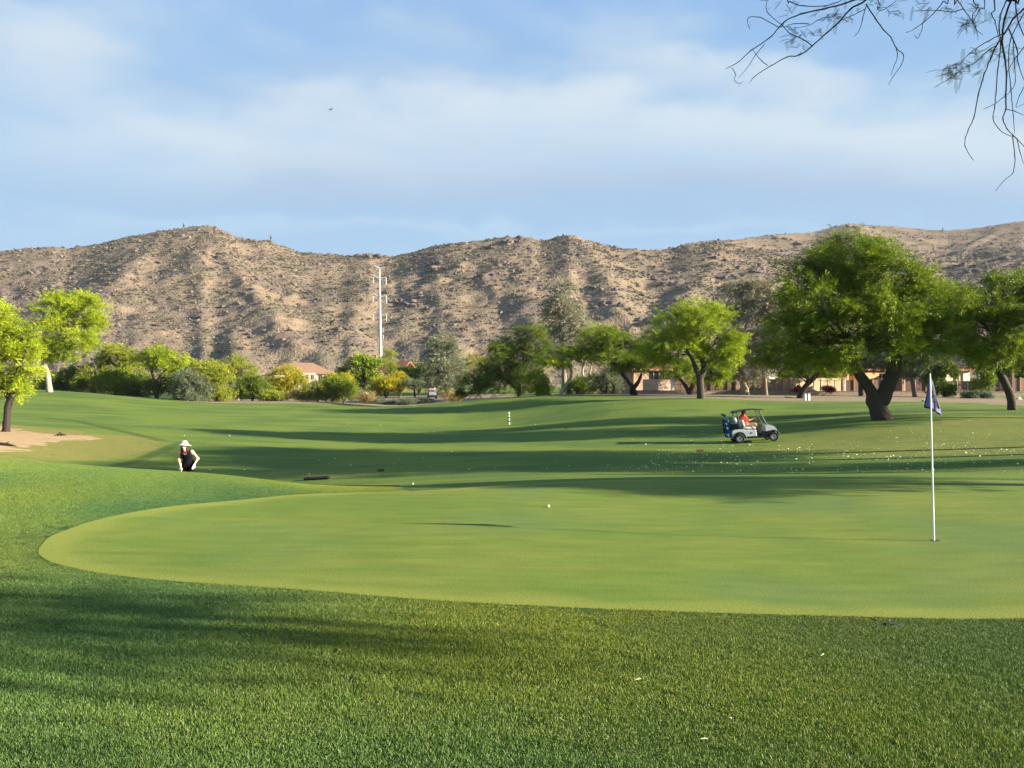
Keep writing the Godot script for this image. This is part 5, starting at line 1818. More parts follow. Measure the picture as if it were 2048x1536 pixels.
func make_driver(at: Vector3, b: Basis, label := "man in coral shirt and khaki shorts driving the golf cart", cloth := Color(0.62, 0.115, 0.10), key := "coral_cloth", z := -0.26) -> void:
	var root := thing("person", label, "person", at, b)
	var hip := Vector3(0.50, 0.86, z)
	var chest := Vector3(0.40, 1.20, z)
	var neck := Vector3(0.42, 1.37, z)
	var head := Vector3(0.46, 1.49, z)
	var face := Vector3(1, -0.05, 0.12).normalized()
	var up := Vector3.UP
	var torso := [[hip + Vector3(0, 0, -0.08), hip + Vector3(0, 0, 0.08), 0.135, 0.135], [hip, chest, 0.14, 0.145], [chest + Vector3(0, 0, -0.08), chest + Vector3(0, 0, 0.08), 0.125, 0.125], [chest + Vector3(0.01, 0.09, -0.15), chest + Vector3(0.01, 0.09, 0.15), 0.075, 0.075]]
	var limbs := []
	var sleeves := []
	var wrists := []
	for s: float in [-1.0, 1.0]:
		var sh := chest + Vector3(0.02, 0.09, 0.175 * s)
		var el := Vector3(0.62, 1.07, z + 0.24 * s)
		var wr := Vector3(0.88, 1.13, z + 0.14 * s)
		limbs.append([sh, el, 0.056, 0.044]); limbs.append([el, wr, 0.043, 0.029])
		sleeves.append([sh, sh.lerp(el, 0.62), 0.075, 0.068])
		wrists.append(wr)
	var legs := []
	for s: float in [-1.0, 1.0]:
		var h := hip + Vector3(0.05, -0.04, 0.10 * s)
		var knee := Vector3(0.95, 0.86, z + 0.14 * s)
		var ankle := Vector3(1.12, 0.40, z + 0.13 * s)
		legs.append([h, knee, 0.098, 0.066]); legs.append([knee, ankle, 0.064, 0.042]); legs.append([ankle, ankle + Vector3(0.13, -0.055, 0), 0.040, 0.032])
	var body := Geo.new()
	skin(torso + limbs + legs + [[chest + Vector3(0.01, 0.1, 0), neck, 0.07, 0.058], [neck, head - up * 0.04, 0.058, 0.06]], 0.018, 0.05, body)
	skin(head_bones(head, face, up), 0.010, 0.02, body)
	for k in 2:
		skin(hand_bones(wrists[k], Vector3(0.55, 0.15, 0).normalized(), Vector3(-0.2, 0.9, 0).normalized(), 0.8, 1.0 if k == 0 else -1.0), 0.006, 0.008, body)
	part("body", body, mat("skin_tan", Color(0.30, 0.165, 0.10), 0.55), root)
	face_details(root, head, face, up)
	var shirt := Geo.new()
	var fat := []
	for q in torso:
		fat.append([q[0], q[1], q[2] + 0.016, q[3] + 0.016])
	skin(fat + sleeves, 0.017, 0.05, shirt)
	part("shirt", shirt, mat(key, cloth, 0.85), root)
	var shorts := Geo.new()
	skin([[hip + Vector3(0, -0.02, -0.08), hip + Vector3(0, -0.02, 0.08), 0.148, 0.148], [legs[0][0], legs[0][1].lerp(legs[0][0], 0.12), 0.115, 0.092], [legs[3][0], legs[3][1].lerp(legs[3][0], 0.12), 0.115, 0.092]], 0.018, 0.05, shorts)
	part("shorts", shorts, mat("khaki_cloth", Color(0.33, 0.26, 0.15), 0.9), root)
	var hair := Geo.new()
	skin([[head + up * 0.055 - face * 0.03, head + up * 0.045 + face * 0.02, 0.090, 0.082], [head + up * 0.02 - face * 0.04, head - up * 0.05 - face * 0.045, 0.082, 0.06]], 0.012, 0.03, hair)
	part("hair", hair, mat("hair_black", Color(0.012, 0.010, 0.009), 0.6), root)
	for k in [2, 5]:
		var shoe := Geo.new()
		var q: Array = legs[k]
		skin([[q[0] + Vector3(-0.01, -0.04, 0), q[1] + Vector3(0.03, -0.005, 0), 0.046, 0.038]], 0.012, 0.02, shoe)
		part("shoe", shoe, mat("shoe_dark", Color(0.03, 0.03, 0.032), 0.6), root)

func make_far_carts() -> void:
	var p := stand(864, 101)
	var a := thing("golf_cart", "distant golf cart facing the camera on the sandy path", "golf cart", p, Basis(Vector3.UP, -PI / 2 + 0.15))
	cart(a, true)
	make_driver(p, a.basis, "driver in a pale shirt in the distant cart facing the camera", Color(0.42, 0.36, 0.32), "pale_cloth", -0.26)
	make_driver(p, a.basis, "passenger in a pinkish shirt in the distant cart facing the camera", Color(0.40, 0.22, 0.20), "pinkish_cloth", 0.26)
	p = stand(732, 121)
	var b := thing("golf_cart", "distant white golf cart half hidden behind the straw clump", "golf cart", p, Basis(Vector3.UP, PI - 0.25))
	cart(b)

# ---------------------------------------------------------------- flagstick
func make_flag() -> void:
	var foot := G(1868, 1083, 4.0)
	foot.y += 0.010
	var head := W(1860, 742, -foot.z)
	var root := thing("flagstick", "white flagstick with purple flag standing in the hole", "flagstick", foot)
	var dir := (head - foot)
	var s := Geo.new()
	s.tube(PackedVector3Array([-dir.normalized() * 0.08, dir * 0.45, dir * 0.985]), PackedFloat32Array([0.0105, 0.0095, 0.0075]), 14)
	part("stick", s, mat("stick_white", Color(0.80, 0.79, 0.74), 0.4), root)
	var k := Geo.new()
	k.ellip(dir * 0.992, Vector3(0.011, 0.016, 0.011), 8, 12)
	part("finial", k, mat("cover_black", Color(0.02, 0.02, 0.022), 0.7), root)
	# the cloth hangs in a fold round the stick: rows from the top, each a bent line from the left hem over the stick to the right hem
	var m := per_px(-foot.z)
	var rows := [[752, 1859, 1860, 1862], [768, 1857, 1861, 1867], [785, 1854, 1861, 1871], [800, 1850.5, 1862, 1875], [812, 1848, 1862, 1879], [818, 1845.5, 1862, 1881], [826, 1845, 1862.5, 1883]]
	var low := [[812, 0.0], [816, 0.25], [820, 0.5], [822, 0.62], [832, 1.0]]
	var nu := 24
	var nv := 26
	var pt := func(u: float, v: float) -> Vector3:
		# u 0..1 from the left hem to the right hem, v 0..1 from top to bottom
		var bottom := lerpf(814.0, 831.0, pow(u, 1.6)) + sin(u * 9.0) * 1.2
		var py := lerpf(752.0, bottom, v)
		var j := 0
		while j < rows.size() - 2 and py > rows[j + 1][0]:
			j += 1
		var t := clampf((py - rows[j][0]) / (rows[j + 1][0] - rows[j][0]), 0.0, 1.3)
		var l: float = lerpf(rows[j][1], rows[j + 1][1], t)
		var c: float = lerpf(rows[j][2], rows[j + 1][2], t)
		var r: float = lerpf(rows[j][3], rows[j + 1][3], t)
		var px := lerpf(l, c, u * 2.0) if u < 0.5 else lerpf(c, r, u * 2.0 - 1.0)
		var deep := 0.03 + 0.16 * v * (1.0 - absf(u - 0.45) * 1.7) + 0.025 * sin(u * 14.0 + v * 3.0) * v
		var w := W(px, py, -foot.z + deep)
		return w - foot
	var grid := func(called: String, u0: float, u1: float, v0: float, v1: float, lift: float, mm: Material, parent: Node) -> MeshInstance3D:
		var g := Geo.new()
		for j in nv + 1:
			for i in nu + 1:
				var u := lerpf(u0, u1, float(i) / nu)
				var v := lerpf(v0, v1, float(j) / nv)
				var a: Vector3 = pt.call(u, v)
				var du: Vector3 = pt.call(minf(u + 0.02, 1.0), v) - pt.call(maxf(u - 0.02, 0.0), v)
				var dv: Vector3 = pt.call(u, minf(v + 0.02, 1.0)) - pt.call(u, maxf(v - 0.02, 0.0))
				var nn := du.cross(dv).normalized()
				if nn.z < 0.0:
					nn = -nn
				g.vert(a + nn * lift, nn)
		for j in nv:
			for i in nu:
				var a := j * (nu + 1) + i
				g.tri(a, a + 1, a + nu + 2); g.tri(a, a + nu + 2, a + nu + 1)
		return part(called, g, mm, parent)
	var purple := mat("flag_purple", Color(0.050, 0.030, 0.22), 0.8)
	purple.backlight_enabled = true
	purple.backlight = Color(0.5, 0.5, 0.6)
	purple.cull_mode = BaseMaterial3D.CULL_DISABLED
	var dark := mat("flag_border", Color(0.012, 0.010, 0.035), 0.85)
	var white := mat("flag_white", Color(0.50, 0.49, 0.46), 0.8)
	var pale := mat("flag_pale_blue", Color(0.22, 0.30, 0.42), 0.8)
	var cloth: MeshInstance3D = grid.call("flag_cloth", 0.0, 1.0, 0.0, 1.0, 0.0, purple, root)
	grid.call("border", 0.0, 0.07, 0.0, 1.0, 0.003, dark, cloth)
	grid.call("border", 0.07, 0.96, 0.955, 1.0, 0.003, dark, cloth)
	grid.call("border", 0.35, 0.50, 0.02, 0.50, 0.003, dark, cloth)
	grid.call("border", 0.62, 0.96, 0.70, 0.735, 0.003, dark, cloth)
	grid.call("white_field", 0.80, 0.97, 0.10, 0.84, 0.004, white, cloth)
	grid.call("emblem", 0.62, 0.80, 0.36, 0.52, 0.004, white, cloth)
	grid.call("emblem_dark", 0.60, 0.74, 0.40, 0.50, 0.006, mat("emblem_brown", Color(0.10, 0.045, 0.02), 0.8), cloth)
	grid.call("lettering", 0.55, 0.78, 0.53, 0.565, 0.006, dark, cloth)
	grid.call("band", 0.53, 0.80, 0.575, 0.67, 0.004, pale, cloth)
	grid.call("band", 0.36, 0.46, 0.545, 0.66, 0.004, pale, cloth)
	# the hole: a white liner sunk in the turf
	var cup := Geo.new()
	cup.lathe(PackedVector2Array([Vector2(0.054, 0.0025), Vector2(0.054, -0.1), Vector2(0.001, -0.1)]), 24)
	var hole := part("hole_cup", cup, mat("cup_dark", Color(0.02, 0.022, 0.018), 0.8))
	tag(hole, "dark cup sunk in the green at the foot of the flagstick", "golf hole")
	hole.position = foot + Vector3(0.022, 0.0, -0.01)
	var lip := Geo.new()
	lip.lathe(PackedVector2Array([Vector2(0.001, 0.0022), Vector2(0.0535, 0.0024)]), 24)
	part("opening", lip, mat("hole_black", Color(0.012, 0.014, 0.01), 0.95), hole)

# ---------------------------------------------------------------- small things on the grass
func make_small() -> void:
	var ball := Geo.new()
	ball.ellip(Vector3.ZERO, Vector3.ONE * 0.0214, 10, 16)
	var shape := ball.mesh()
	var white := mat("ball_white", Color(0.84, 0.84, 0.80), 0.3)
	var balls := [[1097, 1014, 4.0, "golf ball on the green left of the flagstick", 1.0], [826, 967, 17.5, "golf ball in the shade just behind the green", 1.3], [670, 916, 17.5, "golf ball in the long shadow band right of the woman", 1.5], [904, 902, 17.5, "golf ball at the upper edge of the long shadow band", 1.3],
		[697, 847, 20, "far golf ball on the sunlit fairway left of the striped stake", 1.3], [761, 849, 20, "second far golf ball left of the striped stake", 1.3], [868, 861, 20, "golf ball on the sunlit fairway below the striped stake", 1.3], [1071, 847, 20, "golf ball just right of the striped stake", 1.3], [459, 870, 20, "golf ball on the fairway above the woman's shoulder", 1.3], [369, 870, 20, "golf ball on the fairway straight above the woman's hat", 1.2],
		[420, 938, 20, "golf ball on the grass right of the woman", 1.1], [489, 938, 20, "second golf ball on the grass right of the woman", 1.1], [619, 947, 20, "golf ball above the black strip on the grass", 1.1], [828, 811, 20, "golf ball on the far brow of the fairway", 1.6], [1231, 808, 20, "golf ball near the shaded mound left of the cart", 1.3]]
	for q in balls:
		var p := G(q[0], q[1] + 2.0, q[2])
		if q[1] > 1000: p.y += 0.010
		var o := part("golf_ball", shape, white)
		# far balls sit in the sun with a halo in the picture; they stay ball sized
		o.position = p + Vector3(0, 0.0205, 0)
		o.scale = Vector3.ONE * (1.0 if q[4] < 1.05 else 1.0)
		tag(o, q[3], "golf ball", "golf balls lying on the grass")
	# black drain strip
	var p := G(634, 959, 17.5)
	var strip := Geo.new()
	var m := per_px(-p.z)
	strip.box(Vector3(0, 0.055, 0), Vector3(50 * m, 0.09, 0.30), 0.03)
	var sb := thing("rubber_mat", "flat black strip lying on the grass beyond the green", "mat", p, Basis(Vector3.BACK, 0.045))
	part("slab", strip, mat("mat_black", Color(0.012, 0.012, 0.012), 0.8), sb)
	var rib := Geo.new()
	for k in 7:
		rib.box(Vector3((k - 3) * 6.5 * m, 0.102, 0), Vector3(2.5 * m, 0.012, 0.26), 0.004)
	part("ribbing", rib, mat("mat_black", Color(0.012, 0.012, 0.012), 0.8), sb)
	# red slatted plates
	for q in [[762, 941, "small rusty red slatted plate beyond the green near the black strip"], [1400, 902, "small rusty red slatted plate on the petal-strewn slope below the cart"]]:
		var at := G(q[0], q[1] + 2, 17.5)
		var k := per_px(-at.z)
		var root := thing("red_plate", q[2], "plate", at, Basis(Vector3.BACK, 0.06), "red slatted plates")
		for j in 5:
			var s := Geo.new()
			s.box(Vector3((j - 2) * 2.9 * k, 2.6 * k, 0.0), Vector3(2.0 * k, 5.0 * k, 0.03), 0.004)
			part("slat", s, mat("rust_red", Color(0.20, 0.055, 0.025), 0.8), root)
		for j: float in [-1.0, 1.0]:
			var s := Geo.new()
			s.box(Vector3(0, 2.6 * k + 1.6 * k * j, -0.01), Vector3(14.0 * k, 0.9 * k, 0.035), 0.004)
			part("rail", s, mat("rust_red", Color(0.20, 0.055, 0.025), 0.8), root)
	# black wire arch
	p = G(1133, 859, 17.5)
	var arch := Geo.new()
	var ap := PackedVector3Array()
	var ar := PackedFloat32Array()
	m = per_px(-p.z)
	for k in 13:
		var a := PI * k / 12.0
		ap.append(Vector3(cos(a) * 2.9 * m, sin(a) * 3.6 * m, 0)); ar.append(0.6 * m)
	arch.tube(ap, ar, 8)
	var ao := part("target_hoop", arch, mat("mat_black", Color(0.012, 0.012, 0.012), 0.8))
	tag(ao, "small black hoop stuck in the fairway below the trees", "hoop")
	ao.position = p
	# striped stake
	var stake := thing("distance_stake", "short black and white banded stake in the middle of the fairway", "stake", G(1018.5, 849, 20))
	m = per_px(-stake.position.z)
	var y := -0.05
	for q in [[6.0, 0], [3.6, 1], [3.4, 0], [3.6, 1], [3.2, 0], [2.0, 1], [4.2, 0]]:
		var s := Geo.new()
		var h: float = q[0] * m
		s.tube(PackedVector3Array([Vector3(-y * 0.03, y, 0), Vector3(-(y + h) * 0.03, y + h, 0)]), PackedFloat32Array([1.35 * m, 1.35 * m]), 12)
		part("band", s, mat("stick_white", Color(0.80, 0.79, 0.74), 0.4) if q[1] == 0 else mat("cover_black", Color(0.02, 0.02, 0.022), 0.7), stake)
		y += h
	# fallen branch and stump on the sand at the left
	p = G(20, 892, 17.5)
	m = per_px(-p.z)
	var log_ := Geo.new()
	log_.tube(PackedVector3Array([Vector3(-46, 5, 0) * m, Vector3(-20, 4.5, 0) * m, Vector3(-4, 3.0, 0) * m, Vector3(6, 0.5, 0) * m, Vector3(24, -5.5, 0) * m]), PackedFloat32Array([3.4 * m, 3.0 * m, 3.0 * m, 2.2 * m, 0.8 * m]), 9)
	log_.tube(PackedVector3Array([Vector3(-10, 4.0, 0) * m, Vector3(-4, 9.0, -4) * m]), PackedFloat32Array([1.4 * m, 0.5 * m]), 6)
	var lo := part("fallen_branch", log_, bark("dark"))
	tag(lo, "dark fallen branch lying on the bare sand at the left edge", "branch")
	lo.position = p
	p = G(120, 871, 17.5)
	m = per_px(-p.z)
	var st := Geo.new()
	var r := RandomNumberGenerator.new()
	r.seed = 5
	for k in 9:
		var a := TAU * k / 9.0
		var e := Vector3(cos(a) * r.randf_range(8, 17), r.randf_range(-0.5, 1.0), sin(a) * r.randf_range(8, 15)) * m
		st.tube(PackedVector3Array([Vector3(cos(a) * 2, 3.5, sin(a) * 2) * m, e * 0.5 + Vector3(0, 1.6, 0) * m, e]), PackedFloat32Array([1.9 * m, 1.3 * m, 0.5 * m]), 6)
	st.tube(PackedVector3Array([Vector3(0, -2, 0) * m, Vector3(0.5, 3, 0) * m, Vector3(1, 6.0, 0) * m]), PackedFloat32Array([5 * m, 4 * m, 2.8 * m]), 10)
	var so := part("tree_stump", st, bark("brown"))
	tag(so, "weathered tree stump with roots on the bare sand", "stump")
	so.position = p
	# dry seed pods in the near rough
	var pods := [[1275, 1371, "dry pale seed pod in the rough below the green, farther of the middle pair", 0.3], [1405, 1493, "dry pale seed pod lying in the rough nearest the bottom edge", 0.1], [1460, 1450, "tiny dry seed pod in the rough between the larger pods", -0.4], [1645, 1320, "dry seed pod in the rough at lower right", 0.6], [1122, 1452, "thin dry seed pod in the rough at bottom centre", -0.9]]
	for q in pods:
		var at := G(q[0], q[1], 2.6)
		var g := Geo.new()
		var pp := PackedVector3Array()
		var pr := PackedFloat32Array()
		var long: float = 0.052 if q[0] != 1460 else 0.018
		for k in 9:
			var t := k / 8.0
			pp.append(Vector3((t - 0.5) * long, sin(t * PI) * 0.006, sin(t * 4.0 + q[3]) * 0.006)); pr.append(0.0016 + 0.0024 * absf(sin(t * PI * 4.0)) * sin(t * PI))
		g.tube(pp, pr, 6)
		var o := part("seed_pod", g, mat("pod_tan", Color(0.55, 0.45, 0.27), 0.7))
		o.transform = Transform3D(Basis(Vector3.UP, q[3]), at + Vector3(0, 0.034, 0))
		tag(o, q[2], "seed pod", "dry seed pods in the rough")
	# dark torn patch in the rough by the green
	p = G(1790, 1250, 3.0)
	var dv := Geo.new()
	var f := noise(8, 2.0, 2)
	var pts := PackedVector2Array()
	for k in 16:
		var a := TAU * k / 16.0
		pts.append(Vector2(cos(a) * 0.065, sin(a) * 0.035) * (1.0 + 0.5 * f.get_noise_2d(cos(a) * 2, sin(a) * 2)))
	dv.slab(pts, 0.0, 0.016, Transform3D(Basis(Vector3.RIGHT, -PI / 2), Vector3.ZERO), 0.006)
	var dn := part("divot", dv, mat("soil_dark", Color(0.022, 0.026, 0.022), 0.9))
	dn.position = p
	tag(dn, "small dark divot in the rough at the front edge of the green", "divot")
	# fallen petals and leaves, past counting
	var petal := Geo.new()
	petal.with_col = true
	petal.flat4(Vector3(-0.5, 0.0, 0), Vector3(0, 0.12, 0.32), Vector3(0.5, 0.06, 0), Vector3(0, 0.1, -0.32))
	var spots := []
	var tint := PackedColorArray()
	var dense := noise(17, 0.16, 3)
	for k in 2600:
		var px := r.randf_range(1240.0, 2048.0) if r.randf() < 0.95 else r.randf_range(600.0, 1240.0)
		var py := r.randfn(908.0, 24.0) if px > 1240.0 else r.randf_range(915.0, 952.0)
		if py < 838.0 or py > 946.0:
			continue
		var at := G(px, py, 17.5)
		if r.randf() > smoothstep(1180.0, 1420.0, px) + 0.25:
			continue
		if px > 1240.0 and dense.get_noise_2d(at.x, -at.z) + r.randfn(0, 0.3) < -0.02:
			continue
		var s := r.randf_range(0.04, 0.085) * (1.5 if r.randf() < 0.08 else 1.0)
		spots.append(Transform3D(Basis.from_euler(Vector3(r.randfn(0, 0.4), r.randf() * TAU, r.randfn(0, 0.4))).scaled_local(Vector3.ONE * s), at + Vector3(0, 0.012, 0)))
		tint.append(Color(0.62, 0.60, 0.30).lerp(Color(0.75, 0.72, 0.55), r.randf()))
	for k in 260:
		var px := r.randf_range(900.0, 2040.0)
		var at := G(px, r.randf_range(800.0, 850.0), 20.0)
		var s := r.randf_range(0.03, 0.06)
		spots.append(Transform3D(Basis.from_euler(Vector3(r.randfn(0, 0.4), r.randf() * TAU, r.randfn(0, 0.4))).scaled_local(Vector3.ONE * s), at + Vector3(0, 0.012, 0)))
		tint.append(Color(0.60, 0.60, 0.30))
	var pm := tinted("petal", 0.8, Color(0.5, 0.5, 0.4))
	var po := many("fallen_petals", petal.mesh(), pm, spots, tint)
	tag(po, "pale fallen petals strewn over the slope below the cart", "petals")
	# birds
	for q in [[662, 219, 60.0, 0.5, "bird gliding high in the sky above the left hill"], [422, 371, 140.0, 0.2, "tiny bird in the sky just above the left peak"]]:
		var root := thing("bird", q[4], "bird", W(q[0], q[1], q[2]), Basis(Vector3.BACK, q[3]))
		var b := Geo.new()
		b.ellip(Vector3.ZERO, Vector3(0.045, 0.035, 0.11), 8, 10)
		b.ellip(Vector3(0, 0.015, 0.12), Vector3(0.026, 0.026, 0.035), 6, 8)
		b.slab(PackedVector2Array([Vector2(-0.02, -0.09), Vector2(0.02, -0.09), Vector2(0.05, -0.2), Vector2(-0.05, -0.2)]), -0.004, 0.004, Transform3D(Basis(Vector3.RIGHT, PI / 2), Vector3.ZERO))
		part("body", b, mat("feather_dark", Color(0.06, 0.06, 0.065), 0.8), root)
		for s: float in [-1.0, 1.0]:
			var wgeo := Geo.new()
			wgeo.slab(PackedVector2Array([Vector2(0.02 * s, 0.06), Vector2(0.12 * s, 0.09), Vector2(0.22 * s, 0.02), Vector2(0.12 * s, -0.02), Vector2(0.02 * s, -0.05)]), -0.005, 0.005, Transform3D(Basis(Vector3.BACK, 0.25 * s) * Basis(Vector3.RIGHT, PI / 2), Vector3.ZERO))
			part("wing", wgeo, mat("feather_dark", Color(0.06, 0.06, 0.065), 0.8), root)

# ---------------------------------------------------------------- buildings
# a wall in x, y with rectangular openings, thick along -z from z = 0
func pierced(g: Geo, x0: float, x1: float, y0: float, y1: float, holes: Array, thick: float) -> void:
	var xs := [x0, x1]
	var ys := [y0, y1]
	for h in holes:
		xs.append(h[0]); xs.append(h[2]); ys.append(h[1]); ys.append(h[3])
	xs.sort()
	ys.sort()
	for i in xs.size() - 1:
		for j in ys.size() - 1:
			var a: float = xs[i]
			var b: float = xs[i + 1]
			var c: float = ys[j]
			var d: float = ys[j + 1]
			if b - a < 1e-4 or d - c < 1e-4:
				continue
			var open := false
			for h in holes:
				if (a + b) * 0.5 > h[0] and (a + b) * 0.5 < h[2] and (c + d) * 0.5 > h[1] and (c + d) * 0.5 < h[3]:
					open = true
			if not open:
				g.box(Vector3((a + b) * 0.5, (c + d) * 0.5, -thick * 0.5), Vector3(b - a, d - c, thick))

func stucco(key: String, c: Color) -> StandardMaterial3D:
	if M.has(key):
		return M[key]
	var m := mat(key, Color(1, 1, 1), 0.92)
	m.albedo_texture = grain(key.hash() % 1000, 256, 0.02, c * 0.82, c * 1.1, 5)
	m.uv1_triplanar = true
	m.uv1_world_triplanar = true
	m.uv1_scale = Vector3.ONE * 0.4
	return m

func roof_tiles(key: String, c: Color) -> StandardMaterial3D:
	if M.has(key):
		return M[key]
	var m := mat(key, Color(1, 1, 1), 0.9)
	m.albedo_texture = grain(key.hash() % 1000, 256, 0.09, c * 0.6, c * 1.25, 3)
	m.uv1_triplanar = true
	m.uv1_world_triplanar = true
	m.uv1_scale = Vector3.ONE * 0.5
	return m

func window(root: Node3D, x0: float, y0: float, x1: float, y1: float, z: float, frame_c: Material, turn := Transform3D()) -> void:
	var f := Geo.new()
	var t := 0.09
	for q in [[x0 - t, y0 - t, x1 + t, y0], [x0 - t, y1, x1 + t, y1 + t], [x0 - t, y0, x0, y1], [x1, y0, x1 + t, y1], [(x0 + x1) * 0.5 - 0.025, y0, (x0 + x1) * 0.5 + 0.025, y1]]:
		f.box(turn * Vector3((q[0] + q[2]) * 0.5, (q[1] + q[3]) * 0.5, z), Vector3(q[2] - q[0], q[3] - q[1], 0.12), 0.0, turn.basis)
	var o := part("window", f, frame_c, root)
	var p := Geo.new()
	p.box(turn * Vector3((x0 + x1) * 0.5, (y0 + y1) * 0.5, z - 0.03), Vector3(x1 - x0, y1 - y0, 0.02), 0.0, turn.basis)
	part("pane", p, mat("dark_glass", Color(0.015, 0.018, 0.022), 0.08), o)

# hip roof over a rectangle, ridge along x
func hip(g: Geo, x0: float, x1: float, z0: float, z1: float, y: float, rise: float, over: float, ridge_in: float) -> void:
	x0 -= over; x1 += over; z0 -= over; z1 += over
	var zm := (z0 + z1) * 0.5
	var a := Vector3(x0, y, z1); var b := Vector3(x1, y, z1); var c := Vector3(x1, y, z0); var d := Vector3(x0, y, z0)
	var r0 := Vector3(x0 + ridge_in, y + rise, zm); var r1 := Vector3(x1 - ridge_in, y + rise, zm)
	g.face([a, b, r1, r0], (b - a).cross(r0 - a).normalized())
	g.face([c, d, r0, r1], (d - c).cross(r1 - c).normalized())
	g.face([b, c, r1], (c - b).cross(r1 - b).normalized())
	g.face([d, a, r0], (a - d).cross(r0 - d).normalized())
	# eaves board and underside
	for e in [[a, b], [b, c], [c, d], [d, a]]:
		var nn := Vector3(e[1].z - e[0].z, 0, -(e[1].x - e[0].x)).normalized() * -1.0
		g.face([e[0], e[1], e[1] - Vector3(0, 0.22, 0), e[0] - Vector3(0, 0.22, 0)], nn)
	g.face([a - Vector3(0, 0.22, 0), b - Vector3(0, 0.22, 0), c - Vector3(0, 0.22, 0), d - Vector3(0, 0.22, 0)], Vector3.DOWN)

func make_far_houses() -> void:
	# tile-roofed house in the middle distance
	var far := 190.0
	var k := per_px(far)
	var at := stand(608, far)
	var eave := W(608, 746, far).y - at.y
	var root := thing("house", "tan tile-roofed house with a gable wing behind the yellow blooming bush", "house", at, Basis(Vector3.UP, 0.28))
	var roof_m := roof_tiles("roof_tan_tile", Color(0.26, 0.155, 0.098))
	var cream := stucco("stucco_cream", Color(0.56, 0.47, 0.33))
	var grey := stucco("stucco_grey", Color(0.40, 0.34, 0.27))
	var trim := mat("trim_cream", Color(0.60, 0.54, 0.42), 0.8)
	var w := Geo.new()
	pierced(w, -7.2, 7.2, -0.5, eave, [[3.4, eave - 1.9, 4.3, eave - 0.5], [4.9, eave - 1.9, 6.2, eave - 0.5]], 0.3)
	w.box(Vector3(7.05, eave * 0.5 - 0.25, -5.0), Vector3(0.3, eave + 0.5, 9.4)); w.box(Vector3(-7.05, eave * 0.5 - 0.25, -5.0), Vector3(0.3, eave + 0.5, 9.4)); w.box(Vector3(0, eave * 0.5 - 0.25, -9.85), Vector3(14.4, eave + 0.5, 0.3))
	part("wall", w, cream, root)
	window(root, 3.4, eave - 1.9, 4.3, eave - 0.5, -0.1, trim)
	window(root, 4.9, eave - 1.9, 6.2, eave - 0.5, -0.1, trim)
	var r := Geo.new()
	hip(r, -7.2, 7.2, -10.0, 0.0, eave, 2.75, 0.5, 5.6)
	var main_roof := part("roof", r, roof_m, root)
	var ch := Geo.new()
	ch.box(Vector3(-5.8, eave + 1.0, -4.0), Vector3(0.9, 1.6, 0.9), 0.05)
	part("chimney", ch, roof_tiles("roof_red_tile", Color(0.42, 0.14, 0.085)), main_roof)
	# wing towards the camera, gable to the right
	var wing := Geo.new()
	var e2 := eave - 0.05
	pierced(wing, -3.5, 2.7, -0.5, e2, [[0.25, e2 - 1.55, 0.95, e2 - 0.5], [1.55, e2 - 1.55, 2.2, e2 - 0.5]], 0.25)
	var shift := Transform3D(Basis(), Vector3(0, 0, 3.6))
	for i in wing.v.size():
		wing.v[i] = shift * wing.v[i]
	part("wing_wall", wing, grey, root)
	window(root, 0.25, e2 - 1.55, 0.95, e2 - 0.5, 3.52, trim)
	window(root, 1.55, e2 - 1.55, 2.2, e2 - 0.5, 3.52, trim)
	var gable := Geo.new()
	gable.slab(PackedVector2Array([Vector2(-3.6, -0.5), Vector2(0.0, -0.5), Vector2(0.0, e2), Vector2(-1.8, e2 + 1.15), Vector2(-3.6, e2)]), -0.12, 0.12, Transform3D(Basis(Vector3.UP, -PI / 2), Vector3(2.72, 0, 0)))
	part("gable_wall", gable, cream, root)
	var side := Transform3D(Basis(Vector3.UP, PI / 2), Vector3(2.80, 0, 1.8))
	window(root, -1.0, e2 - 1.9, -0.3, e2 - 0.5, 0.05, trim, side)
	window(root, 0.25, e2 - 1.9, 0.95, e2 - 0.5, 0.05, trim, side)
	var gr := Geo.new()
	gr.slab(PackedVector2Array([Vector2(-4.1, e2 - 0.25), Vector2(-1.8, e2 + 1.25), Vector2(0.5, e2 - 0.25), Vector2(0.5, e2 - 0.03), Vector2(-1.8, e2 + 1.48), Vector2(-4.1, e2 - 0.03)]), -3.2, 3.6, Transform3D(Basis(Vector3.UP, -PI / 2), Vector3.ZERO))
	part("wing_roof", gr, roof_m, root)
	# second house, only its roof slope in view
	far = 205.0
	at = stand(790, far)
	eave = W(790, 748, far).y - at.y
	root = thing("house", "red-roofed house mostly hidden by trees right of the steel pylon", "house", at, Basis(Vector3.UP, -0.5))
	w = Geo.new()
	w.box(Vector3(0, eave * 0.5 - 0.2, 0), Vector3(9, eave + 0.4, 7))
	part("wall", w, cream, root)
	r = Geo.new()
	r.slab(PackedVector2Array([Vector2(-4.6, eave - 0.2), Vector2(0, eave + 3.0), Vector2(4.6, eave - 0.2), Vector2(4.6, eave + 0.05), Vector2(0, eave + 3.3), Vector2(-4.6, eave + 0.05)]), -5.0, 5.0, Transform3D(Basis(Vector3.UP, PI / 2), Vector3.ZERO))
	part("roof", r, roof_tiles("roof_red_tile", Color(0.42, 0.14, 0.085)), root)

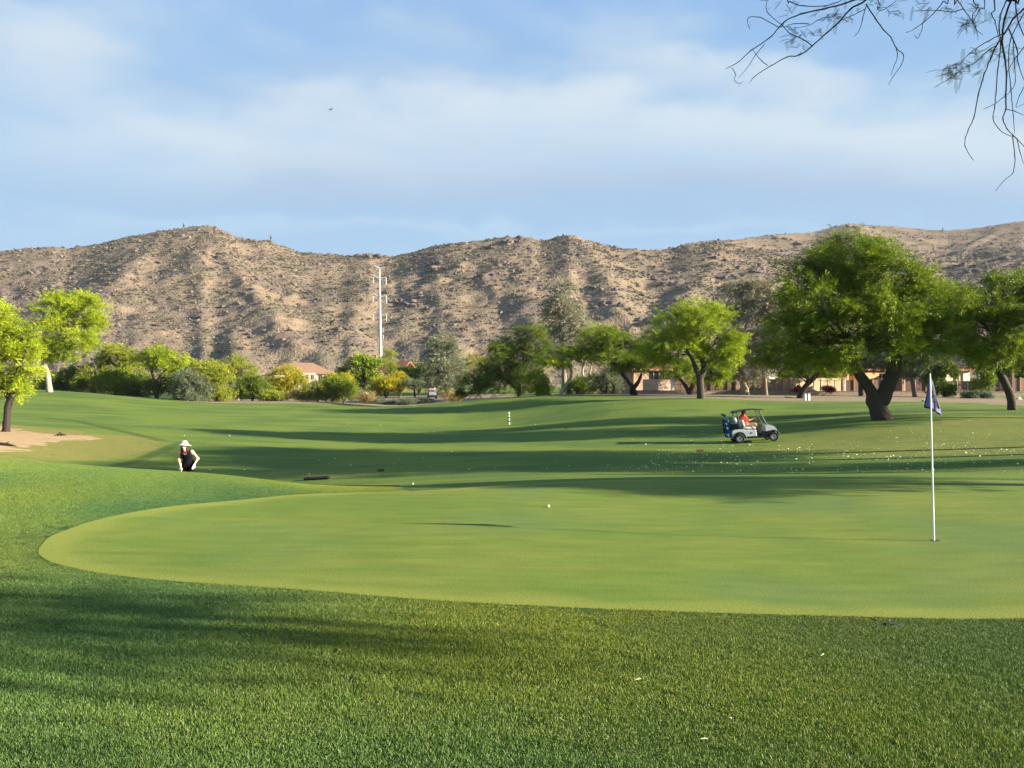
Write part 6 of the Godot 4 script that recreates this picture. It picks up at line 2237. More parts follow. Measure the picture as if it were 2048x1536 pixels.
# a house seen square on: [px from, px to, py of the eave], its openings in px, and the roof
func front_house(label: String, far: float, px: Array, wall: Material, roof: Material, rise: float, openings: Array, windows: Array) -> Node3D:
	var k := per_px(far)
	var mid: float = (px[0] + px[1]) * 0.5
	var at := stand(mid, far)
	var root := thing("house", label, "house", at, Basis(Vector3.UP, 0.32), "houses behind the walls")
	var conv := func(q: Array) -> Array:
		return [(q[0] - mid) * k, (790.0 - q[3]) * k + EYE - at.y, (q[2] - mid) * k, (790.0 - q[1]) * k + EYE - at.y]
	var x0: float = (px[0] - mid) * k
	var x1: float = (px[1] - mid) * k
	var top: float = (790.0 - px[2]) * k + EYE - at.y
	var holes := []
	for q in openings + windows:
		holes.append(conv.call(q))
	var w := Geo.new()
	pierced(w, x0, x1, -0.3, top, holes, 0.3)
	for s in [x0 + 0.15, x1 - 0.15]:
		w.box(Vector3(s, top * 0.5, -4.3), Vector3(0.3, top, 8.0))
	w.box(Vector3((x0 + x1) * 0.5, top * 0.5, -8.4), Vector3(x1 - x0, top, 0.25))
	part("wall", w, wall, root)
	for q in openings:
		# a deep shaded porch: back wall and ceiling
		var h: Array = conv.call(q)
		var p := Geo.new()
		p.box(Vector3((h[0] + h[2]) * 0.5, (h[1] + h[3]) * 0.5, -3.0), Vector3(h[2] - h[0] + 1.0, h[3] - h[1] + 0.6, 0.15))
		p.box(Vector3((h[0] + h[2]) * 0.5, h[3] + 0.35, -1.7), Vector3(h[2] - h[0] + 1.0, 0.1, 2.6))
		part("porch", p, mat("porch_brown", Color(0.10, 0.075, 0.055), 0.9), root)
	for q in windows:
		var h: Array = conv.call(q)
		window(root, h[0], h[1], h[2], h[3], -0.12, mat("trim_cream", Color(0.60, 0.54, 0.42), 0.8))
	var r := Geo.new()
	if rise > 0.0:
		hip(r, x0, x1, -8.5, 0.0, top, rise, 0.5, minf(4.0, (x1 - x0) * 0.4))
		var ro := part("roof", r, roof, root)
		# rolls of tile running up the slope towards the eave
		var n := int((x1 - x0 + 1.0) / 0.42)
		for i in n:
			var x := x0 - 0.4 + (i + 0.5) * (x1 - x0 + 0.8) / n
			var t := minf(1.0, minf(x - x0 + 0.5, x1 + 0.5 - x) / minf(4.0, (x1 - x0) * 0.4))
			if t < 0.1:
				continue
			var a := Vector3(x, top + 0.02, 0.5)
			var b := a + Vector3(0, rise, -4.75) * t * 0.97
			var tile := Geo.new()
			tile.tube(PackedVector3Array([a, b]), PackedFloat32Array([0.11, 0.10]), 5)
			part("tile_roll", tile, roof, ro)
	else:
		r.box(Vector3((x0 + x1) * 0.5, top + 0.12, -4.2), Vector3(x1 - x0 + 0.3, 0.24, 8.9), 0.05)
		part("parapet", r, wall, root)
	return root

func make_right_houses() -> void:
	var white := stucco("stucco_white", Color(0.70, 0.64, 0.50))
	var orange := stucco("stucco_orange", Color(0.55, 0.29, 0.13))
	var cream := stucco("stucco_pale", Color(0.56, 0.48, 0.36))
	var brown := stucco("stucco_brown", Color(0.33, 0.22, 0.15))
	var tile := roof_tiles("roof_clay_tile", Color(0.36, 0.17, 0.11))
	front_house("brown house glimpsed under the fork-trunked mesquite", 101, [1262, 1368, 738], brown, tile, 1.5, [], [[1296, 744, 1318, 758], [1322, 744, 1344, 758], [1350, 746, 1362, 758]])
	front_house("flat-roofed cream house with dark porch behind the panel fence", 100, [1532, 1604, 731], white, tile, 0.0, [[1555, 747, 1585, 775]], [])
	front_house("orange house with wide porch behind the crimson bougainvillea", 100, [1640, 1704, 720], orange, tile, 0.0, [[1656, 741, 1698, 775]], [])
	front_house("orange tile-roofed house framed by the forks of the big mesquite", 103, [1722, 1800, 738], orange, tile, 1.2, [], [[1758, 747, 1774, 756]])
	var h := front_house("cream house with tile porch roof right behind the flag", 101, [1846, 1952, 738], cream, tile, 1.4, [[1908, 744, 1936, 775]], [[1862, 746, 1878, 757]])
	var k := per_px(101)
	for px in [1916, 1924]:
		var c := Geo.new()
		c.tube(PackedVector3Array([Vector3((px - 1899) * k, -0.2, 0.0), Vector3((px - 1899) * k, 3.0, 0.0)]), PackedFloat32Array([0.14, 0.14]), 10)
		part("column", c, cream, h)

# ---------------------------------------------------------------- garden walls and fences, seen along the far edge
func wall_run(called: String, label: String, category: String, far: float, px0: float, px1: float, py: float, thick: float, m: Material, base_py := 792.0, yaw := 0.0) -> Node3D:
	var k := per_px(far)
	var mid := (px0 + px1) * 0.5
	var y1 := W(mid, py, far).y
	var y0 := W(mid, base_py, far).y
	var at := Vector3(ray(mid, 790).x * far, y0, -far)
	var root := thing(called, label, category, at, Basis(Vector3.UP, yaw), "walls and fences at the far edge")
	var g := Geo.new()
	g.box(Vector3(0, (y1 - y0) * 0.5, 0), Vector3((px1 - px0) * k, y1 - y0, thick), 0.02)
	part("wall_body", g, m, root)
	var c := Geo.new()
	c.box(Vector3(0, y1 - y0 + 0.03, 0), Vector3((px1 - px0) * k + 0.06, 0.06, thick + 0.08), 0.015)
	part("coping", c, m, root)
	return root

func panel_fence(label: String, far: float, posts: Array, py: float, low: float, tones: Array, post_m: Material) -> void:
	var k := per_px(far)
	var mid: float = (posts[0] + posts[-1]) * 0.5
	var y1 := W(mid, py, far).y
	var y0 := W(mid, low, far).y
	var root := thing("panel_fence", label, "fence", Vector3(ray(mid, 790).x * far, y0, -far), Basis(), "walls and fences at the far edge")
	for i in posts.size():
		var p := Geo.new()
		p.box(Vector3((posts[i] - mid) * k, (y1 - y0) * 0.52, 0.03), Vector3(0.12, (y1 - y0) * 1.04, 0.14), 0.012)
		part("post", p, post_m, root)
		if i > 0:
			var g := Geo.new()
			var wide: float = (posts[i] - posts[i - 1]) * k - 0.10
			g.box(Vector3(((posts[i] + posts[i - 1]) * 0.5 - mid) * k, (y1 - y0) * 0.5, 0), Vector3(wide, y1 - y0, 0.06), 0.01)
			part("panel", g, tones[i % tones.size()], root)

func iron_fence(label: String, far: float, px0: float, px1: float, py: float, low: float, step: float) -> void:
	var k := per_px(far)
	var mid := (px0 + px1) * 0.5
	var y1 := W(mid, py, far).y
	var y0 := W(mid, low, far).y
	var root := thing("iron_fence", label, "fence", Vector3(ray(mid, 790).x * far, y0, -far), Basis(), "walls and fences at the far edge")
	var m := mat("iron_brown", Color(0.055, 0.035, 0.028), 0.6)
	for y in [0.12, y1 - y0 - 0.08]:
		var g := Geo.new()
		g.box(Vector3(0, y, 0), Vector3((px1 - px0) * k, 0.05, 0.04), 0.006)
		part("rail", g, m, root)
	var px := px0
	while px <= px1:
		var p := Geo.new()
		p.box(Vector3((px - mid) * k, (y1 - y0) * 0.5, 0.0), Vector3(0.07, y1 - y0, 0.07), 0.008)
		part("post", p, m, root)
		px += step
	px = px0
	while px <= px1:
		var p := Geo.new()
		p.box(Vector3((px - mid) * k, (y1 - y0) * 0.5, 0.0), Vector3(0.022, y1 - y0 - 0.1, 0.022))
		part("bar", p, m, root)
		px += 2.2

func pillar(label: String, far: float, px: float, py: float, low: float, wide: float, m: Material) -> void:
	var k := per_px(far)
	var y1 := W(px, py, far).y
	var y0 := W(px, low, far).y
	var root := thing("wall_pillar", label, "pillar", Vector3(ray(px, 790).x * far, y0, -far), Basis(), "pillars in the garden walls")
	var g := Geo.new()
	g.box(Vector3(0, (y1 - y0) * 0.5, 0), Vector3(wide, y1 - y0, wide), 0.03)
	part("shaft", g, m, root)
	var c := Geo.new()
	c.box(Vector3(0, y1 - y0 + 0.05, 0), Vector3(wide + 0.1, 0.1, wide + 0.1), 0.02)
	part("cap", c, m, root)

func make_walls() -> void:
	var tan_ := stucco("wall_tan", Color(0.46, 0.34, 0.23))
	var pink := stucco("wall_pink", Color(0.52, 0.37, 0.27))
	var low := stucco("wall_low", Color(0.33, 0.26, 0.19))
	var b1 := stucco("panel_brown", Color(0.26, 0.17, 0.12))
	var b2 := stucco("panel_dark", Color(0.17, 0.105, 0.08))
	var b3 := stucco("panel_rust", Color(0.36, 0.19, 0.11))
	var post := mat("post_tan", Color(0.36, 0.28, 0.20), 0.85)
	wall_run("low_wall", "long low stucco retaining wall running behind the far trees", "wall", 91.6, 1236, 1560, 781.5, 0.3, low, 793)
	wall_run("low_wall", "low stucco retaining wall below the sunlit tan wall and brown fence", "wall", 91.6, 1560, 1830, 783, 0.3, low, 795)
	wall_run("low_wall", "low stucco retaining wall at the far right behind the curved trunk", "wall", 91.6, 1830, 2130, 784, 0.3, low, 797)
	wall_run("garden_wall", "pinkish sunlit garden wall under the fork-trunked mesquite", "wall", 92.9, 1283, 1344, 760, 0.25, pink, 792.0, 0.35)
	iron_fence("thin iron fence between the pinkish wall and the dark panels", 92.2, 1348, 1401, 767, 783, 13)
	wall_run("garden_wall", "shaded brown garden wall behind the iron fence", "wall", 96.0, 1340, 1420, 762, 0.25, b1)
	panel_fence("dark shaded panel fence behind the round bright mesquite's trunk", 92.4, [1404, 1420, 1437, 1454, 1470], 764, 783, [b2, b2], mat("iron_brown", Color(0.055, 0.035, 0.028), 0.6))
	wall_run("garden_wall", "short tan wall end beside the pale split trunks", "wall", 92.5, 1471, 1496, 759, 0.3, tan_)
	panel_fence("brown panel fence below the flat-roofed cream house", 92.4, [1497, 1509, 1523, 1537, 1552, 1567, 1582], 758, 783, [b3, b1, b1], post)
	wall_run("garden_wall", "bright sunlit tan wall behind the leaning trunk", "wall", 93.4, 1584, 1688, 757, 0.25, stucco("wall_bright", Color(0.60, 0.45, 0.28)), 792.0, 0.25)
	iron_fence("iron fence standing in front of the bright tan wall", 92.0, 1585, 1685, 759, 785, 14)
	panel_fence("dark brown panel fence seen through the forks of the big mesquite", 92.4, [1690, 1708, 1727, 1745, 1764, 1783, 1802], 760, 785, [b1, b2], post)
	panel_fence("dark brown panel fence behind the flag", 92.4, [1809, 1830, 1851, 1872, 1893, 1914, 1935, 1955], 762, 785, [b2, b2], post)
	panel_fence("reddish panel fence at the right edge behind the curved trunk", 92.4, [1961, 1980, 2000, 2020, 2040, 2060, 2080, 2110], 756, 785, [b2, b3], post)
	pillar("white pillar at the left end of the iron fence", 92.3, 1345.5, 757, 783, 0.3, stucco("pillar_white", Color(0.66, 0.60, 0.50)))
	pillar("pale pillar between the bright tan wall and the dark fence", 92.3, 1688, 757, 784, 0.3, stucco("pillar_white", Color(0.66, 0.60, 0.50)))
	pillar("tan pillar right of the big mesquite's forks", 92.3, 1805.5, 759, 785, 0.35, tan_)
	pillar("grey-green pillar left of the curved trunk", 92.2, 1958, 752, 785, 0.32, stucco("pillar_green", Color(0.20, 0.21, 0.15)))
	pillar("tall brown pillar behind the curved trunk at the right edge", 92.2, 2025, 744, 785, 0.3, b1)
	# utility boxes
	for q in [[1610.5, 4.6, "left one of two white utility boxes beside the leaning trunk"], [1617.0, 4.6, "right one of two white utility boxes beside the leaning trunk"]]:
		var at := stand(q[0], 69)
		var k := per_px(69)
		var root := thing("utility_box", q[2], "utility box", at, Basis(Vector3.UP, 0.2), "white utility boxes")
		var g := Geo.new()
		g.box(Vector3(0, 6.2 * k, 0), Vector3(q[1] * k, 13.5 * k, 0.22), 0.02)
		part("cabinet", g, mat("box_white", Color(0.66, 0.68, 0.68), 0.5), root)
		var l := Geo.new()
		l.box(Vector3(0, 13.3 * k, 0), Vector3(q[1] * k + 0.03, 0.05, 0.26), 0.01)
		part("lid", l, mat("box_grey", Color(0.34, 0.35, 0.35), 0.5), root)
	# boulders
	for q in [[2032, 75, 11, 5.5, "pale boulder right of the curved trunk"], [1851, 66, 9, 3.5, "low tan boulder at the edge of the grass behind the flag"]]:
		var at := stand(q[0], q[1])
		var k := per_px(q[1])
		var o := part("boulder", rock_shape(40 + int(q[2])), mat("boulder_%d" % int(q[2]), Color(0.40, 0.33, 0.26), 0.9))
		o.transform = Transform3D(Basis().scaled(Vector3(q[2] * k * 1.2, q[3] * k * 1.2, q[2] * k)), at + Vector3(0, q[3] * k * 0.2, 0))
		tag(o, q[4], "boulder", "boulders by the far trees")
	var at := stand(1582, 76)
	var k2 := per_px(76)
	var lg := Geo.new()
	lg.tube(PackedVector3Array([Vector3(-12, 2.2, 0) * k2, Vector3(-4, 2.0, 0) * k2, Vector3(8, 0.6, 0) * k2, Vector3(14, -0.6, 0) * k2]), PackedFloat32Array([1.9 * k2, 1.8 * k2, 1.5 * k2, 1.0 * k2]), 8)
	var lo := part("fallen_log", lg, bark("tan"))
	lo.position = at
	tag(lo, "pale fallen log on the ground left of the leaning trunk", "log")

# ---------------------------------------------------------------- pylon
func make_pylon() -> void:
	var far := 240.0
	var at := stand(761.5, far)
	var root := thing("steel_pylon", "tall white tubular steel pylon with paired arms before the hills", "pylon", at)
	var k := per_px(far)
	var P := func(px: float, py: float) -> Vector3: return W(px, py, far) - at
	var steel := mat("pylon_steel", Color(0.42, 0.43, 0.43), 0.5)
	var pole := Geo.new()
	var foot := Vector3(0, -0.5, 0)
	pole.tube(PackedVector3Array([foot, P.call(761, 700), P.call(760, 640), P.call(759.5, 580), P.call(759, 535)]), PackedFloat32Array([4.4 * k, 3.2 * k, 2.5 * k, 1.7 * k, 1.1 * k]), 12)
	part("mast", pole, steel, root)
	for q in [[759, 537.5, 749.5, 531.5, 0], [759, 537.5, 768.5, 534.5, 0], [759.3, 557.5, 746.5, 551, 15], [759.3, 557.5, 772, 554, 15], [759.7, 594.5, 746.5, 588, 15], [759.7, 594.5, 773, 591, 15], [760, 631.5, 746.5, 625, 16], [760, 631.5, 773, 628, 15]]:
		var a := Geo.new()
		a.tube(PackedVector3Array([P.call(q[0], q[1]), P.call((q[0] + q[2]) * 0.5, (q[1] + q[3]) * 0.5), P.call(q[2], q[3])]), PackedFloat32Array([1.5 * k, 1.3 * k, 1.0 * k]), 7)
		var arm := part("cross_arm", a, steel, root)
		if q[4] > 0:
			var i := Geo.new()
			i.tube(PackedVector3Array([P.call(q[2], q[3]), P.call(q[2] + 0.2, q[3] + q[4])]), PackedFloat32Array([0.6 * k, 0.6 * k]), 6)
			for j in 6:
				i.ellip(P.call(q[2] + 0.1, q[3] + 3 + j * 2.0), Vector3(0.7, 0.35, 0.7) * k, 4, 8)
			part("insulator", i, mat("insulator_grey", Color(0.58, 0.58, 0.56), 0.3), arm)
	for q in [[760.5, 658, 766, 656.5, 8], [760, 664, 755, 662.5, 8], [761, 672, 767, 671, 7]]:
		var a := Geo.new()
		a.tube(PackedVector3Array([P.call(q[0], q[1]), P.call(q[2], q[3]), P.call(q[2], q[3] + q[4])]), PackedFloat32Array([0.8 * k, 0.7 * k, 0.6 * k]), 6)
		part("bracket", a, steel, root)

# ---------------------------------------------------------------- saguaros on the hills
func make_saguaros() -> void:
	var g := Geo.new()
	g.tube(PackedVector3Array([Vector3(0, -0.3, 0), Vector3(0, 1.5, 0), Vector3(0, 4.2, 0), Vector3(0, 4.9, 0), Vector3(0, 5.1, 0)]), PackedFloat32Array([0.28, 0.34, 0.34, 0.24, 0.05]), 10)
	var trunk := g.mesh()
	var a := Geo.new()
	a.tube(PackedVector3Array([Vector3(0.2, 2.2, 0), Vector3(0.7, 2.2, 0), Vector3(0.95, 2.6, 0), Vector3(0.95, 3.6, 0), Vector3(0.95, 3.8, 0)]), PackedFloat32Array([0.2, 0.22, 0.23, 0.2, 0.05]), 9)
	var arm := a.mesh()
	var m := mat("saguaro_green", Color(0.10, 0.12, 0.055), 0.85)
	for q in [[367, 460, "saguaro on the left peak's shoulder"], [541, 484, "lone saguaro on the skyline right of the left peak"], [1298, 548, "saguaro on the sunlit slope below the saddle"], [1885, 466, "saguaro on the skyline right of the big mesquite's crown"], [1867, 505, "saguaro on the slope right above the big mesquite's crown"], [1915, 524, "saguaro on the slope above the right-edge mesquite"], [1215, 488, "saguaro on the skyline right of the middle hill"]]:
		var r := ray(q[0], q[1])
		var d := 215.0
		while d < 720.0 and EYE + r.y * d > hill_height(r.x * d, d):
			d += 1.0
		var root := thing("saguaro_cactus", q[2], "cactus", Vector3(r.x * d, hill_height(r.x * d, d), -d), Basis(Vector3.UP, q[0] * 1.3).scaled(Vector3.ONE * (0.9 if d < 500 else 1.0)), "saguaros on the hills")
		part("stem", trunk, m, root)
		var o := part("arm", arm, m, root)
		if int(q[0]) % 2 == 0:
			var o2 := part("arm", arm, m, root)
			o2.transform = Transform3D(Basis(Vector3.UP, PI * 0.9), Vector3(0, 0.5, 0))

# ---------------------------------------------------------------- the tree beside the camera with its hanging twigs
func make_near_tree() -> void:
	var base := Vector3(12.4, H(12.4, -2.5), 2.5)
	var root := thing("mesquite_tree", "mesquite beside the viewer with bare twigs hanging in at the top right", "tree", base, Basis(), "")
	var wood := Geo.new()
	var r := RandomNumberGenerator.new()
	r.seed = 404
	var limb := PackedVector3Array([Vector3(12.4, 2.4, 2.3), Vector3(11.1, 3.5, 0.9), Vector3(9.6, 4.5, -0.9), Vector3(8.3, 4.8, -1.8), Vector3(6.9, 5.25, -2.9), Vector3(5.6, 5.0, -3.4), Vector3(4.4, 5.05, -4.1), Vector3(3.2, 4.7, -4.2), Vector3(2.2, 4.72, -4.5), Vector3(1.4, 4.45, -4.35), Vector3(0.8, 4.2, -4.45)])
	var shift := PackedVector3Array()
	for q in limb:
		shift.append(q - base)
	wood.tube(PackedVector3Array([Vector3(0, -0.3, 0), Vector3(0, 0.3, 0), Vector3(-0.1, 1.4, -0.1), limb[0] - base, Vector3(0.3, 4.0, -1.0), Vector3(0.5, 5.6, -2.5)]), PackedFloat32Array([0.34, 0.26, 0.23, 0.21, 0.13, 0.06]), 10)
	wood.tube(shift, PackedFloat32Array([0.15, 0.13, 0.105, 0.085, 0.065, 0.05, 0.036, 0.027, 0.018, 0.011, 0.004]), 9)
	part("trunk", wood, bark("brown"), root)
	# twigs, drawn in a picture 3.368 times enlarged from (1440, 0)
	var twigs := [
		[5.5, 1.5, 4.2, [[985, -90], [980, 0], [880, 60], [800, 150], [720, 220], [620, 310], [540, 370], [450, 385], [340, 445], [240, 510], [200, 555]]],
		[5.0, 1.5, 4.3, [[960, -80], [900, 0], [700, 60], [560, 90], [430, 150], [340, 250], [210, 340], [120, 420], [35, 465]]],
		[2.6, 1.2, 4.3, [[430, 150], [400, 185], [280, 120], [200, 115], [185, 145], [200, 200]]],
		[3.2, 1.3, 4.2, [[985, 30], [1050, 130], [1100, 200], [1150, 250], [1185, 320], [1235, 370], [1220, 440], [1170, 510], [1135, 575]]],
		[2.2, 1.2, 4.2, [[1185, 320], [1195, 380], [1170, 450], [1150, 510]]],
		[2.6, 1.3, 4.2, [[985, 40], [960, 130], [940, 200], [905, 245]]],
		[2.8, 1.2, 4.25, [[620, 310], [560, 265], [470, 225], [430, 180], [330, 95], [310, 40], [330, -20]]],
		[2.6, 1.2, 4.25, [[600, 160], [500, 160], [430, 180]]],
		[2.2, 1.0, 4.3, [[320, 440], [280, 410], [240, 360], [210, 320]]],
		[2.0, 1.0, 4.3, [[300, 300], [240, 370], [180, 460], [125, 525]]],
		[1.8, 1.0, 4.3, [[80, 455], [105, 500], [95, 540], [130, 562], [158, 550]]],
		[3.2, 1.4, 4.35, [[440, -40], [470, 10], [560, 40], [700, 40], [800, 10], [880, -40]]],
		[2.4, 1.2, 4.2, [[1040, -40], [1060, 50], [1090, 70], [1180, 10], [1200, -30]]],
		[2.2, 1.0, 4.4, [[800, 60], [760, 110], [690, 120], [600, 170], [500, 190]]],
		[2.2, 1.0, 4.15, [[980, 60], [900, 100], [830, 130], [780, 170]]],
		[1.8, 0.9, 4.15, [[1060, 60], [1110, 50], [1140, 90], [1130, 120]]],
		[6.5, 1.6, 4.0, [[1990, -90], [1960, 0], [1920, 120], [1900, 260], [1915, 380], [1930, 500], [1925, 640], [1925, 735], [1905, 800], [1935, 870], [1985, 920], [2060, 1000]]],
		[6.0, 1.5, 3.9, [[2150, -60], [2048, 60], [1980, 120], [1920, 220], [1860, 310], [1830, 380], [1780, 500], [1740, 640], [1710, 790], [1670, 880], [1650, 980], [1710, 1085]]],
		[4.0, 1.3, 4.1, [[1950, -80], [1930, 0], [1890, 100], [1880, 200], [1890, 300], [1870, 480], [1860, 620], [1850, 720], [1840, 800], [1880, 870], [1940, 910], [1985, 920]]],
		[2.4, 1.1, 4.0, [[1970, 900], [1985, 1050], [1975, 1160], [1910, 1220], [1850, 1290]]],
		[5.0, 2.0, 3.95, [[2010, -60], [1990, 0], [2010, 150], [2060, 260]]],
		[3.6, 1.4, 4.0, [[1940, 180], [2000, 330], [2010, 430], [2060, 570]]],
		[3.2, 1.3, 4.2, [[1530, -60], [1500, 10], [1440, 90], [1370, 150], [1300, 200], [1250, 222]]],
		[3.2, 1.2, 4.15, [[1580, -50], [1600, 0], [1640, 60], [1690, 130], [1720, 190], [1770, 240]]],
		[3.0, 1.2, 3.95, [[1920, 220], [1800, 280], [1720, 330], [1660, 380], [1610, 440]]],
		[2.8, 1.2, 3.95, [[1850, 310], [1800, 345], [1720, 420], [1640, 460], [1560, 520], [1440, 590]]],
		[2.2, 1.0, 4.0, [[1925, 640], [1850, 700], [1770, 735]]],
		[2.4, 1.0, 4.0, [[1925, 735], [1990, 750], [2060, 785]]],
		[3.6, 1.6, 4.05, [[1840, -50], [1830, 90], [1850, 140], [1870, 220], [1890, 300]]],
		[2.4, 1.2, 4.0, [[1975, 250], [1980, 400], [1990, 550], [1950, 620], [1930, 640]]],
		[2.0, 1.0, 4.2, [[1365, 150], [1360, 200], [1330, 260], [1310, 230]]],
		[3.0, 1.3, 4.15, [[1640, 60], [1560, 80], [1480, 70], [1390, 70], [1300, 75]]],
		[2.6, 1.2, 4.1, [[1780, -40], [1750, 60], [1700, 150], [1660, 160], [1610, 180]]],
		[3.4, 1.4, 3.9, [[2080, 20], [2030, 120], [1960, 260], [1945, 420], [1960, 600], [1975, 780], [1985, 900]]],
		[2.2, 1.0, 3.9, [[2060, 560], [2020, 640], [1995, 720], [2048, 700]]],
		[2.2, 1.0, 4.0, [[2000, 930], [2020, 1020], [2048, 1110]]],
		[3.0, 1.3, 3.85, [[2060, 300], [2000, 380], [1960, 440], [1930, 500]]],
		[3.0, 1.3, 4.05, [[1700, -60], [1740, 30], [1700, 110], [1720, 180], [1740, 260]]]]
	var dark := bark("dark")
	for t in twigs:
		var far: float = t[2]
		var k := per_px(far) / 3.368
		var p := PackedVector3Array()
		var w := PackedFloat32Array()
		var list: Array = t[3]
		var pts := []
		if list[0][1] < -10:
			# grown from the limb above
			var s := W(1440 + list[0][0] / 3.368, list[0][1] / 3.368, far)
			var best := limb[6]
			for j in limb.size():
				for e in 5:
					var q := limb[j].lerp(limb[mini(j + 1, limb.size() - 1)], e / 5.0)
					if q.distance_to(s) < best.distance_to(s):
						best = q
			pts.append(best)
		for q in list:
			pts.append(W(1440 + q[0] / 3.368, q[1] / 3.368, far + r.randfn(0, 0.015)))
		for i in pts.size() - 1:
			var a: Vector3 = pts[maxi(i - 1, 0)]
			var d: Vector3 = pts[mini(i + 2, pts.size() - 1)]
			for e in 5:
				var s := e / 5.0
				p.append(pts[i].cubic_interpolate(pts[i + 1], a, d, s) - base + Vector3(r.randfn(0, 1), r.randfn(0, 1), r.randfn(0, 1)) * k * 0.9)
				w.append(lerpf(t[0], t[1], (i + s) / (pts.size() - 1)) * k * 1.25 * (1.25 if e == 0 and i > 0 else 1.0))
		p.append(pts[-1] - base); w.append(t[1] * k * 0.6)
		var g := Geo.new()
		g.tube(p, w, 6)
		# short spurs along the twig
		for j in range(4, p.size() - 1, 4):
			if r.randf() < 0.55:
				var e := p[j] + Vector3(r.randfn(0, 1), r.randfn(0, 1) - 0.3, r.randfn(0, 0.6)).normalized() * k * r.randf_range(8, 30)
				g.tube(PackedVector3Array([p[j], e]), PackedFloat32Array([w[j] * 0.6, 0.6 * k]), 4)
		part("hanging_twig", g, dark, root)
	# small feathery leaves left on the twigs
	var frond := Geo.new()
	frond.with_col = true
	frond.col = Color(0.7, 0.7, 0.7)
	for j in 14:
		for s: float in [-1.0, 1.0]:
			var z := 0.08 + j * 0.066
			var long := 0.17 * (1.0 - absf(j - 6.0) * 0.05)
			frond.col = Color(1, 1, 1) * r.randf_range(0.8, 1.1)
			frond.flat4(Vector3(0, -z * z * 0.2, z), Vector3(s * long * 0.5, -z * z * 0.2 - 0.01, z + 0.05), Vector3(s * long, -z * z * 0.2 - 0.03, z + 0.06), Vector3(s * long * 0.5, -z * z * 0.2 - 0.01, z + 0.022))
	frond.tube(PackedVector3Array([Vector3(0, 0, 0), Vector3(0, -0.05, 0.5), Vector3(0, -0.2, 1.0)]), PackedFloat32Array([0.010, 0.008, 0.004]), 4, false)
	var at := []
	var tint := PackedColorArray()
	for q in [[500, 255, 90, 26, 4.25], [560, 330, 30, 6, 4.22], [640, 215, 60, 12, 4.2], [760, 120, 70, 18, 4.2], [860, 110, 60, 14, 4.2], [700, 60, 80, 12, 4.3], [1390, 65, 60, 16, 4.15], [1180, 70, 50, 10, 4.2], [1540, 480, 70, 26, 3.95], [1640, 430, 60, 24, 3.95], [1750, 365, 60, 18, 3.95], [1590, 500, 50, 22, 3.95], [1690, 150, 60, 22, 4.1], [1640, 160, 40, 12, 4.1], [1740, 60, 60, 18, 4.1], [1560, 50, 70, 14, 4.15], [1850, 330, 60, 10, 3.95], [1950, 350, 80, 16, 3.95], [1100, 30, 80, 14, 4.2], [420, 60, 120, 12, 4.3], [1750, 480, 40, 8, 4.0], [2000, 120, 80, 20, 3.9]]:
		for j in q[3]:
			var p := W(1440 + (q[0] + r.randfn(0, q[2] * 0.5)) / 3.368, maxf(q[1] + r.randfn(0, q[2] * 0.35), -60.0) / 3.368, q[4] + r.randfn(0, 0.03)) - base
			var out := Vector3(r.randfn(-0.35, 0.7), r.randfn(-0.15, 0.5), r.randfn(0, 0.5)).normalized()
			at.append(Transform3D(Basis.looking_at(-out, Vector3.UP).scaled(Vector3.ONE * r.randf_range(0.035, 0.075)), p))
			tint.append(Color(0.045, 0.075, 0.018).lerp(Color(0.09, 0.12, 0.03), r.randf()))
	many("leaf_fronds", frond.mesh(), tinted("fronds", 0.6, Color(0.5, 0.55, 0.35)), at, tint, root)
	# finer twigs and leaves along the limb, above the picture
	var bare := Geo.new()
	var lw := [[], [], []]
	var lc := [PackedColorArray(), PackedColorArray(), PackedColorArray()]
	for j in 90:
		var f := r.randf_range(2.0, limb.size() - 1.2)
		var s := limb[int(f)].lerp(limb[int(f) + 1], f - int(f))
		var e := s + Vector3(r.randfn(0, 0.35), r.randf_range(-0.25, 0.6), r.randfn(0, 0.35))
		e.y = maxf(e.y, EYE + 0.56 * absf(e.z) + 0.12)
		var h := s.lerp(e, 0.5) + Vector3(r.randfn(0, 0.06), 0.06, r.randfn(0, 0.06))
		bare.tube(PackedVector3Array([s - base, h - base, e - base]), PackedFloat32Array([0.007, 0.005, 0.002]), 5, false)
		for q in 3:
			var p := s.lerp(e, r.randf_range(0.4, 1.0)) + Vector3(0, 0.12, 0)
			var out := (Vector3(r.randfn(0, 1), r.randfn(0.25, 0.4), r.randfn(0, 1))).normalized()
			var which := r.randi() % 3
			lw[which].append(Transform3D(Basis.looking_at(-out, Vector3.UP).scaled(Vector3.ONE * r.randf_range(0.18, 0.32)), p - base))
			lc[which].append(Color(0.07, 0.14, 0.02).lerp(Color(0.13, 0.21, 0.03), r.randf()))
	part("fine_twigs", bare, dark, root).set_meta("kind", "stuff")
	for k in 3:
		many("limb_leaves", sprays["mesquite%d" % k], tinted("leaves_mesquite", 0.55), lw[k], lc[k], root)
	# the crown above and to the right, out of the picture, whose shade lies on the near grass
	var where := [[], [], []]
	var tc := [PackedColorArray(), PackedColorArray(), PackedColorArray()]
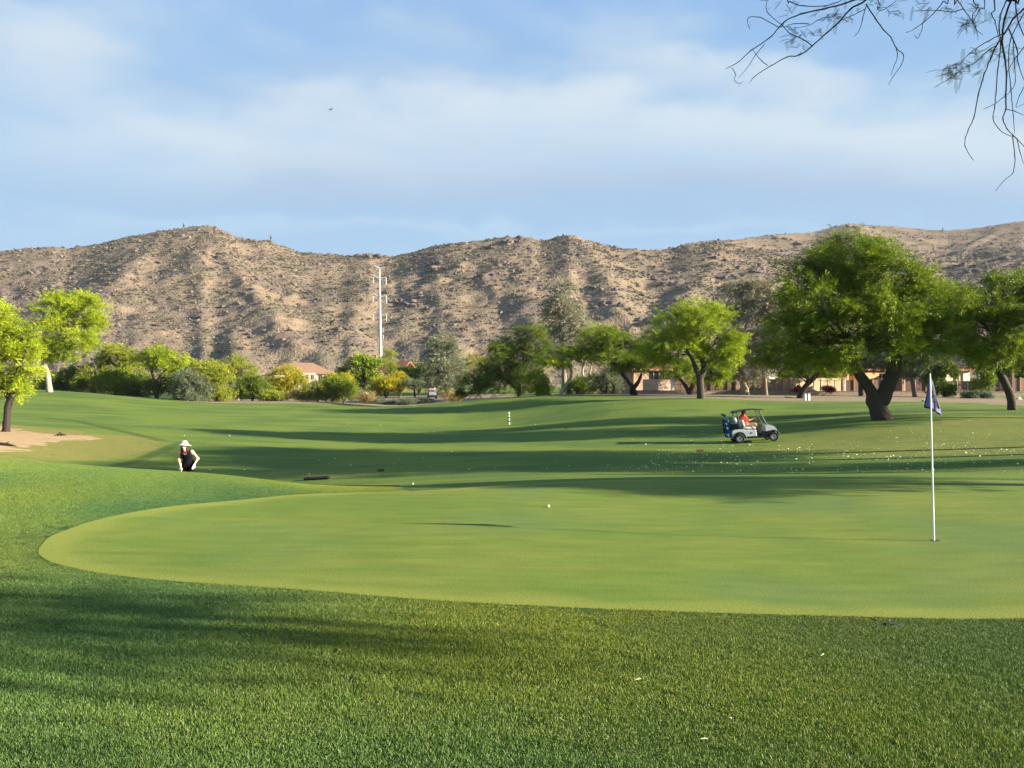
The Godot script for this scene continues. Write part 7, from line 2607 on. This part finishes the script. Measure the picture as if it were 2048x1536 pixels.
	for q in [[12.0, 4.9, -2.9, 1.2, 0.6, 300], [10.8, 5.5, -3.3, 1.6, 0.8, 330], [13.2, 4.7, -2.9, 0.9, 0.4, 90], [9.4, 6.0, -2.6, 1.6, 0.9, 260], [12.6, 6.2, -1.2, 1.7, 0.9, 260], [11.2, 4.7, -1.6, 1.1, 0.3, 50], [11.6, 6.8, -0.5, 2.0, 0.9, 240]]:
		for j in q[5]:
			var dir := Vector3(r.randfn(0, 1), r.randfn(0, 1), r.randfn(0, 1)).normalized()
			var p := Vector3(q[0], q[1], q[2]) + dir * pow(r.randf(), 0.4) * Vector3(q[3], q[4], q[3]) - base
			if clump.get_noise_3dv((p + base) * 1.5) < -0.08:
				continue
			var out := (dir + Vector3(r.randfn(0, 0.5), r.randfn(0, 0.3), r.randfn(0, 0.5))).normalized()
			var which := r.randi() % 3
			where[which].append(Transform3D(Basis.looking_at(-out, Vector3.UP if absf(out.y) < 0.95 else Vector3.RIGHT).scaled(Vector3.ONE * r.randf_range(0.4, 0.75)), p))
			tc[which].append(Color(0.07, 0.14, 0.02).lerp(Color(0.13, 0.21, 0.03), r.randf()))
	for k in 3:
		many("crown", sprays["mesquite%d" % k], tinted("leaves_mesquite", 0.55), where[k], tc[k], root)

func _ready() -> void:
	rng.seed = 7
	var cam := Camera3D.new()
	cam.name = "camera"
	add_child(cam)
	cam.position = Vector3(0, EYE, 0)
	cam.rotation = Vector3(PITCH, 0, 0)
	cam.fov = rad_to_deg(2.0 * atan(768.0 / FOCAL))
	cam.near = 0.05
	cam.far = 3000.0
	cam.current = true
	var env := Environment.new()
	env.background_mode = Environment.BG_SKY
	env.background_energy_multiplier = SKY_LIGHT / EXPOSURE
	env.sky = Sky.new()
	var pano := PanoramaSkyMaterial.new()
	pano.panorama = make_sky()
	env.sky.sky_material = pano
	env.tonemap_mode = Environment.TONE_MAPPER_LINEAR
	env.tonemap_exposure = EXPOSURE
	env.fog_enabled = true
	env.fog_density = 0.00007
	env.fog_light_color = Color(0.86, 0.90, 0.96)
	env.sdfgi_enabled = true
	env.ssao_enabled = true
	env.ssil_enabled = true
	var world := WorldEnvironment.new()
	world.name = "world_environment"
	world.environment = env
	add_child(world)
	var sun := DirectionalLight3D.new()
	sun.name = "sun"
	add_child(sun)
	var up := deg_to_rad(SUN_HEIGHT)
	var az := deg_to_rad(SUN_AZIMUTH)
	var to_sun := Vector3(cos(az) * cos(up), sin(up), sin(az) * cos(up))
	sun.look_at_from_position(to_sun * 100.0, Vector3.ZERO, Vector3.UP)
	sun.light_energy = 1.5
	sun.light_color = Color(1.0, 0.945, 0.86)
	sun.light_angular_distance = 0.53
	sun.shadow_enabled = true
	make_ground()
	make_green()
	make_hills()
	make_rough()
	make_trees()
	make_near_tree()
	make_far_houses()
	make_right_houses()
	make_walls()
	make_pylon()
	make_saguaros()
	make_flag()
	make_cart()
	make_far_carts()
	make_woman()
	make_small()
